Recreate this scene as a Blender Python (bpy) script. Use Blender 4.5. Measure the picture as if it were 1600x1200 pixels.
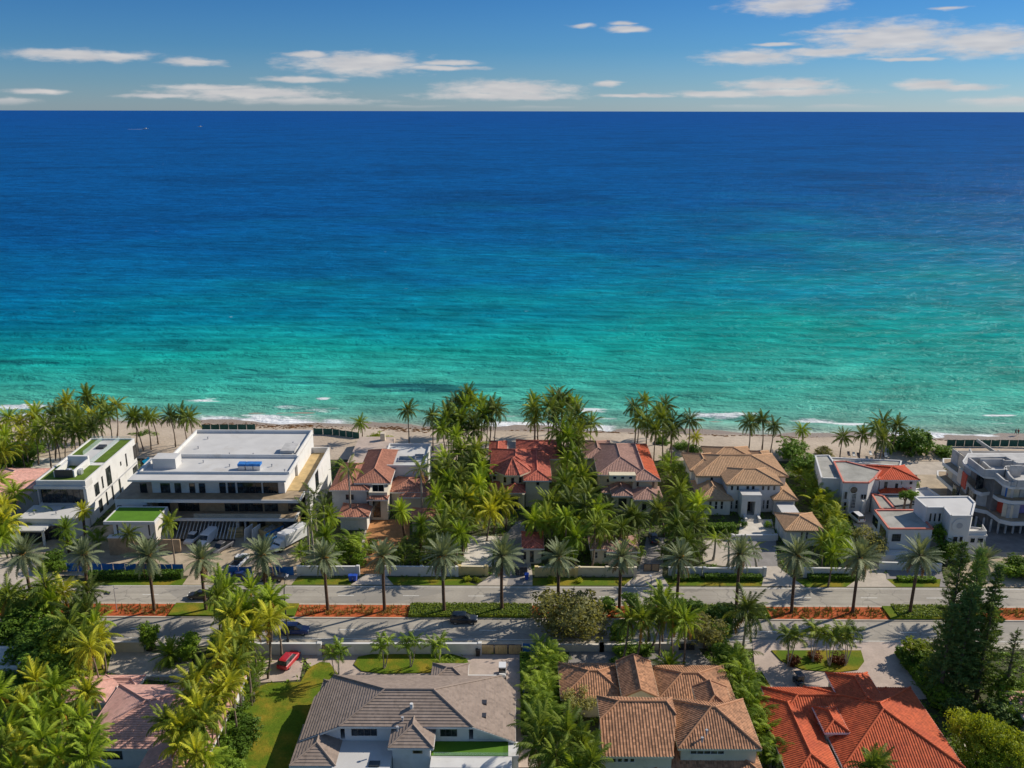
import bpy, bmesh, math, random
from mathutils import Vector, Matrix
R = math.radians
random.seed(7)
sc = bpy.context.scene
for o in list(bpy.data.objects): bpy.data.objects.remove(o)
col = sc.collection

# ---------------------------------------------------------------- camera
CAM_H = 87.0; FPX = 1400.0; PITCH = R(17.07); YAW = R(0.31); ROLL = R(0.10)
C0 = Vector((0, 0, CAM_H))
fw = Vector((-math.sin(YAW)*math.cos(PITCH), math.cos(YAW)*math.cos(PITCH), -math.sin(PITCH)))
rt0 = Vector((math.cos(YAW), math.sin(YAW), 0)); up0 = rt0.cross(fw)
rt = rt0*math.cos(ROLL) + up0*math.sin(ROLL); up = rt.cross(fw)
cd = bpy.data.cameras.new('camera'); cam = bpy.data.objects.new('camera', cd); col.objects.link(cam)
cam.matrix_world = Matrix(((rt.x, up.x, -fw.x, C0.x), (rt.y, up.y, -fw.y, C0.y), (rt.z, up.z, -fw.z, C0.z), (0, 0, 0, 1)))
cd.sensor_width = 36; cd.lens = 36*FPX/1600; cd.clip_start = 1; cd.clip_end = 90000
sc.camera = cam
def ray(px, py): return fw + rt*((px-800)/FPX) - up*((py-600)/FPX)
def G(px, py, z=0.0):            # point of that pixel at height z
    d = ray(px, py); return C0 + d*((z-CAM_H)/d.z)
def FY(px, py, Y):               # point on the plane y = Y
    d = ray(px, py); return C0 + d*(Y/d.y)
def FX(px, py, X):               # point on the plane x = X
    d = ray(px, py); return C0 + d*(X/d.x)
def wrect(pxl, pxr, py, z):      # left x, right x and y of a front edge seen at height z
    a, b = G(pxl, py, z), G(pxr, py, z); return a.x, b.x, (a.y+b.y)/2

# ---------------------------------------------------------------- node helper
class NT:
    def __init__(s, tree): s.t = tree; s.n = tree.nodes; s.l = tree.links
    def node(s, typ, ins=None, **props):
        n = s.n.new(typ)
        for k, v in props.items(): setattr(n, k, v)
        for k, v in (ins or {}).items():
            if isinstance(v, bpy.types.NodeSocket): s.l.new(v, n.inputs[k])
            else: n.inputs[k].default_value = v
        return n
    def math(s, op, a, b=None, c=None, clamp=False):
        ins = {0: a}
        if b is not None: ins[1] = b
        if c is not None: ins[2] = c
        return s.node('ShaderNodeMath', ins, operation=op, use_clamp=clamp).outputs[0]
    def vmath(s, op, a, b=None, c=None):
        ins = {0: a}
        if b is not None: ins[1] = b
        if c is not None: ins[2] = c
        n = s.node('ShaderNodeVectorMath', ins, operation=op)
        return n.outputs['Value'] if op in ('LENGTH', 'DOT_PRODUCT', 'DISTANCE') else n.outputs['Vector']
    def noise(s, vec, scale, detail=3, rough=0.55, dist=0.0):
        return s.node('ShaderNodeTexNoise', {'Vector': vec, 'Scale': scale, 'Detail': detail, 'Roughness': rough, 'Distortion': dist}).outputs[0]
    def ramp(s, fac, stops, interp='LINEAR'):
        n = s.node('ShaderNodeValToRGB', {0: fac}); r = n.color_ramp; r.interpolation = interp
        while len(r.elements) < len(stops): r.elements.new(0.5)
        for e, (p, c) in zip(r.elements, stops):
            e.position = p; e.color = (c[0], c[1], c[2], 1) if hasattr(c, '__len__') else (c, c, c, 1)
        return n.outputs[0]
    def mix(s, fac, a, b, blend='MIX'):
        n = s.node('ShaderNodeMix', None, data_type='RGBA', blend_type=blend)
        for i, v in ((0, fac), (6, a), (7, b)):
            if isinstance(v, bpy.types.NodeSocket): s.l.new(v, n.inputs[i])
            else: n.inputs[i].default_value = v if i == 0 else (v[0], v[1], v[2], 1)
        return n.outputs[2]
    def smooth(s, x, a, b):
        return s.node('ShaderNodeMapRange', {0: x, 1: a, 2: b, 3: 0.0, 4: 1.0}, interpolation_type='SMOOTHSTEP').outputs[0]

# ---------------------------------------------------------------- sky, sun, exposure
SUN_EL = R(33); SUN_DIR = Vector((13.8, 6.9, 0)).normalized()      # horizontal direction towards the sun
w = bpy.data.worlds.new('World'); sc.world = w; w.use_nodes = True
T = NT(w.node_tree); T.n.clear()
sky = T.node('ShaderNodeTexSky', sky_type='NISHITA', sun_disc=False, sun_elevation=SUN_EL,
             sun_rotation=math.atan2(SUN_DIR.x, SUN_DIR.y), altitude=0, air_density=1.0, dust_density=0.2, ozone_density=1.0)
w.cycles.sampling_method = 'MANUAL'; w.cycles.sample_map_resolution = 256
tc = T.node('ShaderNodeTexCoord').outputs['Generated']
dn = T.vmath('NORMALIZE', tc)
sep = T.node('ShaderNodeSeparateXYZ', {0: dn})
el = T.math('ARCSINE', sep.outputs[2]); az = T.math('ARCTAN2', sep.outputs[0], sep.outputs[1])
# deep, clean maritime blue, paling towards the horizon all the way round
elp = T.math('MAXIMUM', el, 0.0)
tint = T.ramp(T.math('DIVIDE', elp, 0.5), [(0.0, (0.36, 0.55, 0.96)), (0.05, (0.26, 0.48, 0.88)), (0.12, (0.165, 0.405, 0.80)), (0.24, (0.115, 0.345, 0.72)), (0.5, (0.40, 0.60, 0.90)), (1.0, (0.80, 0.92, 1.05))])
skyc = T.mix(1.0, sky.outputs[0], tint, 'MULTIPLY')
# fair-weather clouds: flat ellipses broken up by noise
ae = T.node('ShaderNodeCombineXYZ', {0: az, 1: el, 2: 0.0}).outputs[0]
wob = T.node('ShaderNodeTexNoise', {'Vector': T.vmath('MULTIPLY', ae, (26, 90, 1)), 'Scale': 1.0, 'Detail': 2, 'Roughness': 0.6}).outputs['Color']
aew = T.vmath('MULTIPLY_ADD', T.vmath('SUBTRACT', wob, (0.5, 0.5, 0.5)), (0.020, 0.005, 0), ae)
CL = [(120,86,92,9),(175,88,50,8),(298,97,42,7),(482,86,40,5),(560,100,108,17),(470,124,62,5),(585,92,55,8),(690,106,70,4),
      (385,146,130,11),(330,137,80,5),(480,158,120,6),(790,140,115,15),(780,150,130,7),(945,131,26,5),(905,40,20,4),(983,45,36,6),(975,36,22,3),
      (1230,8,80,14),(1175,90,78,12),(1390,60,112,24),(1300,80,90,7),(1540,66,92,21),(1220,133,88,10),(1120,147,80,6),(1240,143,100,6),
      (1445,132,48,8),(1500,136,56,5),(1310,167,60,4),(1570,160,64,8),(1160,168,60,4),(1000,150,70,3),(640,166,60,3),(250,150,60,4),(700,98,50,4),(1330,48,60,5),(1420,92,60,3),(1210,70,40,3),(60,143,40,4),(10,158,36,6),(830,153,70,4),(840,168,60,3),(1480,12,24,3)]
acc = None
for (cx, cy, cw, ch) in CL:
    d = ray(cx, cy).normalized(); a0, e0 = math.atan2(d.x, d.y), math.asin(d.z)
    v = T.vmath('LENGTH', T.vmath('MULTIPLY', T.vmath('SUBTRACT', aew, (a0, e0, 0)), (FPX/cw, FPX/ch, 0)))
    acc = v if acc is None else T.math('MINIMUM', acc, v)
fin = T.noise(T.vmath('MULTIPLY', ae, (42, 170, 1)), 1.0, 4, 0.6)
fine = T.math('MULTIPLY_ADD', T.math('SUBTRACT', fin, 0.5), 1.35, acc)
m_in = T.smooth(fine, 1.22, 0.30)
# the same kind of scattered cloud over the rest of the sky
pl = T.vmath('DIVIDE', dn, T.node('ShaderNodeCombineXYZ', {0: T.math('MAXIMUM', sep.outputs[2], 0.02), 1: T.math('MAXIMUM', sep.outputs[2], 0.02), 2: 1.0}).outputs[0])
gen = T.noise(T.vmath('MULTIPLY', pl, (1, 1, 0)), 0.55, 3, 0.55)
m_out = T.smooth(gen, 0.60, 0.72)
outside = T.math('MAXIMUM', T.smooth(T.math('ABSOLUTE', az), 0.62, 0.75), T.smooth(el, 0.11, 0.2))
m = T.math('MAXIMUM', m_in, T.math('MULTIPLY', m_out, outside))
m = T.math('MULTIPLY', T.math('MULTIPLY', m, 0.88), T.smooth(el, -0.002, 0.012))
shade = T.noise(T.vmath('MULTIPLY', ae, (30, 170, 1)), 1.0, 1, 0.5)
cloudc = T.mix(shade, (4.4, 4.5, 4.9), (7.2, 6.8, 6.5))
skyf = T.mix(m, skyc, cloudc)
bg = T.node('ShaderNodeBackground', {'Color': skyf, 'Strength': 0.10})
T.l.new(bg.outputs[0], T.node('ShaderNodeOutputWorld').inputs['Surface'])

ld = bpy.data.lights.new('sun', 'SUN'); ld.energy = 5.0; ld.angle = R(0.5); ld.color = (1.0, 0.91, 0.78)
sun = bpy.data.objects.new('sun', ld); col.objects.link(sun); sun.location = (80, 160, 120)
sdir = Vector((SUN_DIR.x*math.cos(SUN_EL), SUN_DIR.y*math.cos(SUN_EL), math.sin(SUN_EL)))
sun.rotation_euler = (-sdir).to_track_quat('-Z', 'Y').to_euler()
vs = sc.view_settings; vs.view_transform = 'Standard'; vs.look = 'None'; vs.exposure = 0.08; vs.gamma = 1.0; vs.use_curve_mapping = False
sc.render.engine = 'CYCLES'; sc.cycles.max_bounces = 6; sc.cycles.diffuse_bounces = 3; sc.cycles.transparent_max_bounces = 8

# ---------------------------------------------------------------- materials
MATS = {}
def newmat(name):
    m = bpy.data.materials.new(name); m.use_nodes = True; MATS[name] = m
    t = NT(m.node_tree); b = t.n['Principled BSDF']; return m, t, b
def mat(name, c, rough=0.8, var=0.12, scale=0.6, spec=0.3, fine=0.0, fscale=8.0, bump=0.0, bscale=6.0, dirt=None, dscale=0.25, metal=0.0):
    """procedural paint / stone / soil: colour broken up by two noises, optional stains and relief"""
    m, t, b = newmat(name)
    p = t.node('ShaderNodeNewGeometry').outputs['Position']
    n1 = t.noise(p, scale, 5, 0.6)
    lo = [max(0, x*(1-var)) for x in c]; hi = [min(1, x*(1+var)) for x in c]
    cc = t.mix(t.smooth(n1, 0.3, 0.7), lo, hi)
    if fine:
        n2 = t.noise(p, fscale, 3, 0.6)
        cc = t.mix(1.0, cc, t.ramp(n2, [(0.25, 1-fine), (0.75, 1+fine)]), 'MULTIPLY')
    if dirt:
        n3 = t.noise(p, dscale, 6, 0.65, 0.4)
        cc = t.mix(t.math('MULTIPLY', t.smooth(n3, 0.52, 0.72), 0.7), cc, dirt)
    t.l.new(cc, b.inputs['Base Color'])
    b.inputs['Roughness'].default_value = rough; b.inputs['Specular IOR Level'].default_value = spec; b.inputs['Metallic'].default_value = metal
    if bump:
        bn = t.node('ShaderNodeBump', {'Height': t.noise(p, bscale, 4, 0.6), 'Strength': bump, 'Distance': 0.1})
        t.l.new(bn.outputs[0], b.inputs['Normal'])
    return m
def leafmat(name, c1, c2, trans=0.35, hv=0.25, rough=0.55):
    m, t, b = newmat(name)
    oi = t.node('ShaderNodeObjectInfo').outputs['Random']
    geo = t.node('ShaderNodeNewGeometry'); p = geo.outputs['Position']
    n = t.noise(p, 0.8, 2); isl = geo.outputs['Random Per Island']
    f = t.math('ADD', t.math('MULTIPLY', oi, 0.5), t.math('ADD', t.math('MULTIPLY', t.smooth(n, 0.35, 0.65), 0.2), t.math('MULTIPLY', isl, 0.3)))
    cc = t.mix(f, c1, c2)
    cc = t.node('ShaderNodeHueSaturation', {'Hue': t.math('MULTIPLY_ADD', isl, 0.02, 0.49), 'Saturation': 1.0, 'Value': t.math('MULTIPLY_ADD', oi, 2*hv, 1-hv), 'Color': cc}).outputs[0]
    t.l.new(cc, b.inputs['Base Color']); b.inputs['Roughness'].default_value = rough; b.inputs['Specular IOR Level'].default_value = 0.15
    tr = t.node('ShaderNodeBsdfTranslucent', {'Color': t.mix(1.0, cc, (1.25, 1.15, 0.5), 'MULTIPLY')})
    mx = t.node('ShaderNodeMixShader', {0: trans, 1: b.outputs[0], 2: tr.outputs[0]})
    t.l.new(mx.outputs[0], t.n['Material Output'].inputs['Surface'])
    return m
def tilemat(name, c, var=0.3, dark=None):
    """clay / concrete roof tile: every tile its own shade, weathering in broad patches"""
    m, t, b = newmat(name)
    uv = t.node('ShaderNodeUVMap', None, uv_map='UVMap').outputs[0]
    s = t.node('ShaderNodeSeparateXYZ', {0: uv})
    fu = t.math('FLOOR', t.math('DIVIDE', s.outputs[0], 0.42)); fv = t.math('FLOOR', t.math('DIVIDE', s.outputs[1], 0.40))
    wn = t.node('ShaderNodeTexWhiteNoise', {'Vector': t.node('ShaderNodeCombineXYZ', {0: fu, 1: fv, 2: 0.0}).outputs[0]}, noise_dimensions='3D').outputs[0]
    p = t.node('ShaderNodeNewGeometry').outputs['Position']
    lo = [x*(1-var) for x in c]; hi = [min(1, x*(1+var)) for x in c]
    cc = t.mix(wn, lo, hi)
    cc = t.mix(t.math('MULTIPLY', t.smooth(t.noise(p, 0.35, 6, 0.7), 0.42, 0.72), 0.6), cc, dark or [x*0.55 for x in c])
    cc = t.mix(1.0, cc, t.ramp(t.noise(p, 1.4, 4, 0.7), [(0.3, 0.80), (0.5, 1.0), (0.75, 1.14)]), 'MULTIPLY')
    t.l.new(cc, b.inputs['Base Color']); b.inputs['Roughness'].default_value = 0.75; b.inputs['Specular IOR Level'].default_value = 0.25
    row = t.math('FRACT', t.math('DIVIDE', s.outputs[1], 0.40))
    bn = t.node('ShaderNodeBump', {'Height': row, 'Strength': 0.5, 'Distance': 0.05})
    t.l.new(bn.outputs[0], b.inputs['Normal'])
    return m
mat('white_paint', (0.64, 0.63, 0.60), 0.7, 0.05, 0.3, fine=0.03, dirt=(0.50, 0.48, 0.43), dscale=0.35)
mat('white_roof', (0.55, 0.54, 0.515), 0.8, 0.06, 0.25, fine=0.04, dirt=(0.44, 0.41, 0.36), dscale=0.16)
mat('cream_paint', (0.68, 0.60, 0.42), 0.8, 0.07, 0.4, dirt=(0.5, 0.44, 0.3), dscale=0.5)
mat('beige_stucco', (0.62, 0.55, 0.43), 0.8, 0.08, 0.4, dirt=(0.48, 0.42, 0.33), dscale=0.4)
mat('yellow_stucco', (0.66, 0.52, 0.24), 0.8, 0.08, 0.4, dirt=(0.5, 0.4, 0.22), dscale=0.4)
mat('grey_trim', (0.38, 0.38, 0.39), 0.6, 0.08)
mat('concrete', (0.46, 0.45, 0.43), 0.85, 0.14, 0.4, fine=0.08, dirt=(0.24, 0.23, 0.22), dscale=0.3)
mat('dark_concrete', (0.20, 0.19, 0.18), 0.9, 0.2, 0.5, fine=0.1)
mat('grey_gravel_roof', (0.33, 0.32, 0.28), 0.95, 0.18, 0.3, fine=0.15, fscale=5, dirt=(0.45, 0.43, 0.38), dscale=0.2)
mat('plywood', (0.50, 0.36, 0.17), 0.8, 0.15, 0.8, fine=0.1, dirt=(0.3, 0.22, 0.13))
mat('tan_deck', (0.34, 0.26, 0.17), 0.8, 0.18, 0.6, fine=0.12)
mat('wood_cladding', (0.36, 0.26, 0.16), 0.7, 0.18, 1.2, fine=0.1)
mat('dark_metal', (0.04, 0.04, 0.045), 0.4, 0.1, spec=0.5)
mat('light_metal', (0.55, 0.56, 0.58), 0.4, 0.06, metal=0.6)
mat('coral_trim', (0.62, 0.20, 0.14), 0.7, 0.1)
mat('blue_mesh', (0.03, 0.16, 0.45), 0.7, 0.2, 1.0)
mat('green_mesh', (0.03, 0.10, 0.08), 0.8, 0.2, 1.0)
mat('blue_plastic', (0.02, 0.07, 0.40), 0.35, 0.08, spec=0.5)
mat('black_plastic', (0.02, 0.02, 0.022), 0.5, 0.1)
mat('red_bright', (0.55, 0.07, 0.04), 0.6, 0.1)
mat('orange_bright', (0.7, 0.22, 0.03), 0.6, 0.1)
mat('purple_wrap', (0.30, 0.22, 0.42), 0.6, 0.2)
m_, t_, b_ = newmat('asphalt')
p_ = t_.node('ShaderNodeNewGeometry').outputs['Position']
c_ = t_.mix(t_.smooth(t_.noise(p_, 0.10, 5, 0.6), 0.35, 0.65), (0.32, 0.29, 0.245), (0.40, 0.365, 0.305))
c_ = t_.mix(1.0, c_, t_.ramp(t_.noise(t_.vmath('MULTIPLY', p_, (0.02, 1, 1)), 0.9, 3, 0.6), [(0.3, 0.84), (0.7, 1.1)]), 'MULTIPLY')
c_ = t_.mix(1.0, c_, t_.ramp(t_.noise(p_, 3.0, 3, 0.7), [(0.2, 0.9), (0.8, 1.1)]), 'MULTIPLY')
vo = t_.node('ShaderNodeTexVoronoi', {'Vector': t_.vmath('MULTIPLY', p_, (0.055, 0.16, 1)), 'Scale': 1.0}, feature='F1'); 
c_ = t_.mix(t_.math('MULTIPLY', t_.smooth(t_.node('ShaderNodeSeparateColor', {0: vo.outputs['Color']}).outputs[0], 0.80, 0.82), 0.5), c_, (0.25, 0.235, 0.21))
ve = t_.node('ShaderNodeTexVoronoi', {'Vector': t_.vmath('ADD', p_, t_.vmath('MULTIPLY', t_.node('ShaderNodeTexNoise', {'Vector': p_, 'Scale': 0.5, 'Detail': 4.0}).outputs['Color'], (3, 3, 0))), 'Scale': 0.13}, feature='DISTANCE_TO_EDGE')
c_ = t_.mix(t_.math('MULTIPLY', t_.smooth(ve.outputs[0], 0.016, 0.006), 0.45), c_, (0.16, 0.15, 0.135))
t_.l.new(c_, b_.inputs['Base Color']); b_.inputs['Roughness'].default_value = 0.9; b_.inputs['Specular IOR Level'].default_value = 0.2
t_.l.new(t_.node('ShaderNodeBump', {'Height': t_.noise(p_, 10.0, 3), 'Strength': 0.2, 'Distance': 0.03}).outputs[0], b_.inputs['Normal'])
mat('kerb_concrete', (0.46, 0.41, 0.33), 0.9, 0.12, 0.5, fine=0.06)
mat('road_paint', (0.72, 0.71, 0.66), 0.7, 0.1, 2.0, fine=0.15, fscale=4)
mat('paver_beige', (0.46, 0.40, 0.33), 0.9, 0.10, 0.4, fine=0.10, fscale=3, dirt=(0.36, 0.31, 0.26), dscale=0.3)
mat('paver_pink', (0.46, 0.37, 0.31), 0.9, 0.10, 0.4, fine=0.10, fscale=3, dirt=(0.36, 0.29, 0.25), dscale=0.3)
mat('paver_grey', (0.25, 0.23, 0.215), 0.9, 0.12, 0.4, fine=0.12, fscale=3)
mat('paver_orange', (0.42, 0.20, 0.08), 0.9, 0.18, 0.5, fine=0.12, fscale=3, dirt=(0.3, 0.15, 0.07))
mat('stone_light', (0.60, 0.55, 0.47), 0.8, 0.1, 0.6, fine=0.06)
mat('sand_lot', (0.42, 0.34, 0.24), 0.95, 0.18, 0.3, fine=0.12, bump=0.3, dirt=(0.28, 0.22, 0.16))
pass
mat('wet_sand', (0.34, 0.27, 0.20), 0.5, 0.1, 0.1, spec=0.5)
mat('sargassum', (0.16, 0.075, 0.025), 0.9, 0.3, 0.8, fine=0.2)
mat('mulch', (0.42, 0.095, 0.026), 0.95, 0.25, 0.6, fine=0.25, fscale=4, bump=0.5)
mat('soil', (0.075, 0.080, 0.035), 0.95, 0.3, 0.3, fine=0.25, fscale=2, dirt=(0.05, 0.085, 0.02), dscale=0.3, bump=0.4); mat('hedge_core', (0.03, 0.055, 0.012), 0.95, 0.3, 1.0)
mat('turf', (0.085, 0.20, 0.012), 0.9, 0.10, 0.5, fine=0.12, fscale=5)
mat('roof_turf', (0.09, 0.15, 0.012), 0.9, 0.18, 0.5, fine=0.18, fscale=4)
mat('pool_tile', (0.02, 0.32, 0.42), 0.1, 0.1, 1.0, spec=0.6)
mat('trunk', (0.19, 0.14, 0.10), 0.9, 0.25, 3.0, fine=0.25, fscale=6)
mat('pale_trunk', (0.33, 0.29, 0.24), 0.9, 0.2, 3.0, fine=0.2, fscale=6)
mat('date_trunk', (0.115, 0.07, 0.045), 0.95, 0.3, 3.0, fine=0.3, fscale=5, bump=0.6)
mat('fruit_stalk', (0.50, 0.24, 0.035), 0.8, 0.3, 2.0)
mat('gold_frond', (0.42, 0.22, 0.03), 0.8, 0.3, 2.0)
mat('terracotta_pot', (0.45, 0.15, 0.06), 0.8, 0.1)
mat('skin', (0.45, 0.28, 0.2), 0.6, 0.05); mat('dark_cloth', (0.05, 0.05, 0.07), 0.9, 0.1); mat('red_cloth', (0.3, 0.06, 0.05), 0.9, 0.1); mat('hair', (0.03, 0.02, 0.015), 0.6, 0.1)
# lawn with dry patches
m_, t_, b_ = newmat('lawn')
p_ = t_.node('ShaderNodeNewGeometry').outputs['Position']
c_ = t_.mix(t_.smooth(t_.noise(p_, 0.22, 4, 0.6), 0.42, 0.68), (0.10, 0.155, 0.012), (0.26, 0.20, 0.022))
c_ = t_.mix(1.0, c_, t_.ramp(t_.noise(p_, 4.0, 3, 0.7), [(0.25, 0.68), (0.75, 1.3)]), 'MULTIPLY')
t_.l.new(c_, b_.inputs['Base Color']); b_.inputs['Roughness'].default_value = 0.95; b_.inputs['Specular IOR Level'].default_value = 0.1
t_.l.new(t_.node('ShaderNodeBump', {'Height': t_.noise(p_, 6.0, 3), 'Strength': 0.6, 'Distance': 0.1}).outputs[0], b_.inputs['Normal'])
# window glass: dark, glossy, blinds and rooms give it an uneven tone
m_, t_, b_ = newmat('glass')
p_ = t_.node('ShaderNodeNewGeometry').outputs['Position']; oi_ = t_.node('ShaderNodeObjectInfo').outputs['Random']
c_ = t_.mix(t_.math('MULTIPLY', t_.smooth(t_.noise(p_, 0.9, 2), 0.4, 0.7), oi_), (0.012, 0.016, 0.020), (0.10, 0.11, 0.11))
t_.l.new(c_, b_.inputs['Base Color']); b_.inputs['Roughness'].default_value = 0.06; b_.inputs['Specular IOR Level'].default_value = 0.6
m_, t_, b_ = newmat('clear_glass')
b_.inputs['Base Color'].default_value = (0.6, 0.75, 0.72, 1); b_.inputs['Roughness'].default_value = 0.04; b_.inputs['Alpha'].default_value = 0.16
m_, t_, b_ = newmat('pool_water')
p_ = t_.node('ShaderNodeNewGeometry').outputs['Position']
b_.inputs['Base Color'].default_value = (0.0, 0.20, 0.34, 1); b_.inputs['Roughness'].default_value = 0.08
t_.l.new(t_.node('ShaderNodeBump', {'Height': t_.noise(p_, 2.0, 3), 'Strength': 0.2, 'Distance': 0.05}).outputs[0], b_.inputs['Normal'])
def paint(name, c, rough=0.25):
    m, t, b = newmat(name); b.inputs['Base Color'].default_value = (*c, 1); b.inputs['Roughness'].default_value = rough
    b.inputs['Coat Weight'].default_value = 0.6; b.inputs['Coat Roughness'].default_value = 0.08
    p = t.node('ShaderNodeNewGeometry').outputs['Position']
    t.l.new(t.math('MULTIPLY_ADD', t.noise(p, 3.0, 3), 0.25, rough), b.inputs['Roughness'])
paint('car_red', (0.42, 0.012, 0.02)); paint('car_blue', (0.012, 0.03, 0.14)); paint('car_black', (0.012, 0.012, 0.014)); paint('car_white', (0.72, 0.72, 0.72)); paint('car_grey', (0.09, 0.09, 0.10)); paint('car_navy', (0.01, 0.014, 0.035)); paint('truck_blue', (0.02, 0.22, 0.55), 0.5)
mat('tyre', (0.015, 0.015, 0.015), 0.9, 0.1); mat('rim', (0.4, 0.4, 0.42), 0.3, 0.05, metal=0.8)
mat('lamp_red', (0.35, 0.01, 0.01), 0.2, 0.02); mat('lamp_clear', (0.75, 0.75, 0.72), 0.15, 0.02)
tilemat('tile_pink', (0.62, 0.36, 0.30), 0.12, (0.52, 0.27, 0.22)); tilemat('tile_terracotta', (0.42, 0.19, 0.125), 0.18, (0.30, 0.13, 0.09)); tilemat('tile_red', (0.52, 0.15, 0.095), 0.28, (0.36, 0.085, 0.06))
tilemat('tile_rose', (0.42, 0.25, 0.195), 0.16, (0.34, 0.19, 0.15)); tilemat('tile_tan', (0.54, 0.33, 0.18), 0.14, (0.46, 0.28, 0.155)); tilemat('tile_scarlet', (0.62, 0.10, 0.035), 0.12)
tilemat('tile_greybrown', (0.30, 0.235, 0.19), 0.13, (0.24, 0.185, 0.15)); tilemat('tile_brown', (0.42, 0.215, 0.115), 0.36, (0.27, 0.14, 0.08)); tilemat('tile_orange', (0.56, 0.115, 0.04), 0.22, (0.38, 0.065, 0.03))
leafmat('coconut_leaf', (0.075, 0.1497, 0.0256), (0.2781, 0.3209, 0.0385), 0.35)
leafmat('coconut_gold', (0.260, 0.326, 0.030), (0.635, 0.587, 0.048), 0.40)
leafmat('coconut_dark', (0.0573, 0.1023, 0.0245), (0.1533, 0.1841, 0.0328), 0.30)
leafmat('coconut_lush', (0.1394, 0.2604, 0.0223), (0.372, 0.4464, 0.0372), 0.4)
leafmat('date_leaf', (0.1474, 0.1966, 0.1053), (0.2808, 0.3089, 0.1685), 0.25, 0.15)
leafmat('areca_leaf', (0.1024, 0.214, 0.026), (0.3162, 0.3906, 0.0409), 0.4)
leafmat('broad_leaf', (0.0856, 0.1819, 0.0256), (0.2567, 0.3636, 0.0385), 0.35)
leafmat('broad_yellow', (0.186, 0.279, 0.0223), (0.4464, 0.465, 0.0372), 0.4)
leafmat('seagrape_leaf', (0.0642, 0.1497, 0.0256), (0.1819, 0.2781, 0.0385), 0.3)
leafmat('olive_leaf', (0.21, 0.22, 0.085), (0.35, 0.34, 0.14), 0.48)
leafmat('pine_leaf', (0.0769, 0.1454, 0.0428), (0.2352, 0.3206, 0.0769), 0.2)
leafmat('hedge_leaf', (0.0652, 0.1582, 0.0186), (0.2046, 0.3162, 0.0278), 0.3)
leafmat('red_shrub_leaf', (0.077, 0.022, 0.0132), (0.22, 0.077, 0.022), 0.3)
leafmat('median_leaf', (0.10, 0.17, 0.016), (0.22, 0.27, 0.03), 0.3)
leafmat('dead_frond', (0.16, 0.10, 0.045), (0.30, 0.18, 0.07), 0.2)
leafmat('bromeliad_leaf', (0.1612, 0.1612, 0.0558), (0.372, 0.2108, 0.0744), 0.3)
leafmat('pale_shrub_leaf', (0.279, 0.3208, 0.1395), (0.5859, 0.5859, 0.3906), 0.3)

# ---------------------------------------------------------------- mesh builder
class MB:
    def __init__(s): s.v = []; s.f = []; s.uv = None
    def add(s, vs_, fs):
        b = len(s.v); s.v += [Vector(v) for v in vs_]; s.f += [tuple(b+i for i in f) for f in fs]; return s
    def box(s, x0, x1, y0, y1, z0, z1):
        return s.add([(x0,y0,z0),(x1,y0,z0),(x1,y1,z0),(x0,y1,z0),(x0,y0,z1),(x1,y0,z1),(x1,y1,z1),(x0,y1,z1)],
                     [(3,2,1,0),(4,5,6,7),(0,1,5,4),(1,2,6,5),(2,3,7,6),(3,0,4,7)])
    def prism(s, poly, z0, z1):
        n = len(poly); a = sum(poly[i][0]*poly[(i+1)%n][1]-poly[(i+1)%n][0]*poly[i][1] for i in range(n))
        if a < 0: poly = poly[::-1]
        return s.add([(p[0],p[1],z0) for p in poly]+[(p[0],p[1],z1) for p in poly],
                     [tuple(range(n-1,-1,-1)), tuple(range(n,2*n))]+[(i,(i+1)%n,n+(i+1)%n,n+i) for i in range(n)])
    def sheet(s, poly, z):
        n = len(poly); a = sum(poly[i][0]*poly[(i+1)%n][1]-poly[(i+1)%n][0]*poly[i][1] for i in range(n))
        if a < 0: poly = poly[::-1]
        return s.add([(p[0],p[1],z) for p in poly], [tuple(range(n))])
    def tube(s, pts, rad, n=6, cap=True):
        pts = [Vector(p) for p in pts]; rad = rad if hasattr(rad, '__len__') else [rad]*len(pts)
        b = len(s.v)
        for i, p in enumerate(pts):
            d = (pts[min(i+1,len(pts)-1)]-pts[max(i-1,0)]).normalized()
            a = d.orthogonal().normalized() if abs(d.z) < 0.95 else Vector((1,0,0)); c = d.cross(a).normalized(); a = c.cross(d)
            for k in range(n):
                t = 2*math.pi*k/n; s.v.append(p+(a*math.cos(t)+c*math.sin(t))*rad[i])
        for i in range(len(pts)-1):
            for k in range(n):
                s.f.append((b+i*n+k, b+i*n+(k+1)%n, b+(i+1)*n+(k+1)%n, b+(i+1)*n+k))
        if cap:
            s.f.append(tuple(b+k for k in range(n-1,-1,-1))); e = b+(len(pts)-1)*n; s.f.append(tuple(e+k for k in range(n)))
        return s
    def mesh(s, name, off=None, smooth=False):
        me = bpy.data.meshes.new(name)
        me.from_pydata([v-off for v in s.v] if off is not None else s.v, [], s.f)
        if s.uv:
            l = me.uv_layers.new(name='UVMap'); l.data.foreach_set('uv', [c for q in s.uv for c in q])
        if smooth: me.polygons.foreach_set('use_smooth', [True]*len(me.polygons))
        me.update(); return me
    def build(s, name, m, parent=None, smooth=False, kind=None, local=False):
        off = None
        if parent is not None and not local:
            off = parent['_o'] if '_o' in parent else None
            off = Vector(off) if off is not None else None
        me = s.mesh(name, off, smooth); me.materials.append(MATS[m] if isinstance(m, str) else m)
        o = bpy.data.objects.new(name, me); col.objects.link(o)
        if parent is not None:
            o.parent = parent
            if off is not None: o['_o'] = tuple(off)
        if kind: o['kind'] = kind
        return o
def tag(o, label, cat, group=None):
    o['label'] = label; o['category'] = cat
    if group: o['group'] = group
    return o
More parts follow.
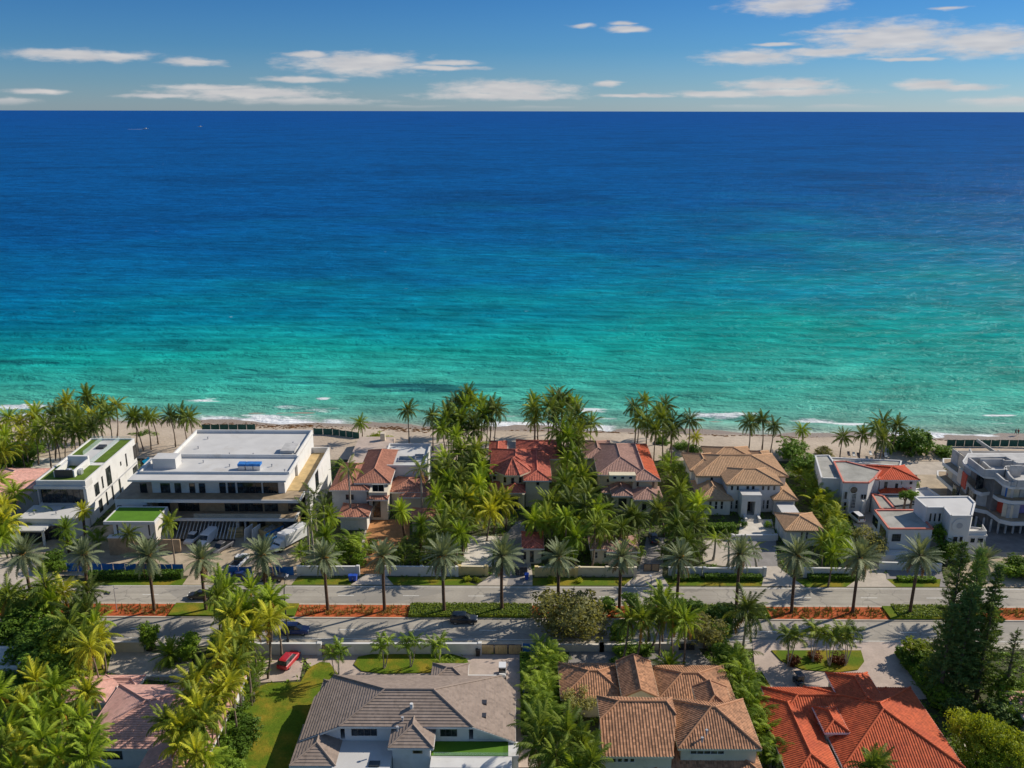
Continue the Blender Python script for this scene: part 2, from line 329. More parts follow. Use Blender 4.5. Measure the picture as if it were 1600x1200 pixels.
def thing(name, label, cat, loc=(0,0,0), rz=0, group=None, rooted=True):
    o = bpy.data.objects.new(name, None); col.objects.link(o); o.empty_display_size = 0.3
    o.location = loc; o.rotation_euler = (0, 0, rz)
    if rooted: o['_o'] = tuple(loc)
    return tag(o, label, cat, group)
def struct(name, mb, m, smooth=False):
    o = mb.build(name, m, None, smooth); o['kind'] = 'structure'; return o
def PG(pts, z=0.0): return [(G(x, y, z).x, G(x, y, z).y) for x, y in pts]

# ---------------------------------------------------------------- roofs
def rib_face(rb, P, pitch=0.42, rad=0.06):
    """barrel-tile courses running down one planar face P (list of points)"""
    n = Vector((0,0,0))
    for i in range(len(P)): n += (P[i]-P[0]).cross(P[(i+1)%len(P)]-P[0])
    if n.length < 1e-6: return
    n.normalize()
    if n.z < 0: n = -n
    dn_ = Vector((n.x, n.y, 0))
    if dn_.length < 0.05: return
    u = Vector((0,0,1)).cross(n).normalized(); v = u.cross(n); 
    if v.z > 0: v = -v
    o = P[0]; uv = [((p-o).dot(u), (p-o).dot(v)) for p in P]
    umin, umax = min(a for a, _ in uv), max(a for a, _ in uv)
    k = math.ceil((umin+0.02)/pitch)
    while k*pitch < umax-0.02:
        uu = k*pitch; k += 1; xs = []
        for i in range(len(uv)):
            (a0, b0), (a1, b1) = uv[i], uv[(i+1)%len(uv)]
            if (a0 <= uu < a1) or (a1 <= uu < a0): xs.append(b0+(b1-b0)*(uu-a0)/(a1-a0))
        xs.sort()
        for i in range(0, len(xs)-1, 2):
            if xs[i+1]-xs[i] < 0.25: continue
            A = o+u*uu+v*(xs[i]+0.05); B = o+u*uu+v*(xs[i+1]+0.03); w_ = pitch*0.27; b = len(rb.v)
            for q, vv in ((A, xs[i]), (B, xs[i+1])):
                rb.v += [q-u*w_+n*0.005, q-u*w_*0.6+n*rad*0.8, q+n*rad, q+u*w_*0.6+n*rad*0.8, q+u*w_+n*0.005]
            for j in range(4):
                rb.f.append((b+j, b+5+j, b+6+j, b+1+j))
                rb.uv += [(uu, xs[i]), (uu, xs[i+1]), (uu, xs[i+1]), (uu, xs[i])]
            rb.f.append((b+5, b+6, b+7, b+8, b+9)); rb.uv += [(uu, xs[i+1])]*5
def course_face(rb, P, pitch=0.46, rad=0.05):
    """flat tiles in stepped courses parallel to the eave"""
    n = Vector((0,0,0))
    for i in range(len(P)): n += (P[i]-P[0]).cross(P[(i+1)%len(P)]-P[0])
    if n.length < 1e-6: return
    n.normalize(); n = n if n.z > 0 else -n
    if Vector((n.x, n.y, 0)).length < 0.05: return
    u = Vector((0,0,1)).cross(n).normalized(); v = u.cross(n); v = -v if v.z > 0 else v
    o = P[0]; uv = [((p-o).dot(u), (p-o).dot(v)) for p in P]; v0, v1 = min(b for _, b in uv), max(b for _, b in uv)
    def cut(vv):
        xs = []
        for i in range(len(uv)):
            (a0, b0), (a1, b1) = uv[i], uv[(i+1)%len(uv)]
            if (b0 <= vv < b1) or (b1 <= vv < b0): xs.append(a0+(a1-a0)*(vv-b0)/(b1-b0))
        xs.sort(); return xs
    nrow = max(1, round((v1-v0)/pitch)); p = (v1-v0)/nrow
    for k in range(nrow):
        a, b = v0+k*p+1e-3, v0+(k+1)*p-1e-3; A, B = cut(a), cut(b)
        if len(A) < 2 or len(B) < 2: continue
        q = [o+u*A[0]+v*a+n*0.004, o+u*A[-1]+v*a+n*0.004, o+u*B[-1]+v*b+n*rad, o+u*B[0]+v*b+n*rad, o+u*B[-1]+v*b+n*0.002, o+u*B[0]+v*b+n*0.002]; i0 = len(rb.v); rb.v += q
        rb.f += [(i0+3,i0+2,i0+1,i0), (i0+5,i0+4,i0+2,i0+3)]; rb.uv += [(B[0],b),(B[-1],b),(A[-1],a),(A[0],a),(B[0],b),(B[-1],b),(B[-1],b),(B[0],b)]
COURSE = ('tile_greybrown', 'tile_pink')
def roof_from(parent, faces, m, caps=(), fascia='white_paint', pitch=0.42, name='roof', eaves=(), rad=0.06, lab=None):
    """faces: lists of 3-D points of the tiled slopes; caps: ridge and hip lines; eaves: (a, b) edges that get a fascia"""
    rm = MB(); rm.uv = []; rb = MB(); rb.uv = []
    for P in faces:
        P = [Vector(p) for p in P]; n = Vector((0,0,0))
        for i in range(len(P)): n += (P[i]-P[0]).cross(P[(i+1)%len(P)]-P[0])
        if n.z < 0: P = P[::-1]
        n = n.normalized(); n = n if n.z > 0 else -n
        u = Vector((0,0,1)).cross(n); u = u.normalized() if u.length > 1e-4 else Vector((1,0,0)); v = u.cross(n)
        b = len(rm.v); rm.v += P; rm.f.append(tuple(b+i for i in range(len(P)))); rm.uv += [((p-P[0]).dot(u), (p-P[0]).dot(v)) for p in P]
        (course_face if m in COURSE else rib_face)(rb, P, pitch, rad)
    ro = rm.build(name, m, parent)
    if rb.f: rb.build('tile_courses', m, ro, kind='stuff')
    if caps:
        cm = MB()
        for a, b in caps: cm.tube([Vector(a)+Vector((0,0,0.06)), Vector(b)+Vector((0,0,0.06))], 0.15, 6)
        cm.uv = [(i*0.3, 0.1) for f in cm.f for i in range(len(f))]
        cm.build('ridge_tiles', m, ro)
    if eaves:
        fm = MB()
        for a, b in eaves:
            a, b = Vector(a), Vector(b); d = (b-a); nn = Vector((d.y, -d.x, 0)).normalized()*0.06
            fm.add([a-nn+Vector((0,0,-0.02)), b-nn+Vector((0,0,-0.02)), b+nn+Vector((0,0,-0.02)), a+nn+Vector((0,0,-0.02)),
                    a-nn+Vector((0,0,-0.32)), b-nn+Vector((0,0,-0.32)), b+nn+Vector((0,0,-0.32)), a+nn+Vector((0,0,-0.32))],
                   [(0,1,2,3),(7,6,5,4),(0,4,5,1),(1,5,6,2),(2,6,7,3),(3,7,4,0)])
        fm.build('fascia', fascia, ro)
    return ro
def hip(parent, x0, x1, y0, y1, z, m, pitch=18, walls=None, wz=0.0, over=0.5, fascia='white_paint', gable='', axis=None, rib=0.37, skirt=True):
    """hipped roof over a rectangle (eave line), walls below it set in by the overhang"""
    w_, d_ = x1-x0, y1-y0; t = math.tan(R(pitch))
    ax = axis or ('x' if w_ >= d_ else 'y')
    A, B, C, D = (x0,y0,z), (x1,y0,z), (x1,y1,z), (x0,y1,z)
    if ax == 'x':
        h = d_/2*t; l = x0 + (0 if 'l' in gable else min(d_/2, w_/2)); r = x1 - (0 if 'r' in gable else min(d_/2, w_/2)); ym = (y0+y1)/2
        if r < l: l = r = (l+r)/2
        E, F = (l,ym,z+h), (r,ym,z+h)
        faces = [[A,B,F,E], [C,D,E,F]]
        if 'l' not in gable: faces.append([D,A,E])
        if 'r' not in gable: faces.append([B,C,F])
        caps = [(A,E),(D,E),(B,F),(C,F),(E,F)]
        ends = [g for g in (('l',(D,A,E)),('r',(B,C,F))) if g[0] in gable]
    else:
        h = w_/2*t; f = y0 + (0 if 'f' in gable else min(w_/2, d_/2)); k = y1 - (0 if 'b' in gable else min(w_/2, d_/2)); xm = (x0+x1)/2
        if k < f: f = k = (f+k)/2
        E, F = (xm,f,z+h), (xm,k,z+h)
        faces = [[A,E,F,D], [B,C,F,E]]
        if 'f' not in gable: faces.append([A,B,E])
        if 'b' not in gable: faces.append([C,D,F])
        caps = [(A,E),(B,E),(C,F),(D,F),(E,F)]
        ends = [g for g in (('f',(A,B,E)),('b',(C,D,F))) if g[0] in gable]
    ro = roof_from(parent, faces, m, caps, fascia, rib, eaves=[(A,B),(B,C),(C,D),(D,A)])
    if walls:
        wb = MB(); wb.box(x0+over, x1-over, y0+over, y1-over, wz, z-0.04)
        for _, tri in ends:
            c = sum((Vector(q) for q in tri), Vector())/3
            wb.add([Vector(q)+Vector((0,0,-0.05)) for q in tri], [(0,1,2)])
        wb.build('wall', walls, parent)
    sb = MB(); sb.sheet([(x0+.07,y0+.07),(x1-.07,y0+.07),(x1-.07,y1-.07),(x0+.07,y1-.07)], z-0.10); sb.build('soffit', fascia, ro)
    return ro
# ---------------------------------------------------------------- windows (on a facade plane, given by the pixels they cover)
def pane_rect(parent, axis, pl, a0, a1, z0, z1, nx=1, nz=1, frame='white_paint', side=-1, ft=0.07, depth=0.08, name='window', glass='glass'):
    fr = MB(); pn = MB(); d0, d1 = sorted((pl+side*0.01, pl+side*depth)); g0, g1 = sorted((pl+side*0.015, pl+side*0.035))
    def bx(mb, u0, u1, w0, w1, e0, e1):
        if axis == 'y': mb.box(u0, u1, e0, e1, w0, w1)
        else: mb.box(e0, e1, u0, u1, w0, w1)
    bx(fr, a0, a0+ft, z0, z1, d0, d1); bx(fr, a1-ft, a1, z0, z1, d0, d1)
    bx(fr, a0+ft, a1-ft, z0, z0+ft, d0, d1); bx(fr, a0+ft, a1-ft, z1-ft, z1, d0, d1)
    q0, q1 = sorted((pl+side*0.036, pl+side*depth*0.9))
    for i in range(1, nx): u = a0+(a1-a0)*i/nx; bx(fr, u-ft/2, u+ft/2, z0+ft, z1-ft, q0, q1)
    for i in range(1, nz): zz = z0+(z1-z0)*i/nz; bx(fr, a0+ft, a1-ft, zz-ft/2, zz+ft/2, *sorted((pl+side*0.037, pl+side*depth*0.85)))
    bx(pn, a0+ft, a1-ft, z0+ft, z1-ft, g0, g1)
    wo = fr.build(name, frame, parent); pn.build('pane', glass, wo); return wo
def win(parent, Y, px0, py0, px1, py1, nx=1, nz=1, **k):
    a = FY(px0, py1, Y); b = FY(px1, py0, Y); return pane_rect(parent, 'y', Y, a.x, b.x, a.z, b.z, nx, nz, **k)
def winx(parent, X, px0, py0, px1, py1, nx=1, nz=1, side=1, **k):
    a = FX(px0, py1, X); b = FX(px1, py0, X); y0, y1 = sorted((a.y, b.y)); z0, z1 = sorted((a.z, b.z))
    return pane_rect(parent, 'x', X, y0, y1, z0, z1, nx, nz, side=side, **k)
# ================================================================ THE SETTING
# ---- ground sheet (all lots), sea, beach
YB = G(800, 692).y                                     # where the lots end and the beach begins
def shore_y(x):                                        # waterline, nearer on the right
    a = G(350, 660); b = G(1600, 686); return a.y+(b.y-a.y)*(x-a.x)/(b.x-a.x)
MB_ = MB(); MB_.sheet([(-400,40),(400,40),(400,232),(-400,232)], 0.0)
struct('ground', MB_, 'soil')
# beach: a grid sloping under the water
bm_ = MB(); nx, ny = 160, 26
for j in range(ny+1):
    for i in range(nx+1):
        x = -420+840*i/nx; s0 = shore_y(x); y0 = 216; t = j/ny; y = y0+(s0+28-y0)*t
        z = 0.05+0.75*min(1, max(0, (y-y0)/6)) if y < s0-14 else 0.80*(1-((y-s0+14)/17.0)) 
        z += 0.07*math.sin(x*0.31+y*0.7)+0.05*math.sin(x*0.13-y*0.23)
        bm_.v.append(Vector((x, y, z)))
for j in range(ny):
    for i in range(nx): a = j*(nx+1)+i; bm_.f.append((a, a+1, a+nx+2, a+nx+1))
m_, t_, b_ = newmat('beach_sand')
p_ = t_.node('ShaderNodeNewGeometry').outputs['Position']; s_ = t_.node('ShaderNodeSeparateXYZ', {0: p_})
d_ = t_.math('SUBTRACT', s_.outputs[1], t_.math('MULTIPLY_ADD', s_.outputs[0], (shore_y(100)-shore_y(0))/100.0, shore_y(0)))
d_ = t_.math('MULTIPLY_ADD', t_.math('SUBTRACT', t_.noise(p_, 0.09, 3), 0.5), 5.0, d_)
c_ = t_.mix(t_.smooth(t_.noise(p_, 0.07, 5, 0.6), 0.35, 0.65), (0.44, 0.355, 0.27), (0.53, 0.44, 0.34))
c_ = t_.mix(1.0, c_, t_.ramp(t_.noise(t_.vmath('MULTIPLY', p_, (1, 1.8, 1)), 1.1, 4, 0.7), [(0.25, 0.80), (0.5, 1.0), (0.8, 1.12)]), 'MULTIPLY')
wet_ = t_.smooth(d_, -4.2, -1.6)
c_ = t_.mix(wet_, c_, (0.30, 0.235, 0.175))
t_.l.new(c_, b_.inputs['Base Color']); t_.l.new(t_.math('MULTIPLY_ADD', wet_, -0.5, 0.95), b_.inputs['Roughness']); b_.inputs['Specular IOR Level'].default_value = 0.3
t_.l.new(t_.node('ShaderNodeBump', {'Height': t_.noise(p_, 1.4, 4, 0.65), 'Strength': 0.7, 'Distance': 0.25}).outputs[0], b_.inputs['Normal'])
struct('beach', bm_, 'beach_sand', True)
# ---- sea: colour follows the depth of the water over pale sand
m_, t_, b_ = newmat('sea_water')
geo = t_.node('ShaderNodeNewGeometry'); p = geo.outputs['Position']; s3 = t_.node('ShaderNodeSeparateXYZ', {0: p})
X, Y = s3.outputs[0], s3.outputs[1]
sh = t_.math('MULTIPLY_ADD', X, (shore_y(100)-shore_y(0))/100.0, shore_y(0))
off = t_.math('MAXIMUM', t_.math('SUBTRACT', Y, sh), 0.1)                 # metres off the waterline
pst = t_.vmath('MULTIPLY', p, (0.35, 1, 1))
big = t_.noise(t_.vmath('MULTIPLY', p, (0.7, 1, 1)), 0.010, 4, 0.58)
offw = t_.math('MULTIPLY', off, t_.math('MULTIPLY_ADD', t_.math('SUBTRACT', big, 0.5), 1.4, 1.0))
lg = t_.math('DIVIDE', t_.math('LOGARITHM', t_.math('MAXIMUM', offw, 1.0), 10.0), 4.0)   # 0 at 1 m, 1 at 10 km
Xc = t_.math('MAXIMUM', t_.math('MINIMUM', X, 260.0), -260.0)
lg = t_.math('SUBTRACT', lg, t_.math('MULTIPLY', t_.math('MULTIPLY', Xc, 0.00022), t_.smooth(lg, 0.85, 0.55)))
deep = t_.ramp(lg, [(0.0, (0.34, 0.40, 0.33)), (0.24, (0.14, 0.37, 0.29)), (0.38, (0.055, 0.385, 0.295)), (0.485, (0.008, 0.325, 0.285)), (0.56, (0.001, 0.205, 0.290)), (0.62, (0.000, 0.126, 0.280)), (0.70, (0.000, 0.086, 0.265)), (1.0, (0.000, 0.066, 0.265))])
# sea-grass darkens the shallows in long patches
grs = t_.smooth(t_.noise(t_.vmath('MULTIPLY', p, (0.28, 1.6, 1)), 0.035, 4, 0.6), 0.56, 0.66)
gband = t_.math('MULTIPLY', t_.smooth(off, 14, 26), t_.smooth(off, 110, 50))
gband = t_.math('MULTIPLY', gband, t_.smooth(X, 70, -40))
deep = t_.mix(t_.math('MULTIPLY', t_.math('MULTIPLY', grs, gband), 0.8), deep, (0.006, 0.055, 0.085))
skew = t_.node('ShaderNodeCombineXYZ', {0: X, 1: t_.math('MULTIPLY_ADD', X, 0.10, Y), 2: 0.0}).outputs[0]      # swell runs a little oblique to the shore
chop_shade = t_.noise(t_.vmath('MULTIPLY', skew, (0.34, 1, 1)), 0.20, 4, 0.62, 0.6)
deep = t_.mix(1.0, deep, t_.ramp(chop_shade, [(0.30, 0.74), (0.46, 0.94), (0.55, 1.06), (0.70, 1.38)]), 'MULTIPLY')  # lit and shaded wave faces painted into the water colour, at two sizes
chop_shade2 = t_.noise(t_.vmath('MULTIPLY', skew, (0.45, 1, 1)), 0.045, 3, 0.6, 0.4)
deep = t_.mix(1.0, deep, t_.ramp(chop_shade2, [(0.30, 0.80), (0.5, 1.0), (0.70, 1.22)]), 'MULTIPLY')
strk = t_.noise(t_.vmath('MULTIPLY', p, (0.6, 1, 1)), 0.006, 3, 0.55, 0.6)
deep = t_.mix(1.0, deep, t_.ramp(strk, [(0.32, 0.80), (0.5, 1.0), (0.7, 1.10)]), 'MULTIPLY')
# foam: swash edge, broken lines of surf, whitecaps further out
fn = t_.noise(t_.vmath('MULTIPLY', p, (0.5, 1, 1)), 0.22, 6, 0.7)
ln = t_.noise(t_.vmath('MULTIPLY', p, (0.16, 0.5, 1)), 0.06, 3, 0.6)
offl = t_.math('MULTIPLY_ADD', t_.math('SUBTRACT', ln, 0.5), 16.0, off)
def band(c, wd): return t_.math('SUBTRACT', 1.0, t_.smooth(t_.math('ABSOLUTE', t_.math('SUBTRACT', offl, c)), 0.0, wd))
surf = t_.math('MAXIMUM', t_.math('MULTIPLY', band(1.0, 7.5), 1.25), t_.math('MULTIPLY', band(12.0, 5.0), 0.62))
surf = t_.math('MAXIMUM', surf, t_.math('MULTIPLY', band(27.0, 5.0), 0.40))
patchn = t_.smooth(t_.noise(t_.vmath('MULTIPLY', p, (0.5, 0.7, 1)), 0.045, 3), 0.47, 0.62)
surf = t_.math('MULTIPLY', surf, t_.math('MULTIPLY_ADD', patchn, 0.62, 0.40))
foam = t_.smooth(t_.math('ADD', t_.math('MULTIPLY', surf, 0.68), t_.math('MULTIPLY', fn, 0.65)), 0.66, 0.90)
for (fx, fy, fa, fb) in ((316,625,6.5,2.4),(1125,650,11,2.6),(1275,657,7,2.4),(928,642,6,4.0),(40,636,14,3.0),(430,652,12,3.2),(505,624,3,1.0),(1560,650,5,1.2),(1330,662,8,2.0)):
    fc = G(fx, fy); q_ = t_.vmath('LENGTH', t_.vmath('MULTIPLY', t_.vmath('SUBTRACT', p, (fc.x, fc.y, 0)), (1/fa, 1/fb, 0)))
    foam = t_.math('MAXIMUM', foam, t_.math('MULTIPLY', t_.smooth(t_.math('ADD', q_, t_.math('MULTIPLY', t_.math('SUBTRACT', 0.55, fn), 3.4)), 1.15, 0.45), 0.92))
wcn = t_.noise(t_.vmath('MULTIPLY', p, (0.45, 1, 1)), 0.33, 3, 0.5)
wcap = t_.math('MULTIPLY', t_.smooth(wcn, 0.755, 0.80), 0.55)
foam = t_.math('MAXIMUM', foam, t_.math('MULTIPLY', wcap, t_.smooth(off, 20, 60)))
colr = t_.mix(foam, deep, (0.78, 0.80, 0.80))
w1 = t_.noise(t_.vmath('MULTIPLY', p, (0.40, 1, 1)), 0.13, 6, 0.68, 0.3); w2 = t_.noise(t_.vmath('MULTIPLY', p, (0.6, 1, 1)), 0.9, 3, 0.6)
hgt = t_.math('ADD', t_.math('MULTIPLY', w1, 2.4), t_.math('MULTIPLY', w2, 0.30))
bp = t_.node('ShaderNodeBump', {'Height': hgt, 'Strength': 1.0, 'Distance': 1.3})
df = t_.node('ShaderNodeBsdfDiffuse', {'Color': colr, 'Normal': bp.outputs[0]})
gl = t_.node('ShaderNodeBsdfGlossy', {'Color': (0.9, 0.95, 1.0, 1), 'Roughness': 0.28, 'Normal': bp.outputs[0]})
lw = t_.node('ShaderNodeLayerWeight', {'Blend': 0.5}).outputs['Facing']
fr_ = t_.math('MULTIPLY', t_.math('MULTIPLY_ADD', t_.math('POWER', lw, 5.0), 0.055, 0.012), t_.math('SUBTRACT', 1.0, foam))
mx_ = t_.node('ShaderNodeMixShader', {0: fr_, 1: df.outputs[0], 2: gl.outputs[0]})
t_.l.new(mx_.outputs[0], t_.n['Material Output'].inputs['Surface']); t_.n.remove(b_)
sm = MB(); nx, ny = 220, 150
def swell(x, y):
    s0 = y-shore_y(x); a = min(1, max(0, s0/12))
    return a*(0.30*math.sin(y*0.62+0.9*math.sin(x*0.021)+x*0.015)+0.20*math.sin(y*0.31-x*0.035+1.2*math.sin(x*0.013+y*0.02)))
for j in range(ny+1):
    for i in range(nx+1):
        x = -300+600*i/nx; y = shore_y(x)-6+210*(j/ny)**1.3
        fade = 1-(j/ny)**4
        sm.v.append(Vector((x, y, 0.10+swell(x, y)*fade)))
for j in range(ny):
    for i in range(nx): a = j*(nx+1)+i; sm.f.append((a, a+1, a+nx+2, a+nx+1))
top = [sm.v[ny*(nx+1)+i] for i in range(nx+1)]
b0 = len(sm.v); far = 36000
sm.v += [Vector((-9000+18000*i/nx if False else t.x*150, far, 0.1)) for i, t in enumerate(top)]
for i in range(nx): sm.f.append((ny*(nx+1)+i, ny*(nx+1)+i+1, b0+i+1, b0+i))
l0 = len(sm.v); sm.v += [Vector((-45000, shore_y(-300)-6, 0.1)), Vector((45000, shore_y(300)-6, 0.1))]
sm.f.append(tuple([l0]+[j*(nx+1) for j in range(ny+1)]+[b0]))
sm.f.append(tuple([l0+1, b0+nx]+[j*(nx+1)+nx for j in range(ny, -1, -1)]))
struct('sea', sm, 'sea_water', True)
# ---- seaweed wrack along the tide line
def wrack(name, x0, x1, off0, wid, n, label, seed):
    rnd = random.Random(seed); mb = MB()
    for i in range(n):
        x = rnd.uniform(x0, x1); y = shore_y(x)+off0+rnd.gauss(0, wid)+0.6*math.sin(x*0.3); r = rnd.uniform(0.25, 0.9); h = rnd.uniform(0.05, 0.22)
        zb = 0.80*(1-(y-shore_y(x)+14)/17.0) if y > shore_y(x)-14 else 0.8
        k = 6; a0 = rnd.random()*6; vs_ = [(x+r*1.8*rnd.uniform(.6,1)*math.cos(a0+6.283*q/k), y+r*0.7*rnd.uniform(.6,1)*math.sin(a0+6.283*q/k), zb-0.12) for q in range(k)]+[(x, y, zb+h)]
        mb.add(vs_, [(q, (q+1)%k, k) for q in range(k)])
    o = mb.build(name, 'sargassum'); o['kind'] = 'stuff'; tag(o, label, 'seaweed')
xa = G(300, 664).x; xb = G(700, 672).x; xc = G(1600, 692).x
wrack('seaweed_wrack', xa, xb, -3.2, 1.0, 520, 'thick brown seaweed washed up along the left tide line', 1)
wrack('seaweed_line', xb, xc+30, -2.6, 0.22, 420, 'thin dark seaweed line along the right-hand tide line', 2)

# ---- roads
yF0, yF1 = G(800, 915.5).y, G(800, 945.5).y          # far carriageway: far and near edge
yN0, yN1 = G(800, 967.5).y, G(800, 1002).y           # near carriageway
def hstrip(name, ya, yb, m, z, x0=-420, x1=420): MBx = MB(); MBx.sheet([(x0,ya),(x1,ya),(x1,yb),(x0,yb)], z); return struct(name, MBx, m)
hstrip('road', yF1, yF0, 'asphalt', 0.004); hstrip('road', yN1, yN0, 'asphalt', 0.004)
def kerb(y, x0=-420, x1=420, wd=0.25, h=0.13):
    mb = MB(); mb.box(x0, x1, y-wd/2, y+wd/2, -0.05, h); return struct('kerb', mb, 'kerb_concrete')
kerb(yF1-0.1, wd=0.5); kerb(yN0+0.1, wd=0.35); kerb(yN1-0.1, wd=0.3, h=0.10)
# near footway
hstrip('pavement', G(800,1012).y, yN1-0.26, 'kerb_concrete', 0.05)
yl = G(800, 931.5).y; yl2 = G(800, 985).y
lm = MB(); lm2 = MB()
for k in range(-22, 23):
    x = G(1357, 933).x + k*12.2
    lm.box(x-1.5, x+1.5, yl-0.07, yl+0.07, 0.0, 0.010)
    lm2.box(x+2.5-1.5, x+2.5+1.5, yl2-0.07, yl2+0.07, 0.0, 0.010)
lo_ = lm.build('lane_marking', 'road_paint'); lo_['kind'] = 'structure'; lo_ = lm2.build('lane_marking', 'road_paint'); lo_['kind'] = 'structure'
ed = MB(); ed.box(-420, 420, yF0-0.55, yF0-0.43, 0.0, 0.010); ed.box(-420, 420, yN1+0.5, yN1+0.62, 0.0, 0.010)
eo_ = ed.build('edge_line', 'road_paint'); eo_['kind'] = 'structure'
# ---- median: alternating lawn and mulch beds
med = [(-60,175,'mulch'),(175,268,'mulch'),(268,464,'lawn'),(464,640,'mulch'),(640,832,'lawn'),(832,1096,'mulch'),(1096,1200,'lawn'),(1200,1382,'mulch'),(1382,1490,'lawn'),(1490,1700,'mulch')]
yM0, yM1 = yN0+0.28, yF1-0.35
ym = (yM0+yM1)/2
def xat(px, py): return G(px, py).x
mulch_beds = []
bed_names = ['leftmost', 'second', 'third', 'fourth', 'fifth', 'rightmost']
def grass_tufts(name, poly_fn, n, m, seed, hh=(0.15, 0.35), wd=0.05, label=None, cat='grass', tuft=5, spread=0.12):
    rnd = random.Random(seed); mb = MB()
    for i in range(n):
        x, y = poly_fn(rnd)
        for q in range(tuft):
            a = rnd.random()*6.283; h = rnd.uniform(*hh); ox, oy = math.cos(a)*spread*rnd.random(), math.sin(a)*spread*rnd.random(); l = rnd.uniform(0.2, 0.8)*h
            mb.add([(x+ox-math.sin(a)*wd, y+oy+math.cos(a)*wd, 0.1), (x+ox+math.sin(a)*wd, y+oy-math.cos(a)*wd, 0.1), (x+ox+math.cos(a)*l, y+oy+math.sin(a)*l, 0.1+h)], [(0,1,2)])
    o = mb.build(name, m); o['kind'] = 'stuff'
    if label: tag(o, label, cat)
    return o
for a, b, k in med:
    xa_, xb_ = xat(a, 956), xat(b, 956)
    mb = MB(); mb.box(xa_, xb_-0.1, yM0, yM1, -0.05, 0.12 if k == 'mulch' else 0.42)
    struct('mulch_bed' if k == 'mulch' else 'median_lawn', mb, k)
    if k == 'mulch': mulch_beds.append((xa_, xb_))
nth = ['far left', 'left', 'centre-left', 'centre-right', 'right', 'far right']
for i, (xa_, xb_) in enumerate(mulch_beds):
    grass_tufts('ground_cover', lambda r: (r.uniform(xa_+.4, xb_-.4), (yM0+yM1)/2+r.uniform(-1, 1)*(yM1-yM0)*0.36), int((xb_-xa_)*9), 'bromeliad_leaf', 40+i, (0.3, 0.65), 0.09, 'olive and rust ground cover on the '+nth[i]+' mulch bed of the median', 'ground cover', 6, 0.3)
# ---- patches of paving, lawn and bare ground
PZ = [0.012]; PATCHES = []
def patch(name, pts, m, z=None):
    mb = MB(); PZ[0] += 0.0025; PATCHES.append(PG(pts)); mb.sheet(PG(pts), PZ[0] if z is None else z); return struct(name, mb, m)
verge_ = patch('verge_lawn', [(-200,914),(-200,903),(1800,908),(1800,916.5)], 'soil')
for pts in ([(100,915),(100,908),(300,904),(290,914)], [(455,913.5),(455,903),(548,903),(548,913.5)], [(612,914),(606,902),(715,902),(745,914.5)], [(830,915),(830,903),(990,903),(975,915)],
            [(1045,915),(1035,903),(1195,903),(1190,915.5)], [(1258,917),(1240,905),(1338,905),(1336,917)], [(1400,917),(1385,905),(1470,905),(1468,917)]):
    patch('verge_lawn', pts, 'lawn')
for pts, m in (([(285,914),(330,850),(470,850),(470,896),(455,914)], 'sand_lot'), ([(548,914),(572,897),(562,860),(575,812),(640,812),(640,840),(606,870),(600,897),(615,914)], 'paver_beige'),
               ([(562,897),(572,835),(575,812),(640,812),(640,840),(606,870),(600,897)], 'paver_orange'),
               ([(745,915),(770,897),(775,860),(735,858),(728,840),(790,838),(806,815),(818,815),(832,898),(832,915)], 'paver_beige'),
               ([(780,898),(780,850),(806,815),(818,815),(825,898)], 'paver_grey'), ([(792,914.5),(796,899),(818,899),(820,914.5)], 'paver_grey'),
               ([(975,915.5),(992,900),(1000,880),(1010,845),(1035,845),(1035,900),(1045,915.5)], 'paver_beige'), ([(1000,890),(1010,840),(1040,840),(1035,890)], 'paver_grey'),
               ([(1098,880),(1098,845),(1210,830),(1215,885),(1240,905),(1258,917),(1190,916),(1195,895)], 'paver_beige'),
               ([(1155,868),(1160,842),(1212,842),(1215,885),(1160,885)], 'paver_grey'), ([(1322,917.5),(1340,905),(1338,830),(1325,800),(1370,800),(1385,905),(1400,917.5)], 'paver_beige'),
               ([(1385,905),(1385,888),(1470,888),(1478,917.5),(1468,917.5),(1470,905)], 'paver_grey'),
               ([(1478,918),(1500,880),(1540,830),(1520,800),(1490,760),(1700,760),(1700,918)], 'sand_lot'), ([(0,914),(0,850),(60,850),(90,880),(100,914)], 'paver_beige'),
               ([(-60,915),(-60,850),(0,850),(0,914)], 'paver_beige')):
    patch('driveway', pts, m)
patch('lot_paving', [(60,850),(150,822),(310,815),(480,815),(470,850),(330,860),(300,900),(60,900)], 'sand_lot')
patch('patio', [(20,725),(70,700),(110,700),(90,730),(75,745),(30,745)], 'stone_light')
patch('patio', [(228,712),(262,690),(262,682),(205,682),(220,712)], 'stone_light')
patch('beach_terrace', [(480,700),(480,682),(600,690),(690,693),(690,705)], 'paver_pink')
patch('beach_lawn', [(490,712),(486,696),(538,690),(528,712)], 'turf')
patch('beach_lawn', [(205,695),(210,680),(258,682),(250,695)], 'lawn')
patch('driveway', [(720,886),(733,838),(772,838),(768,886)], 'stone_light')
patch('beach_terrace', [(1298,722),(1306,704),(1480,716),(1475,745),(1425,742)], 'paver_beige')
patch('driveway', [(1152,846),(1158,812),(1206,812),(1213,846)], 'stone_light')
patch('driveway', [(1440,770),(1432,742),(1476,742),(1515,778),(1470,778)], 'sand_lot')
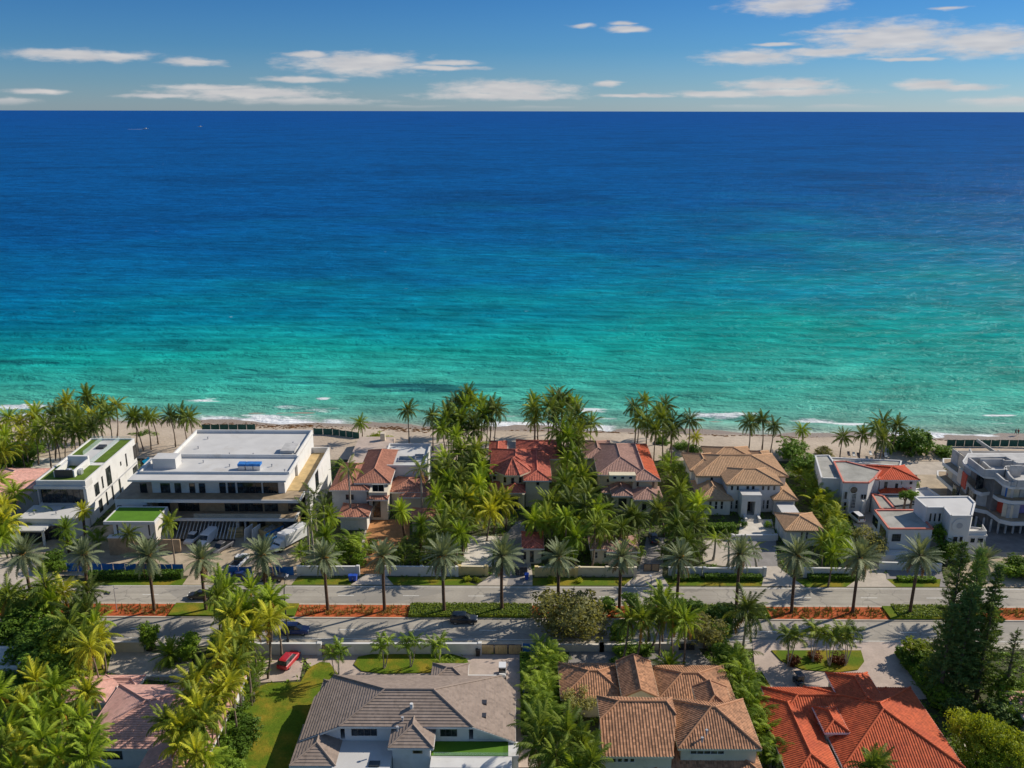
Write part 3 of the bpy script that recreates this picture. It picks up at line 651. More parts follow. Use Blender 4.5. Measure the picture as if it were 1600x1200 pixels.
# near side
patch('driveway', [(165,1018),(170,1004),(228,1004),(228,1018),(300,1030),(290,1068),(215,1062),(160,1050)], 'paver_beige')
patch('driveway', [(398,1068),(385,1040),(400,1020),(520,1020),(520,1010),(545,1010),(545,1020),(640,1022),(850,1022),(850,1200),(770,1200),(770,1060),(560,1070),(505,1066),(475,1030),(468,1063)], 'paver_pink')
patch('lawn', [(360,1230),(385,1080),(420,1068),(470,1066),(482,1044),(500,1035),(515,1036),(530,1056),(552,1072),(560,1230)], 'lawn')
isl = [(553+ 0,1040),(560,1028),(590,1022),(700,1022),(728,1030),(733,1038),(720,1047),(690,1052),(600,1054),(565,1050)]
mb = MB(); mb.prism(PG(isl), -0.05, 0.26); struct('lawn', mb, 'lawn')
patch('driveway', [(885,1060),(890,1015),(1090,1012),(1120,1050),(1110,1065)], 'paver_grey')
patch('driveway', [(1175,1000),(1480,1006),(1490,1090),(1420,1095),(1200,1090),(1180,1050)], 'paver_pink')
isl2 = [(1205,1018),(1345,1018),(1350,1035),(1340,1048),(1310,1052),(1255,1048),(1220,1034)]
mb = MB(); mb.prism(PG(isl2), -0.05, 0.26); struct('lawn', mb, 'lawn')
patch('driveway', [(1445,1030),(1480,1100),(1520,1200),(1545,1200),(1490,1090),(1455,1030)], 'stone_light')
patch('lawn', [(1180,1060),(1195,1085),(1205,1075),(1190,1050)], 'lawn')
patch('lawn', [(150,1055),(150,1030),(175,1020),(168,1050)], 'lawn')
# ================================================================ BUILDINGS
def HP(parent, pxl, pxr, pyf, z, m, d=None, pyb=None, **k):
    x0, x1, y0 = wrect(pxl, pxr, pyf, z); y1 = y0+d if d else G((pxl+pxr)/2, pyb, z).y
    hip(parent, x0, x1, y0, y1, z, m, **k); return x0, x1, y0, y1
def part(parent, name, m, *boxes, **k):
    mb = MB()
    for b in boxes: mb.box(*b)
    return mb.build(name, m, parent, **k)
def house(name, label, px, py, cat='house'):
    g = G(px, py); return thing(name, label, cat, (g.x, g.y, 0))
def rim(mb, x0, x1, y0, y1, z0, z1, t=0.3):
    mb.box(x0, x1, y0, y0+t, z0, z1); mb.box(x0, x1, y1-t, y1, z0, z1); mb.box(x0, x0+t, y0+t, y1-t, z0, z1); mb.box(x1-t, x1, y0+t, y1-t, z0, z1)
def vents(parent, pts, z):
    for (px, py) in pts:
        g = G(px, py, z); mb = MB(); mb.tube([(g.x, g.y, z-0.15), (g.x, g.y, z+0.45)], 0.12, 8); mb.tube([(g.x, g.y, z+0.45), (g.x, g.y, z+0.6)], 0.2, 8); mb.build('roof_vent', 'grey_trim', parent)
def rail(parent, pts, h=1.0, m='clear_glass', name='balustrade', t=0.04):
    mb = MB(); pm = MB()
    for a, b in zip(pts[:-1], pts[1:]):
        a, b = Vector(a), Vector(b); d = (b-a).normalized(); n = Vector((-d.y, d.x, 0))*t/2
        mb.add([a-n, b-n, b+n, a+n, a-n+Vector((0,0,h)), b-n+Vector((0,0,h)), b+n+Vector((0,0,h)), a+n+Vector((0,0,h))], [(3,2,1,0),(4,5,6,7),(0,1,5,4),(1,2,6,5),(2,3,7,6),(3,0,4,7)])
    return mb.build(name, m, parent)

# ---- far left: pink-tiled house beside the modern one
H = house('tiled_house', 'low house with salmon-pink tile roof at the far left beside the modern white house', 30, 795)
HP(H, -90, 14, 797, 4.2, 'tile_pink', pyb=731, walls='white_paint', pitch=17)
HP(H, -40, 38, 768, 4.2, 'tile_pink', d=9, walls='white_paint', pitch=17)

# ---- modern white house with roof lawns
H = house('modern_house', 'white modern house with green roof lawns and a sunken plant deck', 95, 815)
zr = 10.2; x0, x1, y0 = wrect(55.5, 133, 753.5, zr); y1 = G(200, 687, zr).y
part(H, 'wall', 'white_paint', (x0+0.4, x1, y0+3.0, y1, 0, zr-0.05), (x0+0.9, x1-0.05, y0+1.2, y0+2.95, 0, 3.6))
part(H, 'roof_slab', 'white_roof', (x0-0.5, x1+0.05, y0-0.3, y0+3.2, zr-1.5, zr-0.85), (x0, x1+0.02, y0, y0+3.1, zr-0.84, zr-0.06))
mb = MB(); rim(mb, x0, x1+0.03, y0, y1+0.03, zr-0.04, zr+0.35, 0.35); mb.build('parapet', 'white_paint', H)
part(H, 'corner_fin', 'white_paint', (x1-0.6, x1+0.06, y0-0.1, y0+2.9, 0, zr-1.5))
part(H, 'floor_slab', 'white_paint', (x0-0.2, x1-0.61, y0+0.2, y0+2.95, 3.6, 5.0))
# glazed front of the top floor, panes one by one
nb = 7
for i in range(nb):
    a = x0+0.3+(x1-0.6-x0-0.3)*i/nb; b = x0+0.3+(x1-0.6-x0-0.3)*(i+1)/nb
    pane_rect(H, 'y', y0+0.9, a, b, 5.0, zr-1.5, 1, 1, frame='dark_metal', ft=0.06)
part(H, 'glazing_back', 'dark_metal', (x0+0.3, x1-0.62, y0+0.92, y0+1.0, 5.02, zr-1.52))
part(H, 'side_fin', 'grey_trim', (x0-0.1, x0+0.2, y0+0.2, y0+0.6, 5.0, zr-1.5))
# roof lawns and plant deck
yd0 = y0+1.6; ym1 = y0+(y1-y0)*0.36; ym2 = y0+(y1-y0)*0.44
part(H, 'roof_lawn', 'roof_turf', (x0+0.4, x1-0.35, y0+0.4, ym1, zr-0.03, zr+0.12))
part(H, 'roof_lawn', 'roof_turf', (x1-3.2, x1-0.4, ym2, y1-0.4, zr-0.03, zr+0.10))
part(H, 'roof_lawn', 'roof_turf', (x0+0.4, x0+2.9, ym2+4, y1-0.4, zr-0.03, zr+0.10))
xa_, xb_ = x0+2.8, x1-3.3
mb = MB(); mb.box(xa_, xb_, ym1-0.3, ym1+0.4, zr+0.13, zr+2.4); mb.box(xa_, xa_+0.3, y0+2.4, ym1-0.31, zr+0.13, zr+1.5); mb.box(xb_-0.3, xb_, y0+2.4, ym1-0.31, zr+0.13, zr+1.7); mb.build('plant_screen', 'white_paint', H)
part(H, 'screen_panel', 'dark_metal', (xa_+0.3, xb_-0.3, y0+2.2, y0+2.35, zr+0.13, zr+1.9))
for i in range(4):
    mb = MB(); xx = xa_+0.6+i*1.25; mb.box(xx, xx+0.95, y0+3+0.8*(i%2), y0+4.1+0.8*(i%2), zr+0.13, zr+1.25); mb.tube([(xx+0.47, y0+3.55+0.8*(i%2), zr+1.25), (xx+0.47, y0+3.55+0.8*(i%2), zr+1.33)], 0.36, 12); mb.build('air_conditioner', 'light_metal', H)
part(H, 'roof_box', 'white_roof', (x0+3.4, x1-3.6, ym2+0.5, y1-0.6, zr-0.03, zr+0.05))
part(H, 'skylight', 'dark_metal', (x0+4.2, x1-4.6, y1-6.5, y1-4.5, zr+0.05, zr+0.5))
rail(H, [(x1-3.4, ym1+0.6, zr), (x1-3.4, y1-0.5, zr)], 1.1); rail(H, [(x0+3.1, ym2+4, zr), (x0+3.1, y1-0.5, zr)], 1.1); rail(H, [(x0+0.5, y1-0.45, zr), (x1-0.5, y1-0.45, zr)], 1.1)
for (u0, w_, a, b) in ((0.6, 2.0, 5.2, 8.0), (4.2, 0.6, 5.6, 8.4), (6.6, 2.3, 5.0, 9.3), (14.0, 0.5, 7.0, 8.0), (17.0, 0.6, 5.6, 8.8), (21.5, 3.0, 5.6, 9.0), (1.5, 1.6, 0.9, 3.8), (5.2, 0.6, 1.0, 4.2), (8.2, 0.7, 1.0, 4.4), (12.0, 0.8, 0.8, 4.4), (20, 2.6, 0.9, 4.0), (24.5, 0.7, 1, 4.2)):
    pane_rect(H, 'x', x1, y0+3+u0, y0+3+u0+w_, a, b, 2 if w_ > 1.4 else 1, 1, frame='dark_metal', side=1, ft=0.06)
part(H, 'side_band', 'grey_trim', (x1, x1+0.12, y0+3.0, y1, 4.45, 4.75))

# ---- its garage pavilion by the street
H = house('garage_pavilion', 'low white flat-roofed pavilion in front of the modern house', 60, 850)
zg = 4.6; x0, x1, y0 = wrect(29, 116, 812, zg); y1 = G(80, 798, zg).y
part(H, 'wall', 'white_paint', (x0, x1, y0, y1+2, 0, zg))
part(H, 'roof', 'white_roof', (x0-0.15, x1+0.15, y0-0.15, y1+2.2, zg, zg+0.3)); vents(H, [(54, 804), (88, 803)], zg+0.3)
part(H, 'canopy', 'white_roof', (x0-2.0, x0+6.6, y0-3.2, y0-0.2, 3.3, 3.65))
for i in range(6): pane_rect(H, 'y', y0-0.1, x0+0.4+i*1.35, x0+0.4+(i+1)*1.35, 0.1, 3.25, 1, 1, frame='dark_metal')
part(H, 'post', 'white_paint', (x0-1.6, x0-1.2, y0-2.9, y0-2.5, 0, 3.3)); part(H, 'post', 'white_paint', (x0+6.0, x0+6.4, y0-2.9, y0-2.5, 0, 3.3))

# ---- big white modern house
H = house('modern_mansion', 'large white modern mansion still being finished, flat white roof and long balconies', 330, 835)
Z1, Z2, Z3 = 4.2, 8.2, 12.5
X0, X1, Y0 = wrect(199, 447, 750, Z3); XB1 = G(489, 676, Z3).x; YB1 = G(380, 676, Z3).y; XBL = G(262, 690, Z3).x
YM = G(455, 716, Z3).y                                   # where the rear block widens
XN = G(246, 704, Z3).x
part(H, 'wall', 'white_paint', (X0+3.6, X1-1.2, Y0+3.0, YM, Z2, Z3-0.4), (X0+6.0, XB1, YM+0.01, YB1, 0, Z3-0.4))
part(H, 'roof', 'white_roof', (X0, X1, Y0-0.2, YM, Z3-0.39, Z3), (X0+4.6, XB1+0.05, YM+0.005, YB1+0.1, Z3-0.39, Z3))
mb = MB(); rim(mb, X0+1.2, X1-0.05, Y0+3.2, YM+0.2, Z3+0.004, Z3+0.55, 0.25); rim(mb, X0+4.65, XB1, YM+0.21, YB1, Z3+0.004, Z3+0.75, 0.3); mb.build('parapet', 'white_paint', H)
part(H, 'roof_house', 'white_roof', (X0+3.0, X0+8.0, Y0+6, Y0+9.5, Z3+0.004, Z3+2.3)); part(H, 'roof_house', 'concrete', (G(444,705,Z3).x, G(466,705,Z3).x, YM+1, YM+6, Z3+0.76, Z3+1.4))
vents(H, [(325,686),(310,701),(359,711),(318,723),(359,729),(396,712),(425,729),(458,694),(284,723),(445,737)], Z3)
for i, dx in enumerate((0, 1.7, 3.3)):
    g = G(372, 735, Z3); mb = MB(); mb.box(g.x+dx, g.x+dx+1.45, g.y, g.y+1.6, Z3+0.01, Z3+0.95); o = mb.build('roof_crate', 'light_metal', H)
    mb = MB(); mb.box(g.x+dx-0.05, g.x+dx+1.5, g.y-0.05, g.y+1.65, Z3+0.96, Z3+1.45); mb.build('tarpaulin', 'blue_mesh', o)
# floor slabs with deep balconies
XL2, XR2, _ = wrect(176, 469, 781, Z2); XL1, XR1, _ = wrect(258, 462, 810, Z1)
part(H, 'balcony_slab', 'white_paint', (XL2+6.5, XR2, Y0-0.6, YM, Z2-0.65, Z2-0.01))
part(H, 'balcony_floor', 'tan_deck', (XL2+0.3, XR2-0.3, Y0-0.3, YM, Z2-0.005, Z2+0.03))
part(H, 'balcony_slab', 'white_paint', (XL1, XR1, Y0-1.2, Y0+8, Z1-0.6, Z1-0.01)); part(H, 'balcony_floor', 'tan_deck', (XL1+0.3, XR1-0.3, Y0-0.9, Y0+8, Z1-0.005, Z1+0.03))
part(H, 'wall', 'wood_cladding', (XL1-5.0, XR2-1.5, Y0+2.4, YM-0.02, Z1, Z2-0.66)); part(H, 'wall', 'white_paint', (XL2+0.2, XL2+6.9, Y0-0.3, YM-0.1, 0.0, Z2-0.02))
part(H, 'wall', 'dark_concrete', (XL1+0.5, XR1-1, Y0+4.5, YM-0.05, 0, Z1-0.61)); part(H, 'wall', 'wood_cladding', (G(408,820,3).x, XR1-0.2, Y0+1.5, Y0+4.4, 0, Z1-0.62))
# right-hand terrace at second-floor level, boarded with plywood, with its parapet
XT0, XT1 = X1-1.2, G(514, 703, Z2+1.0).x; YT0 = Y0-0.5
part(H, 'wing', 'white_paint', (XR2-0.1, XT1, YT0+5, YB1-2, 0, Z2-0.02)); part(H, 'terrace_floor', 'plywood', (XT0, XT1-0.3, YT0+4.8, YB1-2, Z2+0.035, Z2+0.08))
part(H, 'terrace_parapet', 'white_paint', (XT1-0.3, XT1, YT0+5, YB1-2, Z2-0.01, Z2+1.4), (XB1, XT1-0.31, YB1-2.3, YB1-2, Z2-0.01, Z2+1.4))
yw = Y0+3.0; YW1 = Y0+2.4
for (a, b) in ((220,229),(252,265),(274,282),(297,304),(312,320)): win(H, yw, a, 755, b, 770, 1, 1, frame='dark_metal')
for (a, b, n) in ((344,352,1),(357,367,1),(372,408,4),(412,434,3)): win(H, yw, a, 754, b, 771, n, 1, frame='dark_metal')
for (a, b, n) in ((249,265,2),(280,311,3),(352,371,2),(374,410,4),(414,434,2),(451,469,2)): win(H, YW1, a, 785.5, b, 799.5, n, 1, frame='dark_metal')
for (a, b) in ((184,190),(224,234)): win(H, Y0-0.3, a, 789.5, b, 793.5, 1, 1, frame='dark_metal')
winx(H, XT1, 492, 757, 498, 741, 1, 1, frame='dark_metal')
rail(H, [(XL1+6, Y0-0.9, Z1), (XR1-3, Y0-0.9, Z1)], 1.0, 'clear_glass')
part(H, 'column', 'concrete', (G(371,820,2).x, G(371,820,2).x+0.6, Y0-0.5, Y0+0.1, 0, Z1-0.61)); part(H, 'column', 'concrete', (G(384,820,2).x, G(384,820,2).x+0.35, Y0-0.5, Y0-0.1, 0, Z1-0.61)); part(H, 'column', 'plywood', (G(388,820,2).x, G(400,820,2).x, Y0+1.2, Y0+1.4, 0, 3.0))
part(H, 'glass_screen', 'glass', (XR1-2.6, XR1+0.4, Y0-1.4, Y0-1.3, 0.2, Z1-0.6))
# sloping white pergola blades over the garage ramp
xp0, xp1 = G(283, 825, 1.5).x, G(372, 825, 1.5).x
for i in range(17):
    x = xp0+(xp1-xp0)*i/16; mb = MB(); mb.add([(x-0.06, Y0-3.4, 0.5),(x+0.06, Y0-3.4, 0.5),(x+0.06, Y0+0.8, 3.2),(x-0.06, Y0+0.8, 3.2),(x-0.06, Y0-3.4, 0.8),(x+0.06, Y0-3.4, 0.8),(x+0.06, Y0+0.8, 3.5),(x-0.06, Y0+0.8, 3.5)], [(3,2,1,0),(4,5,6,7),(0,1,5,4),(1,2,6,5),(2,3,7,6),(3,0,4,7)]); mb.build('pergola_blade', 'white_paint', H)
part(H, 'pergola_beam', 'dark_metal', (xp0-0.3, xp1+0.3, Y0-3.5, Y0-3.3, 0.1, 0.5))
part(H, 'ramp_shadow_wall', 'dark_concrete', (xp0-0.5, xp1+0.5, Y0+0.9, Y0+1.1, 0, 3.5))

# ---- its garage with a turf roof and timber front
H = house('garage', 'garage with bright turf roof and timber-clad walls in front of the mansion', 215, 880)
zg = 7.0; x0, x1, y0 = wrect(161, 241, 817, zg); y1 = G(222, 793, zg).y
part(H, 'wall', 'white_paint', (x0+1.6, x1-0.4, y0+0.6, y1-0.2, 3.2, zg-0.4)); part(H, 'side_wall', 'stone_light', (x1-0.39, x1, y0+0.2, y1+0.4, 0, zg-0.42))
part(H, 'roof_slab', 'white_roof', (x0, x1+0.1, y0, y1, zg-0.4, zg-0.02)); mb = MB(); rim(mb, x0, x1+0.1, y0, y1, zg-0.015, zg+0.25, 0.3); mb.build('parapet', 'white_paint', H)
part(H, 'roof_lawn', 'turf', (x0+0.3, x1-0.2, y0+0.3, y1-0.3, zg-0.014, zg+0.15))
xa_, xb_, ya_ = wrect(168, 216, 841, 3.9); 
part(H, 'timber_wall', 'wood_cladding', (xa_, xb_, ya_, y1-0.3, 0, 3.9)); part(H, 'timber_cap', 'white_paint', (xa_-0.1, xb_+0.1, ya_-0.1, y0+0.6, 3.905, 4.1))
for i in range(24):
    x = xa_+(xb_-xa_)*(i+0.5)/24; part(H, 'timber_board', 'wood_cladding', (x-0.10, x+0.10, ya_-0.05, ya_-0.005, 0.05, 3.85))
part(H, 'timber_wall', 'wood_cladding', (xb_+0.2, x1+4.5, ya_+1.2, ya_+1.5, 0, 3.0)); part(H, 'window_slot', 'dark_metal', (x0+2.3, x0+2.6, y0+0.55, y0+0.59, 3.9, 6.3)); part(H, 'window_slot', 'dark_metal', (x1-1.6, x1-1.3, y0+0.55, y0+0.59, 3.9, 6.3))

# ---- terracotta villa left of the centre
H = house('terracotta_villa', 'villa with terracotta hip roofs, white flat rear roof and orange paved drive', 580, 831)
tm = 'tile_terracotta'
a = HP(H, 514, 576, 766, 6.4, tm, d=16, walls='white_paint', pitch=19)
b = HP(H, 553, 610, 755, 7.4, tm, d=20, walls='white_paint', pitch=24, axis='y')
HP(H, 607, 664, 769, 5.0, tm, d=9, walls='beige_stucco', pitch=18)
HP(H, 624, 692, 777, 4.4, tm, d=8, walls='beige_stucco', pitch=20)
c = HP(H, 527, 576, 808, 3.3, tm, d=7, walls='white_paint', pitch=16)
HP(H, 640, 690, 812, 3.2, tm, d=6, walls='beige_stucco', pitch=18)
x0, x1, y0 = wrect(596, 664, 731, 7.6); y1 = G(640, 697, 7.6).y
part(H, 'wall', 'white_paint', (x0, x1, y0, y1, 0, 7.55)); part(H, 'flat_roof', 'white_roof', (x0-0.1, x1+0.1, y0-0.1, y1+0.1, 7.555, 7.75))
mb = MB(); rim(mb, x0-0.1, x1+0.1, y0-0.1, y1+0.1, 7.755, 8.3, 0.3); mb.build('parapet', 'white_paint', H)
for (px, py, s_) in ((636,718,2.0),(606,712,1.0),(603,719,1.0),(655,713,1.1)):
    g = G(px, py, 7.8); mb = MB(); mb.box(g.x-s_, g.x+s_, g.y-s_*0.7, g.y+s_*0.7, 7.755, 8.1); o = mb.build('skylight', 'grey_trim', H); mb = MB(); mb.box(g.x-s_+.15, g.x+s_-.15, g.y-s_*0.7+.15, g.y+s_*0.7-.15, 8.105, 8.14); mb.build('pane', 'glass', o)
x0, x1, y0 = wrect(576, 605, 772, 6.2); part(H, 'entrance_tower', 'beige_stucco', (x0, x1, y0, y0+7, 0, 6.6))
hip(H, x0-0.3, x1+0.3, y0-1.2, y0+0.9, 5.4, tm, pitch=20)
w = win(H, y0, 583.5, 780, 594, 808, 2, 3, frame='dark_metal', name='door'); win(H, y0, 582, 757, 600, 768, 2, 1)
win(H, a[2]+0.5, 540, 772, 553, 781, 2, 1); win(H, c[2]+0.5, 540, 815, 560, 829, 4, 1, name='garage_door', glass='white_paint')
x0, x1, y0 = wrect(540, 600, 716, 5.0); part(H, 'side_terrace', 'paver_pink', (x0, x1, y0, y0+20, 0, 3.2)); part(H, 'chimney', 'beige_stucco', (G(598,690,3).x-0.6, G(598,690,3).x+0.6, G(598,690,3).y, G(598,690,3).y+1.2, 0, 5.2))

# ---- central villa: red barrel tile, round turret
H = house('turret_villa', 'cream villa with red barrel-tile roofs and a round stair turret, centre of the row', 805, 780)
tm = 'tile_red'
b = HP(H, 818, 862, 751, 6.7, tm, d=19, walls='cream_paint', pitch=20, axis='y')
a = HP(H, 765, 846, 741, 6.7, tm, d=16, walls='cream_paint', pitch=19)
HP(H, 763, 792, 712, 6.3, tm, d=10, walls='cream_paint', pitch=16); HP(H, 806, 880, 717, 6.3, tm, d=13, walls='cream_paint', pitch=16)
c = HP(H, 787, 821, 770, 4.4, tm, d=7.5, walls='cream_paint', pitch=24, axis='y')
HP(H, 764, 792, 766, 4.2, tm, d=5, walls='cream_paint', pitch=20)
g = G(801, 741, 7.3); cx, cy = g.x, g.y+3.2; cr = 4.4; zt = 7.4
ring = [Vector((cx+cr*math.cos(R(22.5+45*i)), cy+cr*math.sin(R(22.5+45*i)), zt)) for i in range(8)]; apex = Vector((cx, cy, zt+2.7))
roof_from(H, [[ring[i], ring[(i+1)%8], apex] for i in range(8)], tm, [(ring[i], apex) for i in range(8)], 'cream_paint', eaves=[(ring[i], ring[(i+1)%8]) for i in range(8)], name='turret_roof')
mb = MB(); mb.tube([(cx, cy, 0), (cx, cy, zt-0.05)], 3.7, 16); mb.build('turret', 'cream_paint', H)
for ang in (-118, -90, -62, -38):
    d = Vector((math.cos(R(ang)), math.sin(R(ang)), 0)); t = Vector((-d.y, d.x, 0)); q = Vector((cx, cy, 0))+d*3.66
    mb = MB(); pts = [q+t*sx*0.32+d*sy for sy in (0, 0.12) for sx in (-1, 1)]
    mb.prism([(pts[0].x,pts[0].y),(pts[1].x,pts[1].y),(pts[3].x,pts[3].y),(pts[2].x,pts[2].y)], 5.3, 6.6); mb.build('turret_window', 'glass', H)
win(H, a[2]+0.5, 770.5, 741.5, 775, 749, 1, 1, frame='dark_metal'); win(H, b[2]+0.5, 838, 753, 842.5, 758, 1, 1, frame='dark_metal'); win(H, c[2]+0.5, 797, 775, 810, 795, 2, 1, frame='dark_metal', name='door')
part(H, 'column', 'cream_paint', (c[0]+0.2, c[0]+0.7, c[2]-0.6, c[2]-0.1, 0, 4.3)); part(H, 'column', 'cream_paint', (c[1]-0.7, c[1]-0.2, c[2]-0.6, c[2]-0.1, 0, 4.3))
g = G(777, 701, 5); part(H, 'rear_terrace', 'paver_pink', (g.x-2, g.x+18, g.y, g.y+5, 0, 5.0))
H = house('gatehouse', 'small red-roofed gatehouse beside the drive of the central turret villa', 830, 880, 'gatehouse')
a = HP(H, 815, 850, 857, 3.6, tm, pyb=831, walls='cream_paint', pitch=20); win(H, a[2]+0.5, 818, 862, 822, 874, 1, 1, frame='dark_metal'); win(H, a[2]+0.5, 828, 861, 834, 878, 1, 1, frame='dark_metal', name='door')

# ---- rose-brown villa right of the centre
H = house('rose_villa', 'cream villa with rose-brown tile roofs and one bright orange slope', 985, 790)
tm = 'tile_rose'
HP(H, 912, 960, 716, 6.6, tm, d=12, walls='cream_paint', pitch=18)
a = HP(H, 934, 1012, 742, 6.9, tm, d=20, walls='cream_paint', pitch=20)
b = HP(H, 986, 1032, 750.5, 6.5, tm, d=23, walls='cream_paint', pitch=21, axis='y')
x0, x1, y0, y1 = b; hh = (x1-x0)/2*math.tan(R(21)); xm = (x0+x1)/2; up_ = Vector((math.sin(R(21)), 0, math.cos(R(21))))*0.05
roof_from(H, [[Vector(q)+up_ for q in ((x1, y0+0.2, 6.5), (x1, y1-0.2, 6.5), (xm+0.1, y1-(xm-x0), 6.5+hh), (xm+0.1, y0+(xm-x0), 6.5+hh))]], 'tile_orange', name='orange_slope')
c = HP(H, 956, 989, 775, 4.2, tm, d=9, walls='cream_paint', pitch=22, axis='y'); d_ = HP(H, 990, 1037, 781, 3.9, tm, d=7, walls='cream_paint', pitch=20); HP(H, 940, 962, 770, 3.6, tm, d=7, walls='cream_paint', pitch=18)
for (p0, p1) in ((994.5, 998), (1019, 1022.5)): win(H, b[2]+0.5, p0, 753, p1, 760, 1, 1, frame='dark_metal')
win(H, a[2]+0.5, 948, 748, 952, 753, 1, 1, frame='dark_metal'); win(H, c[2]+0.5, 966, 779, 979, 794, 2, 1, frame='dark_metal', name='door'); win(H, d_[2]+0.5, 1003, 787, 1010, 797, 1, 1, frame='dark_metal'); win(H, d_[2]+0.5, 1018, 787, 1025, 797, 1, 1, frame='dark_metal')
g = G(972, 742, 7.6); mb = MB(); mb.box(g.x-3, g.x+3, g.y-1.2, g.y+0.8, 6.5, 8.0); o = mb.build('dormer', 'cream_paint', H)
for k in (-1.8, 0, 1.8): pane_rect(H, 'y', g.y-1.2, g.x+k-0.4, g.x+k+0.4, 7.1, 7.75, frame='white_paint', ft=0.06)
H = house('garage', 'rose-roofed cream garage at the street front right of the central plot', 945, 885)
a = HP(H, 922, 962, 858, 3.6, tm, pyb=834, walls='cream_paint', pitch=20); a2 = HP(H, 948, 1000, 862, 3.4, tm, d=7, walls='cream_paint', pitch=18)
win(H, a[2]+0.5, 929, 862, 934, 872, 1, 2); win(H, a[2]+0.5, 943, 862, 948, 872, 1, 2); win(H, a2[2]+0.5, 966, 866, 972, 876, 1, 2); win(H, a2[2]+0.5, 982, 866, 988, 876, 1, 2)

# ---- tan-roofed white villa
H = house('tan_villa', 'white villa with tan tile roofs and a tall entrance portal', 1170, 812)
tm = 'tile_tan'; tr_ = 'dark_metal'; kk = dict(walls='white_paint', pitch=18, fascia='wood_cladding')
HP(H, 1107, 1183, 720, 6.6, tm, d=9.5, **kk)
a = HP(H, 1088, 1232, 744, 6.7, tm, d=14, **kk); HP(H, 1078, 1130, 735, 6.7, tm, d=11, **kk); HP(H, 1190, 1230, 744, 6.5, tm, d=16, **kk)
b = HP(H, 1135, 1224, 757, 6.9, tm, d=10, **kk)
c = HP(H, 1093, 1146, 781, 3.9, tm, d=10.5, walls='white_paint', pitch=24, fascia='wood_cladding'); d_ = HP(H, 1208, 1247, 781, 3.9, tm, d=12, walls='white_paint', pitch=24, fascia='wood_cladding')
yb = b[2]+0.5
for (p0, p1) in ((1142,1145.5),(1151,1154.5),(1166,1170.5),(1174.5,1179),(1190.5,1194),(1199,1202.5),(1208,1211.5)): win(H, yb, p0, 759.5, p1, 765.5, 1, 1, frame='dark_metal')
for (p0, p1) in ((1141,1145),(1148,1153.5),(1191,1195),(1196.5,1202),(1205,1210.5)): win(H, yb, p0, 781, p1, 795, 1, 2)
for (p0, p1) in ((1107,1112.5),(1116,1121.5),(1125,1130.5)): win(H, c[2]+0.5, p0, 783, p1, 795.5, 1, 2)
win(H, a[2]+0.5, 1110, 746, 1114, 752, 1, 1, frame='dark_metal')
x0, x1, y0 = wrect(1160, 1190.5, 774.5, 5.4); 
part(H, 'portal', 'white_paint', (x0, x0+1.3, y0, yb, 0, 5.4), (x1-1.3, x1, y0, yb, 0, 5.4), (x0+1.31, x1-1.31, y0, yb, 4.0, 5.39), (x0+1.32, x1-1.32, y0+0.9, yb, 0, 0.4)); part(H, 'portal_roof', 'white_roof', (x0-0.05, x1+0.05, y0-0.05, yb-0.02, 5.405, 5.55))
pane_rect(H, 'y', yb-0.3, x0+1.5, x1-1.5, 0.4, 3.6, 2, 1, frame='wood_cladding', name='door')
for i in range(5): part(H, 'step', 'stone_light', (x0+1.0, x1-1.0, y0-0.4*(i+1), y0-0.4*i-0.005, 0, 0.75-0.14*i))
part(H, 'stair_cheek', 'white_paint', (x0+0.4, x0+0.9, y0-2.4, y0-0.05, 0, 0.95)); part(H, 'stair_cheek', 'white_paint', (x1-0.9, x1-0.4, y0-2.4, y0-0.05, 0, 0.95))
part(H, 'side_link', 'white_roof', (G(1216,792,3).x, G(1243,792,3).x, G(1230,803,3).y, G(1230,786,3).y, 0, 3.0))
H = house('garage', 'white garage with tan hip roof beside the villa with the tall portal', 1240, 860)
a = HP(H, 1227, 1289, 829, 3.7, tm, pyb=801, **kk); 
for i, (p0, p1) in enumerate(((1250,1255),(1258,1263))): win(H, a[2]+0.5, p0, 831, p1, 843, 1, 2)
for k in (0.2, 0.6): pane_rect(H, 'x', a[0]+0.5, a[2]+1.0+k*8, a[2]+3.6+k*8, 0.1, 2.6, 1, 4, side=-1, name='garage_door', glass='white_paint')

# ---- white complex with grey flat roofs, coral copings and a scarlet tiled roof
H = house('white_complex', 'white flat-roofed house with coral copings, arched windows and a scarlet tile roof', 1340, 800)
def flat(parent, pts, z, rm='grey_gravel_roof', wall='white_paint', cop='coral_trim', z0=0.0):
    P = PG(pts, z); mb = MB(); mb.prism(P, z0, z-0.02); mb.build('wall', wall, parent); mb = MB(); c = sum((Vector((p[0],p[1],0)) for p in P), Vector())/len(P)
    mb.sheet([(c.x+(p[0]-c.x)*0.97, c.y+(p[1]-c.y)*0.97) for p in P], z+0.02); mb.build('flat_roof', rm, parent)
    n = len(P); cm = MB()
    for i in range(n):
        a_, b_ = Vector((*P[i], z)), Vector((*P[(i+1)%n], z)); d = (b_-a_).normalized(); nn = Vector((-d.y, d.x, 0))*0.18; u = Vector((0,0,0.28)); a_ = a_-d*0.1; b_ = b_+d*0.1
        cm.add([a_-nn, b_-nn, b_+nn, a_+nn, a_-nn+u, b_-nn+u, b_+nn+u, a_+nn+u], [(3,2,1,0),(4,5,6,7),(0,1,5,4),(1,2,6,5),(2,3,7,6),(3,0,4,7)])
    cm.build('coping', cop, parent); return P
zc = 7.5
flat(H, [(1318,754.5),(1357,755),(1366,748),(1376,736),(1322,722),(1303,722)], zc); flat(H, [(1284,748),(1317,749),(1303,724),(1295,712.5),(1274,713)], zc-0.6, cop='white_paint')
flat(H, [(1357,750),(1374,750),(1376,735),(1372,728),(1340,728)], 6.9); flat(H, [(1302,721),(1406,729),(1408,721),(1295,716)], 6.4, cop='white_paint')
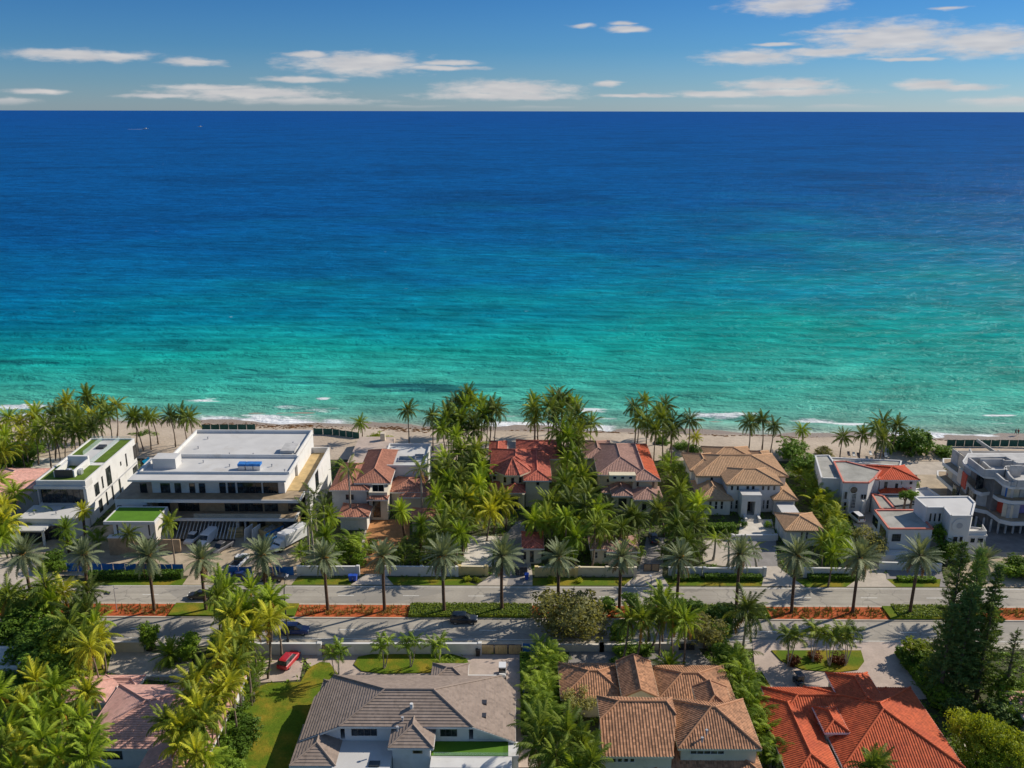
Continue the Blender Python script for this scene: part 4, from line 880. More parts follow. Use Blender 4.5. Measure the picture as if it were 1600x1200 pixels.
yf = min(G(1318,754.5,zc).y, G(1357,755,zc).y)-0.02
for (p0, q0, p1, q1, nx_, nz_) in ((1329,765,1339,794,3,6),(1318,768,1324.5,780,1,1),(1317,784,1323,797,1,2),(1344,772,1354,780,2,1)): win(H, yf, p0, q0, p1, q1, nx_, nz_)
g = FY(1334, 765, yf); ar = MB(); ar.tube([(g.x, yf-0.02, g.z-0.05), (g.x, yf-0.11, g.z-0.05)], 1.0, 20); o = ar.build('arch_light', 'white_paint', H); ar = MB(); ar.tube([(g.x, yf-0.112, g.z-0.05), (g.x, yf-0.13, g.z-0.05)], 0.8, 20); ar.build('pane', 'glass', o)
for px in (1322.5, 1344.5): 
    g = FY(px, 797, yf); mb = MB(); mb.tube([(g.x, yf-0.8, 0), (g.x, yf-0.8, 3.6)], 0.28, 10); mb.build('column', 'white_paint', H)
ROUND = FY(1305, 758, yf+2); 
s = HP(H, 1374, 1438, 750, 7.0, 'tile_scarlet', pyb=727, walls='white_paint', pitch=15, rib=0.5)
for (p0, q0, p1, q1) in ((1381,753,1387,760),(1398,755.5,1403.5,761.5),(1408,748,1409.5,755),(1421,748.5,1425.5,754.5)): win(H, s[2]+0.5, p0, max(q0,752), p1, q1+2, 2, 1, frame='dark_metal')
HP(H, 1376, 1428, 771, 4.3, 'tile_scarlet', d=4.5, walls='white_paint', pitch=16, rib=0.5); HP(H, 1410, 1424, 763, 4.8, 'tile_scarlet', d=4, pitch=16, rib=0.5)
flat(H, [(1376,796),(1398,796),(1380,776),(1362,772)], 4.0); flat(H, [(1397,792),(1432,788),(1412,771),(1380,772)], 3.7, cop='dark_metal'); flat(H, [(1432,783),(1470,778),(1448,763),(1414,768)], 3.6, rm='white_roof', cop='white_paint')
for i in range(6):
    g = G(1352+i*4.2, 800-0.5*i, 0); mb = MB(); mb.tube([(g.x, g.y, 0), (g.x, g.y, 2.8)], 0.14, 8); mb.build('porch_post', 'white_paint', H)

H = house('white_complex', 'tall white street-front block with blue-shaded recess, grey roof and coral coping', 1430, 872)
za = 6.4; P = flat(H, [(1389,827),(1457,827),(1430,798),(1367,798)], za)
yf = min(P[0][1], P[1][1])-0.02; win(H, yf, 1393, 834.5, 1408, 845.5, 4, 3, frame='dark_metal')
part(H, 'base_wall', 'white_paint', (G(1374,880).x, G(1420,880).x, yf-2.6, yf-0.4, 0, 2.0))
x0s = P[0][0]
for (u0, u1, a_, b_) in ((1.2, 4.6, 3.4, 5.4), (6.2, 9.2, 3.4, 5.4), (1.2, 4.6, 0.6, 2.4)): 
    t0 = Vector((P[0][0], P[0][1], 0)); dv = (Vector((P[3][0], P[3][1], 0))-t0).normalized(); n_ = Vector((-dv.y, dv.x, 0)); n_ = n_ if n_.x < 0 else -n_
    q = [t0+dv*u0+n_*0.01, t0+dv*u1+n_*0.01, t0+dv*u1+n_*0.08, t0+dv*u0+n_*0.08]; mb = MB(); mb.prism([(v.x, v.y) for v in q], a_, b_); mb.build('window', 'glass', H)
zt = 9.6; P = flat(H, [(1448,794),(1475,794),(1486,807),(1518,807),(1523,787),(1513,777),(1430,778)], zt, rm='white_roof', cop='white_paint')
yr = min(P[0][1], P[1][1])-0.02; yf2 = min(P[2][1], P[3][1])-0.02
for (p0, p1) in ((1450.5,1456.5),(1457.5,1463.5),(1464.5,1471)): win(H, yr, p0, 801.5, p1, 815, 1, 1, frame='white_paint')
g = FY(1499, 821, yf2); ro_ = MB(); ro_.tube([(g.x, yf2-0.02, g.z), (g.x, yf2-0.10, g.z)], 1.5, 24); o = ro_.build('wall_medallion', 'white_paint', H); ro_ = MB(); ro_.tube([(g.x, yf2-0.101, g.z), (g.x, yf2-0.16, g.z)], 0.6, 20); ro_.build('medallion_boss', 'grey_trim', o)
for (p0, p1) in ((1487.5,1497),(1497.5,1505)): win(H, yf2, p0, 838, p1, 847, 1, 1, frame='white_paint')
P2 = flat(H, [(1513,838),(1541,838),(1534,827),(1512,824)], 4.8, rm='white_roof', cop='white_paint'); win(H, P2[0][1], 1515, 840.5, 1524, 848, 1, 1); win(H, P2[0][1], 1526, 840.5, 1537, 848, 1, 1)
rail(H, [(P2[0][0], P2[0][1]+0.2, 4.9), (P2[1][0], P2[1][1]+0.2, 4.9), (P2[2][0], P2[2][1], 4.9)], 1.0, 'white_paint', t=0.12)
part(H, 'terrace_wall', 'white_paint', (G(1452,836,5).x, G(1486,836,5).x, yf2+2.5, yf2+2.8, 0, 4.4))

# ---- concrete shell under construction
H = house('concrete_shell', 'unfinished grey concrete apartment shell with curved floor slabs', 1560, 850, 'building')
Zs = (3.9, 7.7, 11.6)
low = [(1464,742),(1503,776),(1522,794),(1542,798),(1554,806),(1562,812),(1580,816),(1620,816),(1760,816),(1760,735),(1464,735)]
mid = [(1473,722),(1504,745),(1523,766),(1534,770),(1546,768.5),(1560,778),(1580,783),(1620,783),(1760,783),(1760,716),(1473,716)]
topp = [(1504,720),(1506,724),(1538,744),(1554,745.5),(1568,757),(1580,761),(1620,762),(1760,762),(1760,708),(1512,708)]
def slabpoly(pts, z, t, m='white_paint'):
    P = PG(pts, z); mb = MB(); mb.prism(P, z-t, z); return mb.build('floor_slab', m, H), P
slabpoly([(1475,846),(1520,858),(1560,862),(1760,862),(1760,760),(1480,760)], 0.1, 0.12, 'dark_concrete')
_, PL = slabpoly(low, Zs[0], 0.8, 'white_paint'); _, PM = slabpoly(mid, Zs[1], 0.8, 'white_paint'); _, PT = slabpoly(topp, Zs[2], 0.5, 'white_paint')
for z_, P_ in ((Zs[0], PL), (Zs[1], PM), (Zs[2], PT)):
    c_ = sum((Vector((p[0], p[1], 0)) for p in P_), Vector())/len(P_); mb = MB(); mb.sheet([(c_.x+(p[0]-c_.x)*0.98, c_.y+(p[1]-c_.y)*0.97) for p in P_], z_+0.006); mb.build('slab_top', 'tan_deck' if z_ < 10 else 'concrete', H)
def inset(P, dx, dy): return [(p[0]+dx, p[1]+dy) for p in P]
for (pxa, pya, pxb, pyb, zb, zt_, m) in ((1512,722,1519,738,Zs[1],Zs[2]-.45,'concrete'),(1520,739,1524,746,Zs[1],Zs[2]-.45,'concrete'),(1544,748,1562,760,Zs[1],Zs[2]-.45,'concrete'),(1488,748,1500,760,Zs[0],Zs[1]-.9,'concrete'),(1503,764,1510,772,Zs[0],Zs[1]-.9,'concrete'),(1518,775,1521,778,Zs[0],Zs[1]-.9,'beige_stucco'),(1541,778,1557,795,Zs[0],Zs[1]-.9,'concrete')):
    a_, b_ = G(pxa, pya, zb), G(pxb, pyb, zb); d = (b_-a_).normalized(); n_ = Vector((-d.y, d.x, 0))*0.15; mb = MB(); mb.prism([((a_-n_).x,(a_-n_).y),((b_-n_).x,(b_-n_).y),((b_+n_).x,(b_+n_).y),((a_+n_).x,(a_+n_).y)], zb+0.005, zt_-0.005); mb.build('wall_panel', m, H)
for (pxa, pya, pxb, pyb, zb, h, m) in ((1527,752,1545,756,Zs[1],1.6,'red_bright'),(1563,762,1582,766,Zs[1],1.8,'red_bright'),(1585,768,1598,768,Zs[1],3.2,'blue_mesh'),(1561,796,1561.5,800,Zs[0],3.0,'red_bright'),(1578,800,1580,801,Zs[0],3.2,'red_bright'),(1582,806,1640,806,Zs[0],2.6,'purple_wrap'),(1523,743,1526,745,Zs[1],3.3,'purple_wrap'),(1512,766,1516,770,Zs[0],2.6,'purple_wrap')):
    a_, b_ = G(pxa, pya, zb), G(pxb, pyb, zb); d = (b_-a_).normalized(); n_ = Vector((-d.y, d.x, 0))*0.08; a_ = a_+Vector((0,1.5,0)); b_ = b_+Vector((0,1.5,0)); mb = MB(); mb.prism([((a_-n_).x,(a_-n_).y),((b_-n_).x,(b_-n_).y),((b_+n_).x,(b_+n_).y),((a_+n_).x,(a_+n_).y)], zb+0.01, zb+h); mb.build('site_screen', m, H)
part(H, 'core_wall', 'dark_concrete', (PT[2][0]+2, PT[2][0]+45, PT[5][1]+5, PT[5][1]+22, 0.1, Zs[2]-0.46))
def facade(pts, zb, ht, dy, seq, n0):
    P = [Vector((*q, 0)) for q in PG(pts, zb)]; r = random.Random(n0); k = 0
    for a_, b_ in zip(P[:-1], P[1:]):
        L_ = (b_-a_).length; n = max(1, round(L_/3.0)); d = (b_-a_).normalized(); inn = Vector((-d.y, d.x, 0)); inn = inn if inn.y > 0 else -inn
        for i in range(n):
            m = seq[k % len(seq)]; k += 1
            if m is None: continue
            p, q = a_.lerp(b_, i/n)+inn*dy, a_.lerp(b_, (i+0.94)/n)+inn*dy; w_ = inn*0.12
            mb = MB(); mb.prism([((p-w_).x,(p-w_).y),((q-w_).x,(q-w_).y),((q+w_).x,(q+w_).y),((p+w_).x,(p+w_).y)], zb+0.008, zb+ht); mb.build('wall_panel', m, H)
facade(low[:8], Zs[0], Zs[1]-Zs[0]-0.81, 2.2, ['beige_stucco','concrete',None,'beige_stucco','glass',None,'concrete','red_bright',None], 1)
facade(mid[:8], Zs[1], Zs[2]-Zs[1]-0.51, 2.0, ['concrete','beige_stucco','concrete',None,'beige_stucco','red_bright',None,'glass','blue_mesh'], 2)
for k in range(9):
    g = G(1525+k*12, 838+k*2.2 if k < 4 else 847, 0); mb = MB(); mb.tube([(g.x, g.y+4, 0), (g.x, g.y+4, Zs[0]-0.9)], 0.22, 8); mb.build('column', 'concrete', H)
for k, (px, py) in enumerate(((1477,748),(1490,758),(1500,770))):
    g = G(px, py, 0); mb = MB(); mb.tube([(g.x+3, g.y-6, 0), (g.x+3, g.y-6, Zs[0]-0.9)], 0.2, 8); mb.build('column', 'concrete', H)
zt = Zs[2]
def upstand(pts, h, m='concrete', t=0.35, z=zt):
    P = [Vector((*q, 0)) for q in PG(pts, z+h)]; mb = MB()
    for a_, b_ in zip(P[:-1], P[1:]):
        d = (b_-a_).normalized(); n_ = Vector((-d.y, d.x, 0))*t/2; mb.prism([((a_-n_).x,(a_-n_).y),((b_-n_).x,(b_-n_).y),((b_+n_).x,(b_+n_).y),((a_+n_).x,(a_+n_).y)], z+0.005, z+h)
    mb.build('roof_upstand', m, H)
upstand([(1514,714.5),(1539,733.5),(1569,733.5),(1572,728),(1600,728),(1700,728)], 1.6); upstand([(1514,714.5),(1572,713),(1590,723),(1680,722)], 1.6); upstand([(1532,717),(1548,731)], 1.2); upstand([(1532,717),(1567,717),(1570,719.5),(1586,719)], 1.6)
upstand([(1571,729.5),(1578,742),(1584,748),(1590,750),(1700,750)], 1.6); upstand([(1555,737),(1570,750),(1580,753),(1700,753)], 1.0); upstand([(1579,727),(1597,727)], 2.6); upstand([(1560,703),(1590,722)], 1.0, z=4); upstand([(1527,685.5),(1556,705)], 0.8, z=3)
# ================================================================ HOUSES ON THE NEAR SIDE
H = house('outbuilding', 'pale flat-roofed outbuilding cut off by the left edge behind trees', 10, 1060, 'outbuilding')
x0, x1, y0 = wrect(-70, 27, 1045, 3.4); y1 = G(0, 1014, 3.4).y; part(H, 'wall', 'white_paint', (x0, x1, y0, y1, 0, 3.35)); part(H, 'flat_roof', 'white_roof', (x0-0.1, x1+0.1, y0-0.1, y1+0.1, 3.355, 3.5))
mb = MB(); rim(mb, x0-0.1, x1+0.1, y0-0.1, y1+0.1, 3.505, 3.9, 0.3); mb.build('parapet', 'white_paint', H)

H = house('pink_roof_house', 'house with pale pink ribbed tile roof behind coconut palms, lower left', 190, 1180)
tm = 'tile_pink'
a = HP(H, 118, 285, 1170, 3.9, tm, pyb=1070, walls='white_paint', pitch=19)
b = HP(H, 196, 300, 1235, 3.9, tm, d=24, walls='white_paint', pitch=19, axis='y')
HP(H, 90, 165, 1098, 3.6, tm, pyb=1056, walls='white_paint', pitch=18, axis='y'); HP(H, 150, 215, 1075, 3.4, tm, pyb=1055, walls='white_paint', pitch=18)
x0, x1, y0 = wrect(218, 292, 1063, 0.0); part(H, 'planter_wall', 'concrete', (x0, x1, y0, y0+0.5, 0, 0.7)); win(H, a[2]+0.5, 160, 1172, 190, 1186, 4, 1, frame='dark_metal')
# pool beside it
mb = MB(); P = PG([(66,1194),(182,1193),(176,1230),(40,1230)]); mb.prism(P, 0.03, 0.16); pool = mb.build('pool', 'pool_water'); tag(pool, 'turquoise swimming pool at the bottom left edge under palms', 'pool')
mb = MB(); g = G(83.5, 739, 0); mb.prism([(g.x+3.6*math.cos(t*0.314)*(1 if math.cos(t*0.314) > 0 else 0.9), g.y+3.4*math.sin(t*0.314)) for t in range(20)], 0.05, 0.25); pool = mb.build('pool', 'pool_water'); tag(pool, 'round blue pool left of the modern house with roof lawns', 'pool')
mb = MB(); mb.prism(PG([(222,722),(232,715),(236,719),(226,727)]), 0.05, 0.25); pool = mb.build('pool', 'pool_water'); tag(pool, 'narrow pool between the two white modern houses', 'pool')

# ---- grey-brown tiled house with turf terrace
H = house('brown_roof_house', 'white house with grey-brown ribbed tile roof and a bright turf terrace', 640, 1190)
tm = 'tile_greybrown'; kk = dict(pitch=0.46, fascia='white_paint')
def Q(px, py, z): return G(px, py, z)
ze, zc_, zr = 3.3, 5.7, 8.1
RL, RR = Q(601,1077.5,zr), Q(677,1077.5,zr)
FL, FR = Q(530,1135,zc_), Q(739,1136,zc_)
LL, LR = Q(461,1150,ze), Q(812,1152,ze)
BLs = Q(553,1061,ze+0.9); BRs = Q(720,1056,ze+0.9)
yb_ = max(BLs.y, BRs.y)
BL = Vector((BLs.x, yb_, ze+0.9)); BR = Vector((BRs.x, yb_, ze+0.9))
fronty = FL.y
RL = Vector((RL.x, RR.y, zr)); FL = Vector((FL.x, fronty, zc_)); FR = Vector((FR.x, fronty, zc_)); RR = Vector((RR.x, RR.y, zr))
kL = (zr-zc_)/(RL.x-FL.x); kR = (zr-zc_)/(FR.x-RR.x); zb_ = ze+0.9
LLv = Vector((RL.x-(zr-ze)/kL, fronty, ze)); LRv = Vector((RR.x+(zr-ze)/kR, fronty, ze))
ybl = Q(498,1090,ze).y
LB = Vector((LLv.x, ybl, ze)); RB = Vector((LRv.x, Q(775,1080,ze).y, ze))
BL = Vector((RL.x-(zr-zb_)/kL, yb_, zb_)); BR = Vector((RR.x+(zr-zb_)/kR, yb_, zb_))
faces_t = [[FL, FR, RR, RL], [LLv, FL, RL, BL, LB], [FR, LRv, RB, BR, RR], [BL, RL, RR, BR]]
roof_from(H, faces_t, tm, [(RL,RR),(RL,FL),(RR,FR),(RL,BL),(RR,BR)], 'white_paint', 0.46, eaves=[(FL,FR),(LLv,FL),(FR,LRv),(LB,LLv),(LRv,RB),(BL,BR)], rad=0.07)
part(H, 'wall', 'white_paint', (FL.x+0.6, FR.x-0.6, fronty+0.5, RL.y, 0, zc_-0.1), (BL.x+0.6, BR.x-0.6, RL.y+0.01, yb_-0.8, 0, ze+0.7), (LLv.x+0.7, FL.x+0.59, fronty+0.55, ybl-0.5, 0, ze-0.05), (FR.x-0.59, LRv.x-0.7, fronty+0.55, RB.y-0.5, 0, ze-0.05))
for tri in ([LLv+Vector((0.7,0.55,0)), Vector((FL.x, fronty+0.55, ze)), FL+Vector((0,0.55,-0.1))], [Vector((FR.x, fronty+0.55, ze)), LRv+Vector((-0.7,0.55,0)), FR+Vector((0,0.55,-0.1))]): mb = MB(); mb.add(tri, [(0,1,2)]); mb.build('gable_wall', 'white_paint', H)
c = HP(H, 606, 677, 1169, 4.9, tm, d=9.5, walls='white_paint', pitch=24, axis='y', rib=0.46)
d_ = HP(H, 452, 524, 1197, 3.0, tm, d=8.2, pitch=22, walls='white_paint', rib=0.46)
HP(H, 672, 730, 1066, 3.6, tm, d=4.8, walls='white_paint', pitch=20, rib=0.46); HP(H, 499, 545, 1083, 3.2, tm, d=3.2, walls='white_paint', pitch=18, rib=0.46)
yw = fronty+0.5
for i in range(4): win(H, yw, 549.5+i*10, 1137, 558.5+i*10, 1149, 1, 1, frame='dark_metal')
win(H, yw, 688, 1137, 714, 1150, 3, 1, frame='dark_metal')
# upper terraces
x0, x1 = Q(524,1180,3).x, c[0]+0.4; part(H, 'terrace', 'white_roof', (x0, x1, c[2]-3.2, fronty+0.45, 0, 3.0)); part(H, 'skylight', 'glass', (Q(577,1192,3).x, Q(594,1192,3).x, c[2]-1.4, c[2]-0.4, 3.005, 3.2))
x2, x3 = c[1]-0.4, Q(800,1165,3).x; part(H, 'turf_terrace', 'turf', (x2, x3-0.5, c[2]+0.9, fronty+0.45, 0, 3.0)); part(H, 'terrace_edge', 'white_paint', (x2, x3, c[2]-1.4, c[2]+0.85, 0, 2.96), (x3-0.49, x3+0.9, c[2]+0.86, fronty+0.4, 0, 3.0))
rail(H, [(x2+0.3, c[2]+0.92, 3.0), (x3-0.5, c[2]+0.92, 3.0), (x3-0.5, fronty+0.2, 3.0)], 0.5)
win(H, c[2]+0.5, 645, 1171, 660, 1177, 1, 1, frame='wood_cladding')
for (px, py) in ((754,1094),(753,1114)):
    g = Q(px, py, 5.6); mb = MB(); mb.box(g.x-0.6, g.x+0.6, g.y-0.45, g.y+0.45, 4.4, 5.35 if py < 1100 else 5.3); o = mb.build('skylight', 'dark_metal', H)
g = Q(643, 1103, 7.2); mb = MB(); mb.tube([(g.x, g.y, 6), (g.x, g.y, 7.6)], 0.25, 8); mb.build('roof_vent', 'white_paint', H); vents(H, [(629,1126),(621,1141)], 6.1)
x0, x1, y0 = wrect(727, 775, 1075, 2.2); mb = MB(); rim(mb, x0, x1, y0, y0+3.4, 0, 2.2, 0.25); mb.build('yard_wall', 'white_paint', H)

# ---- brown barrel-tile villa
H = house('brown_tile_villa', 'villa with mottled brown barrel-tile roofs, many hips and a long entrance roof', 1060, 1190)
tm = 'tile_brown'; kk = dict(walls='cream_paint', pitch=23, fascia='cream_paint')
x0, x1, y0 = wrect(942, 1052, 1182, 6.0); a = (x0, x1, y0, y0+15); tt = math.tan(R(22))
def PL_(px, py, y0=y0, z0=6.0, t=tt):                  # pixel on the front slope z = z0 + (y - y0) t
    d = ray(px, py); k = (z0-CAM_H-y0*t)/(d.z-d.y*t); return C0+d*k
A_, B_ = Vector((x0, y0, 6.0)), Vector((x1, y0, 6.0)); RLa, RRa = PL_(967, 1096), PL_(1041, 1096); yr_ = RLa.y; RRa = Vector((RRa.x, yr_, RLa.z)); A2 = PL_(941, 1124); A2 = Vector((x0, A2.y, A2.z)); C2_ = PL_(1062, 1117); C2_ = Vector((x1+1.2, C2_.y, C2_.z)); L2 = Vector((x0, 2*yr_-A2.y, A2.z)); R2_ = Vector((C2_.x, 2*yr_-C2_.y, C2_.z))
roof_from(H, [[A_, B_, C2_, RRa, RLa, A2], [A2, RLa, L2], [C2_, RRa, R2_], [L2, RLa, RRa, R2_]], tm, [(RLa, RRa), (A2, RLa), (L2, RLa), (C2_, RRa), (R2_, RRa), (A_, A2)], 'cream_paint', eaves=[(A_, B_), (A2, L2), (L2, R2_)])
part(H, 'wall', 'cream_paint', (x0+.4, x1-.1, y0+.5, A2.y, 0, 5.95), (x0+.4, C2_.x-.4, A2.y+.01, L2.y-.4, 0, A2.z-.1)); mb = MB(); mb.add([A_+Vector((.42,.5,0)), A2+Vector((.42,0,-.1)), Vector((x0+.42, A2.y, 5.9))], [(0,1,2)]); mb.build('gable_wall', 'cream_paint', H)
b = HP(H, 1060, 1190, 1170, 6.4, tm, d=10.4, walls='cream_paint', pitch=26, fascia='cream_paint')
c = HP(H, 1015, 1195, 1212, 3.4, tm, d=9, walls='cream_paint', pitch=20, fascia='cream_paint')
HP(H, 876, 985, 1092, 3.6, tm, d=9, walls='cream_paint', pitch=20, fascia='cream_paint')
HP(H, 1020, 1153, 1103, 3.8, tm, d=10, walls='cream_paint', pitch=22, fascia='cream_paint'); HP(H, 910, 955, 1068, 3.0, tm, d=5, walls='cream_paint', pitch=18, fascia='cream_paint')
x0, x1, y0 = wrect(972, 1030, 1090, 5.2); y1 = G(995, 1034, 5.2).y; hip(H, x0, x1, y0, y1, 5.2, tm, pitch=26, walls='cream_paint', axis='y', gable='fb', fascia='cream_paint')
x0, x1, y0 = wrect(1094, 1150, 1115, 6.6); hip(H, x0, x1, y0, y0+6, 6.6, tm, pitch=24, walls='cream_paint', axis='y', gable='b', fascia='cream_paint')
for i in range(4): win(H, a[2]+0.5, 955+i*9.6, 1184, 963+i*9.6, 1190.5, 1, 1)
win(H, b[2]+0.5, 1078, 1171.5, 1132, 1178, 5, 1, frame='white_paint', glass='glass'); vents(H, [(1104,1146),(1097,1158)], 7.6)

# ---- orange-tile villa at the right
H = house('orange_tile_villa', 'villa under broad orange-red tile roofs with a long entrance ridge, lower right', 1350, 1190)
tm = 'tile_orange'; kk = dict(walls='cream_paint', pitch=21, fascia='white_paint')
b = HP(H, 1318, 1508, 1200, 3.7, tm, pyb=1074, axis='y', **kk)
a = HP(H, 1213, 1420, 1130, 3.7, tm, pyb=1074, **kk)
HP(H, 1236, 1322, 1222, 3.6, tm, d=18, axis='y', **kk)
x0, x1, y0 = wrect(1315, 1384, 1098, 4.9); y1 = G(1322, 1051, 4.9).y; hip(H, x0, x1, y0-1, y1, 4.9, tm, pitch=25, walls='cream_paint', axis='y', gable='f', fascia='white_paint')
g = G(1300, 1115, 6.0); hip(H, g.x-1.7, g.x+1.7, g.y-2.6, g.y+3, 4.9, tm, pitch=22, walls='cream_paint', axis='y', fascia='white_paint')
HP(H, 1225, 1290, 1150, 3.3, tm, d=6, pitch=18, walls='cream_paint')
for i in range(3): win(H, b[2]+0.5, 1390+i*14, 1202, 1400+i*14, 1215, 1, 1)
H = house('pink_tile_house', 'corner of a house with pinkish tile roof cut off by the right edge', 1595, 1140)
HP(H, 1632, 1760, 1160, 3.8, 'tile_pink', pyb=1080, walls='white_paint', pitch=20)
# ================================================================ TREES AND PLANTS
rng = random.Random(11)
def frond(L=4.6, droop=1.0, nl=15, lf=0.95, hang=0.7, seed=0, wd=0.15, ns=8, up=0.0, stem=0.12):
    """one feather leaf along +X: arching midrib with leaflets on both sides"""
    r = random.Random(seed); mb = MB(); pts = []; p = Vector((0,0,0)); th = 0.0; ds = L/ns
    for i in range(ns+1):
        pts.append(p.copy()); s = i/ns; th = up-droop*(s**1.25); p = p+Vector((math.cos(th), 0, math.sin(th)))*ds
    def at(s):
        f = s*ns; i = min(int(f), ns-1); return pts[i].lerp(pts[i+1], f-i), (pts[i+1]-pts[i]).normalized()
    for i in range(ns):                                   # midrib
        w0 = 0.055*(1-i/ns)+0.012; w1 = 0.055*(1-(i+1)/ns)+0.012
        mb.add([pts[i]+Vector((0,-w0,0)), pts[i]+Vector((0,w0,0)), pts[i+1]+Vector((0,w1,0)), pts[i+1]+Vector((0,-w1,0))], [(0,1,2,3)])
    for k in range(nl):
        s = stem+(1-stem)*(k+0.5)/nl; q, t = at(s); prof = (0.45+0.55*math.sin(math.pi*min(1, s*0.9+0.12)))*(1 if s < 0.9 else 0.8)
        for sd in (-1, 1):
            l = lf*prof*r.uniform(0.85, 1.1); h = hang*r.uniform(0.75, 1.2)
            d = (Vector((0, sd, 0))*r.uniform(.6, 1.0)+t*r.uniform(.4, .85)+Vector((0,0,-h))).normalized()
            b = t*wd*0.5; mid = q+d*l*0.55+Vector((0,0,0.03)); tip = q+d*l+Vector((0,0,-0.18*l*h))
            mb.add([q-b, q+b, mid+b*0.8, mid-b*0.8, tip], [(0,1,2,3),(3,2,4)])
    return mb
def crown_plan(n, e0, e1, seed, sc_=(0.85, 1.08), pw=1.0):
    r = random.Random(seed); out = []
    for i in range(n):
        f = (i+0.5)/n; e = e0+(e1-e0)*f**pw+r.uniform(-7, 7); out.append((f, R(e), i*2.39996+r.uniform(-.25, .25), r.uniform(*sc_)))
    return out
def fr_mat(e, a, s): return Matrix.Rotation(a, 4, 'Z') @ Matrix.Rotation(-e, 4, 'Y') @ Matrix.Rotation(0.45*math.sin(a*7.3+e*3), 4, 'X') @ Matrix.Diagonal((s, s, s, 1))
FR = {}
FR['coconut'] = [frond(4.4, 0.6, 24, 1.0, 0.35, 1, 0.155), frond(4.8, 1.2, 24, 1.1, 0.75, 2, 0.165), frond(4.9, 1.7, 24, 1.1, 0.95, 3, 0.165), frond(4.6, 1.5, 23, 1.05, 1.2, 4, 0.165)]
FR['date'] = [frond(3.6, 0.35, 22, 0.62, -0.15, 5, 0.13), frond(3.9, 0.65, 22, 0.66, 0.0, 6, 0.13), frond(3.8, 1.0, 22, 0.66, 0.2, 7, 0.13)]
FR['royal'] = [frond(4.0, 0.7, 16, 0.85, 0.35, 8), frond(4.2, 1.2, 16, 0.85, 0.6, 9), frond(4.1, 1.5, 16, 0.8, 0.8, 10)]
FR['areca'] = [frond(2.7, 0.8, 12, 0.75, 0.2, 12, 0.13, 6), frond(2.9, 1.3, 12, 0.8, 0.4, 13, 0.13, 6), frond(2.6, 1.7, 12, 0.75, 0.5, 14, 0.13, 6)]
FR['adonidia'] = [frond(2.1, 1.0, 12, 0.75, 0.5, 15, 0.13, 6), frond(2.2, 1.6, 12, 0.8, 0.8, 16, 0.13, 6)]
def pick(kind, f): fs = FR[kind]; return min(len(fs)-1, int(f*len(fs)))
PLAN = {'coconut': [crown_plan(28, 84, -40, 20+i, (0.72, 1.1)) for i in range(6)], 'date': [crown_plan(62, 88, -58, 30+i, (0.9, 1.08), 0.85) for i in range(3)],
        'royal': [crown_plan(17, 75, -22, 40+i) for i in range(2)], 'adonidia': [crown_plan(11, 70, -15, 45+i) for i in range(2)]}
CROWN = {}; FMESH = {k: [m.mesh(k+'_frond') for m in v] for k, v in FR.items()}
def merged(kind, plan):
    mb = MB(); rd = random.Random(len(plan)+int(plan[0][2]*100)); dead = []
    for f, e, a, s in plan:
        M = fr_mat(e, a, s); src = FR[kind][pick(kind, f)]; n0 = len(mb.f); mb.add([M @ v for v in src.v], src.f)
        if f > 0.82 and rd.random() < 0.4: dead += range(n0, len(mb.f))
    me = mb.mesh('crown')
    for i in dead: me.polygons[i].material_index = 1
    return me
for k, ps in PLAN.items(): CROWN[k] = [merged(k, p) for p in ps]
def areca_mesh(seed, n=34, stems=7):
    r = random.Random(seed); mb = MB(); st = []
    for i in range(stems): st.append((r.gauss(0, 0.7), r.gauss(0, 0.7), r.uniform(1.2, 3.4)))
    for i in range(n):
        x, y, z = r.choice(st); z *= r.uniform(0.35, 1); M = Matrix.Translation((x, y, z)) @ fr_mat(R(r.uniform(25, 82)), r.random()*6.283, r.uniform(0.75, 1.15))
        src = FR['areca'][r.randrange(3)]; mb.add([M @ v for v in src.v], src.f)
    return mb.mesh('crown'), st
CROWN['areca'] = []; ARST = []
for i in range(5): m_, s_ = areca_mesh(60+i); CROWN['areca'].append(m_); ARST.append(s_)
def leaf_cloud(lobes, n, size, seed, flat=0.5):
    """leaves spread through the shells of overlapping lobes; gaps stay between lobes"""
    r = random.Random(seed); mb = MB(); tot = sum(l[3]**2 for l in lobes)
    for (x, y, z, rr) in lobes:
        clumps = max(6, int(n*(rr**2)/tot/14))
        for c in range(clumps):
            d = Vector((r.gauss(0,1), r.gauss(0,1), r.gauss(0,1)+0.25)).normalized(); rad = rr*(r.uniform(0.70, 1.08) if r.random() < 0.85 else r.uniform(0.2, 0.7)); cc = Vector((x, y, z))+Vector((d.x, d.y, d.z*0.85))*rad
            for q in range(14):
                p = cc+Vector((r.gauss(0,1), r.gauss(0,1), r.gauss(0,0.7)))*rr*0.16; nrm = (d*0.7+Vector((r.gauss(0,1), r.gauss(0,1), r.gauss(0,1)))*0.55+Vector((0,0,flat))).normalized()
                a = nrm.orthogonal().normalized(); a.rotate(Matrix.Rotation(r.random()*6.283, 3, nrm)); b = nrm.cross(a); s = size*r.uniform(0.6, 1.3)
                mb.add([p-a*s, p-b*s*0.45, p+a*s, p+b*s*0.45], [(0,1,2,3)])
    return mb.mesh('crown')
def lobes(n, R_, h, seed, zc=0.0):
    r = random.Random(seed); out = [(0, 0, zc, R_*0.62)]
    for i in range(n):
        a = i*2.4+r.uniform(-.3, .3); q = R_*r.uniform(0.3, 0.72); out.append((q*math.cos(a), q*math.sin(a), zc+r.uniform(-0.5, 0.55)*h, R_*r.uniform(0.26, 0.46)))
    return out
CROWN['broad'] = [leaf_cloud(lobes(14, 1.0, 0.9, 70+i), 3600, 0.075, 80+i) for i in range(4)]       # unit crowns, scaled per tree
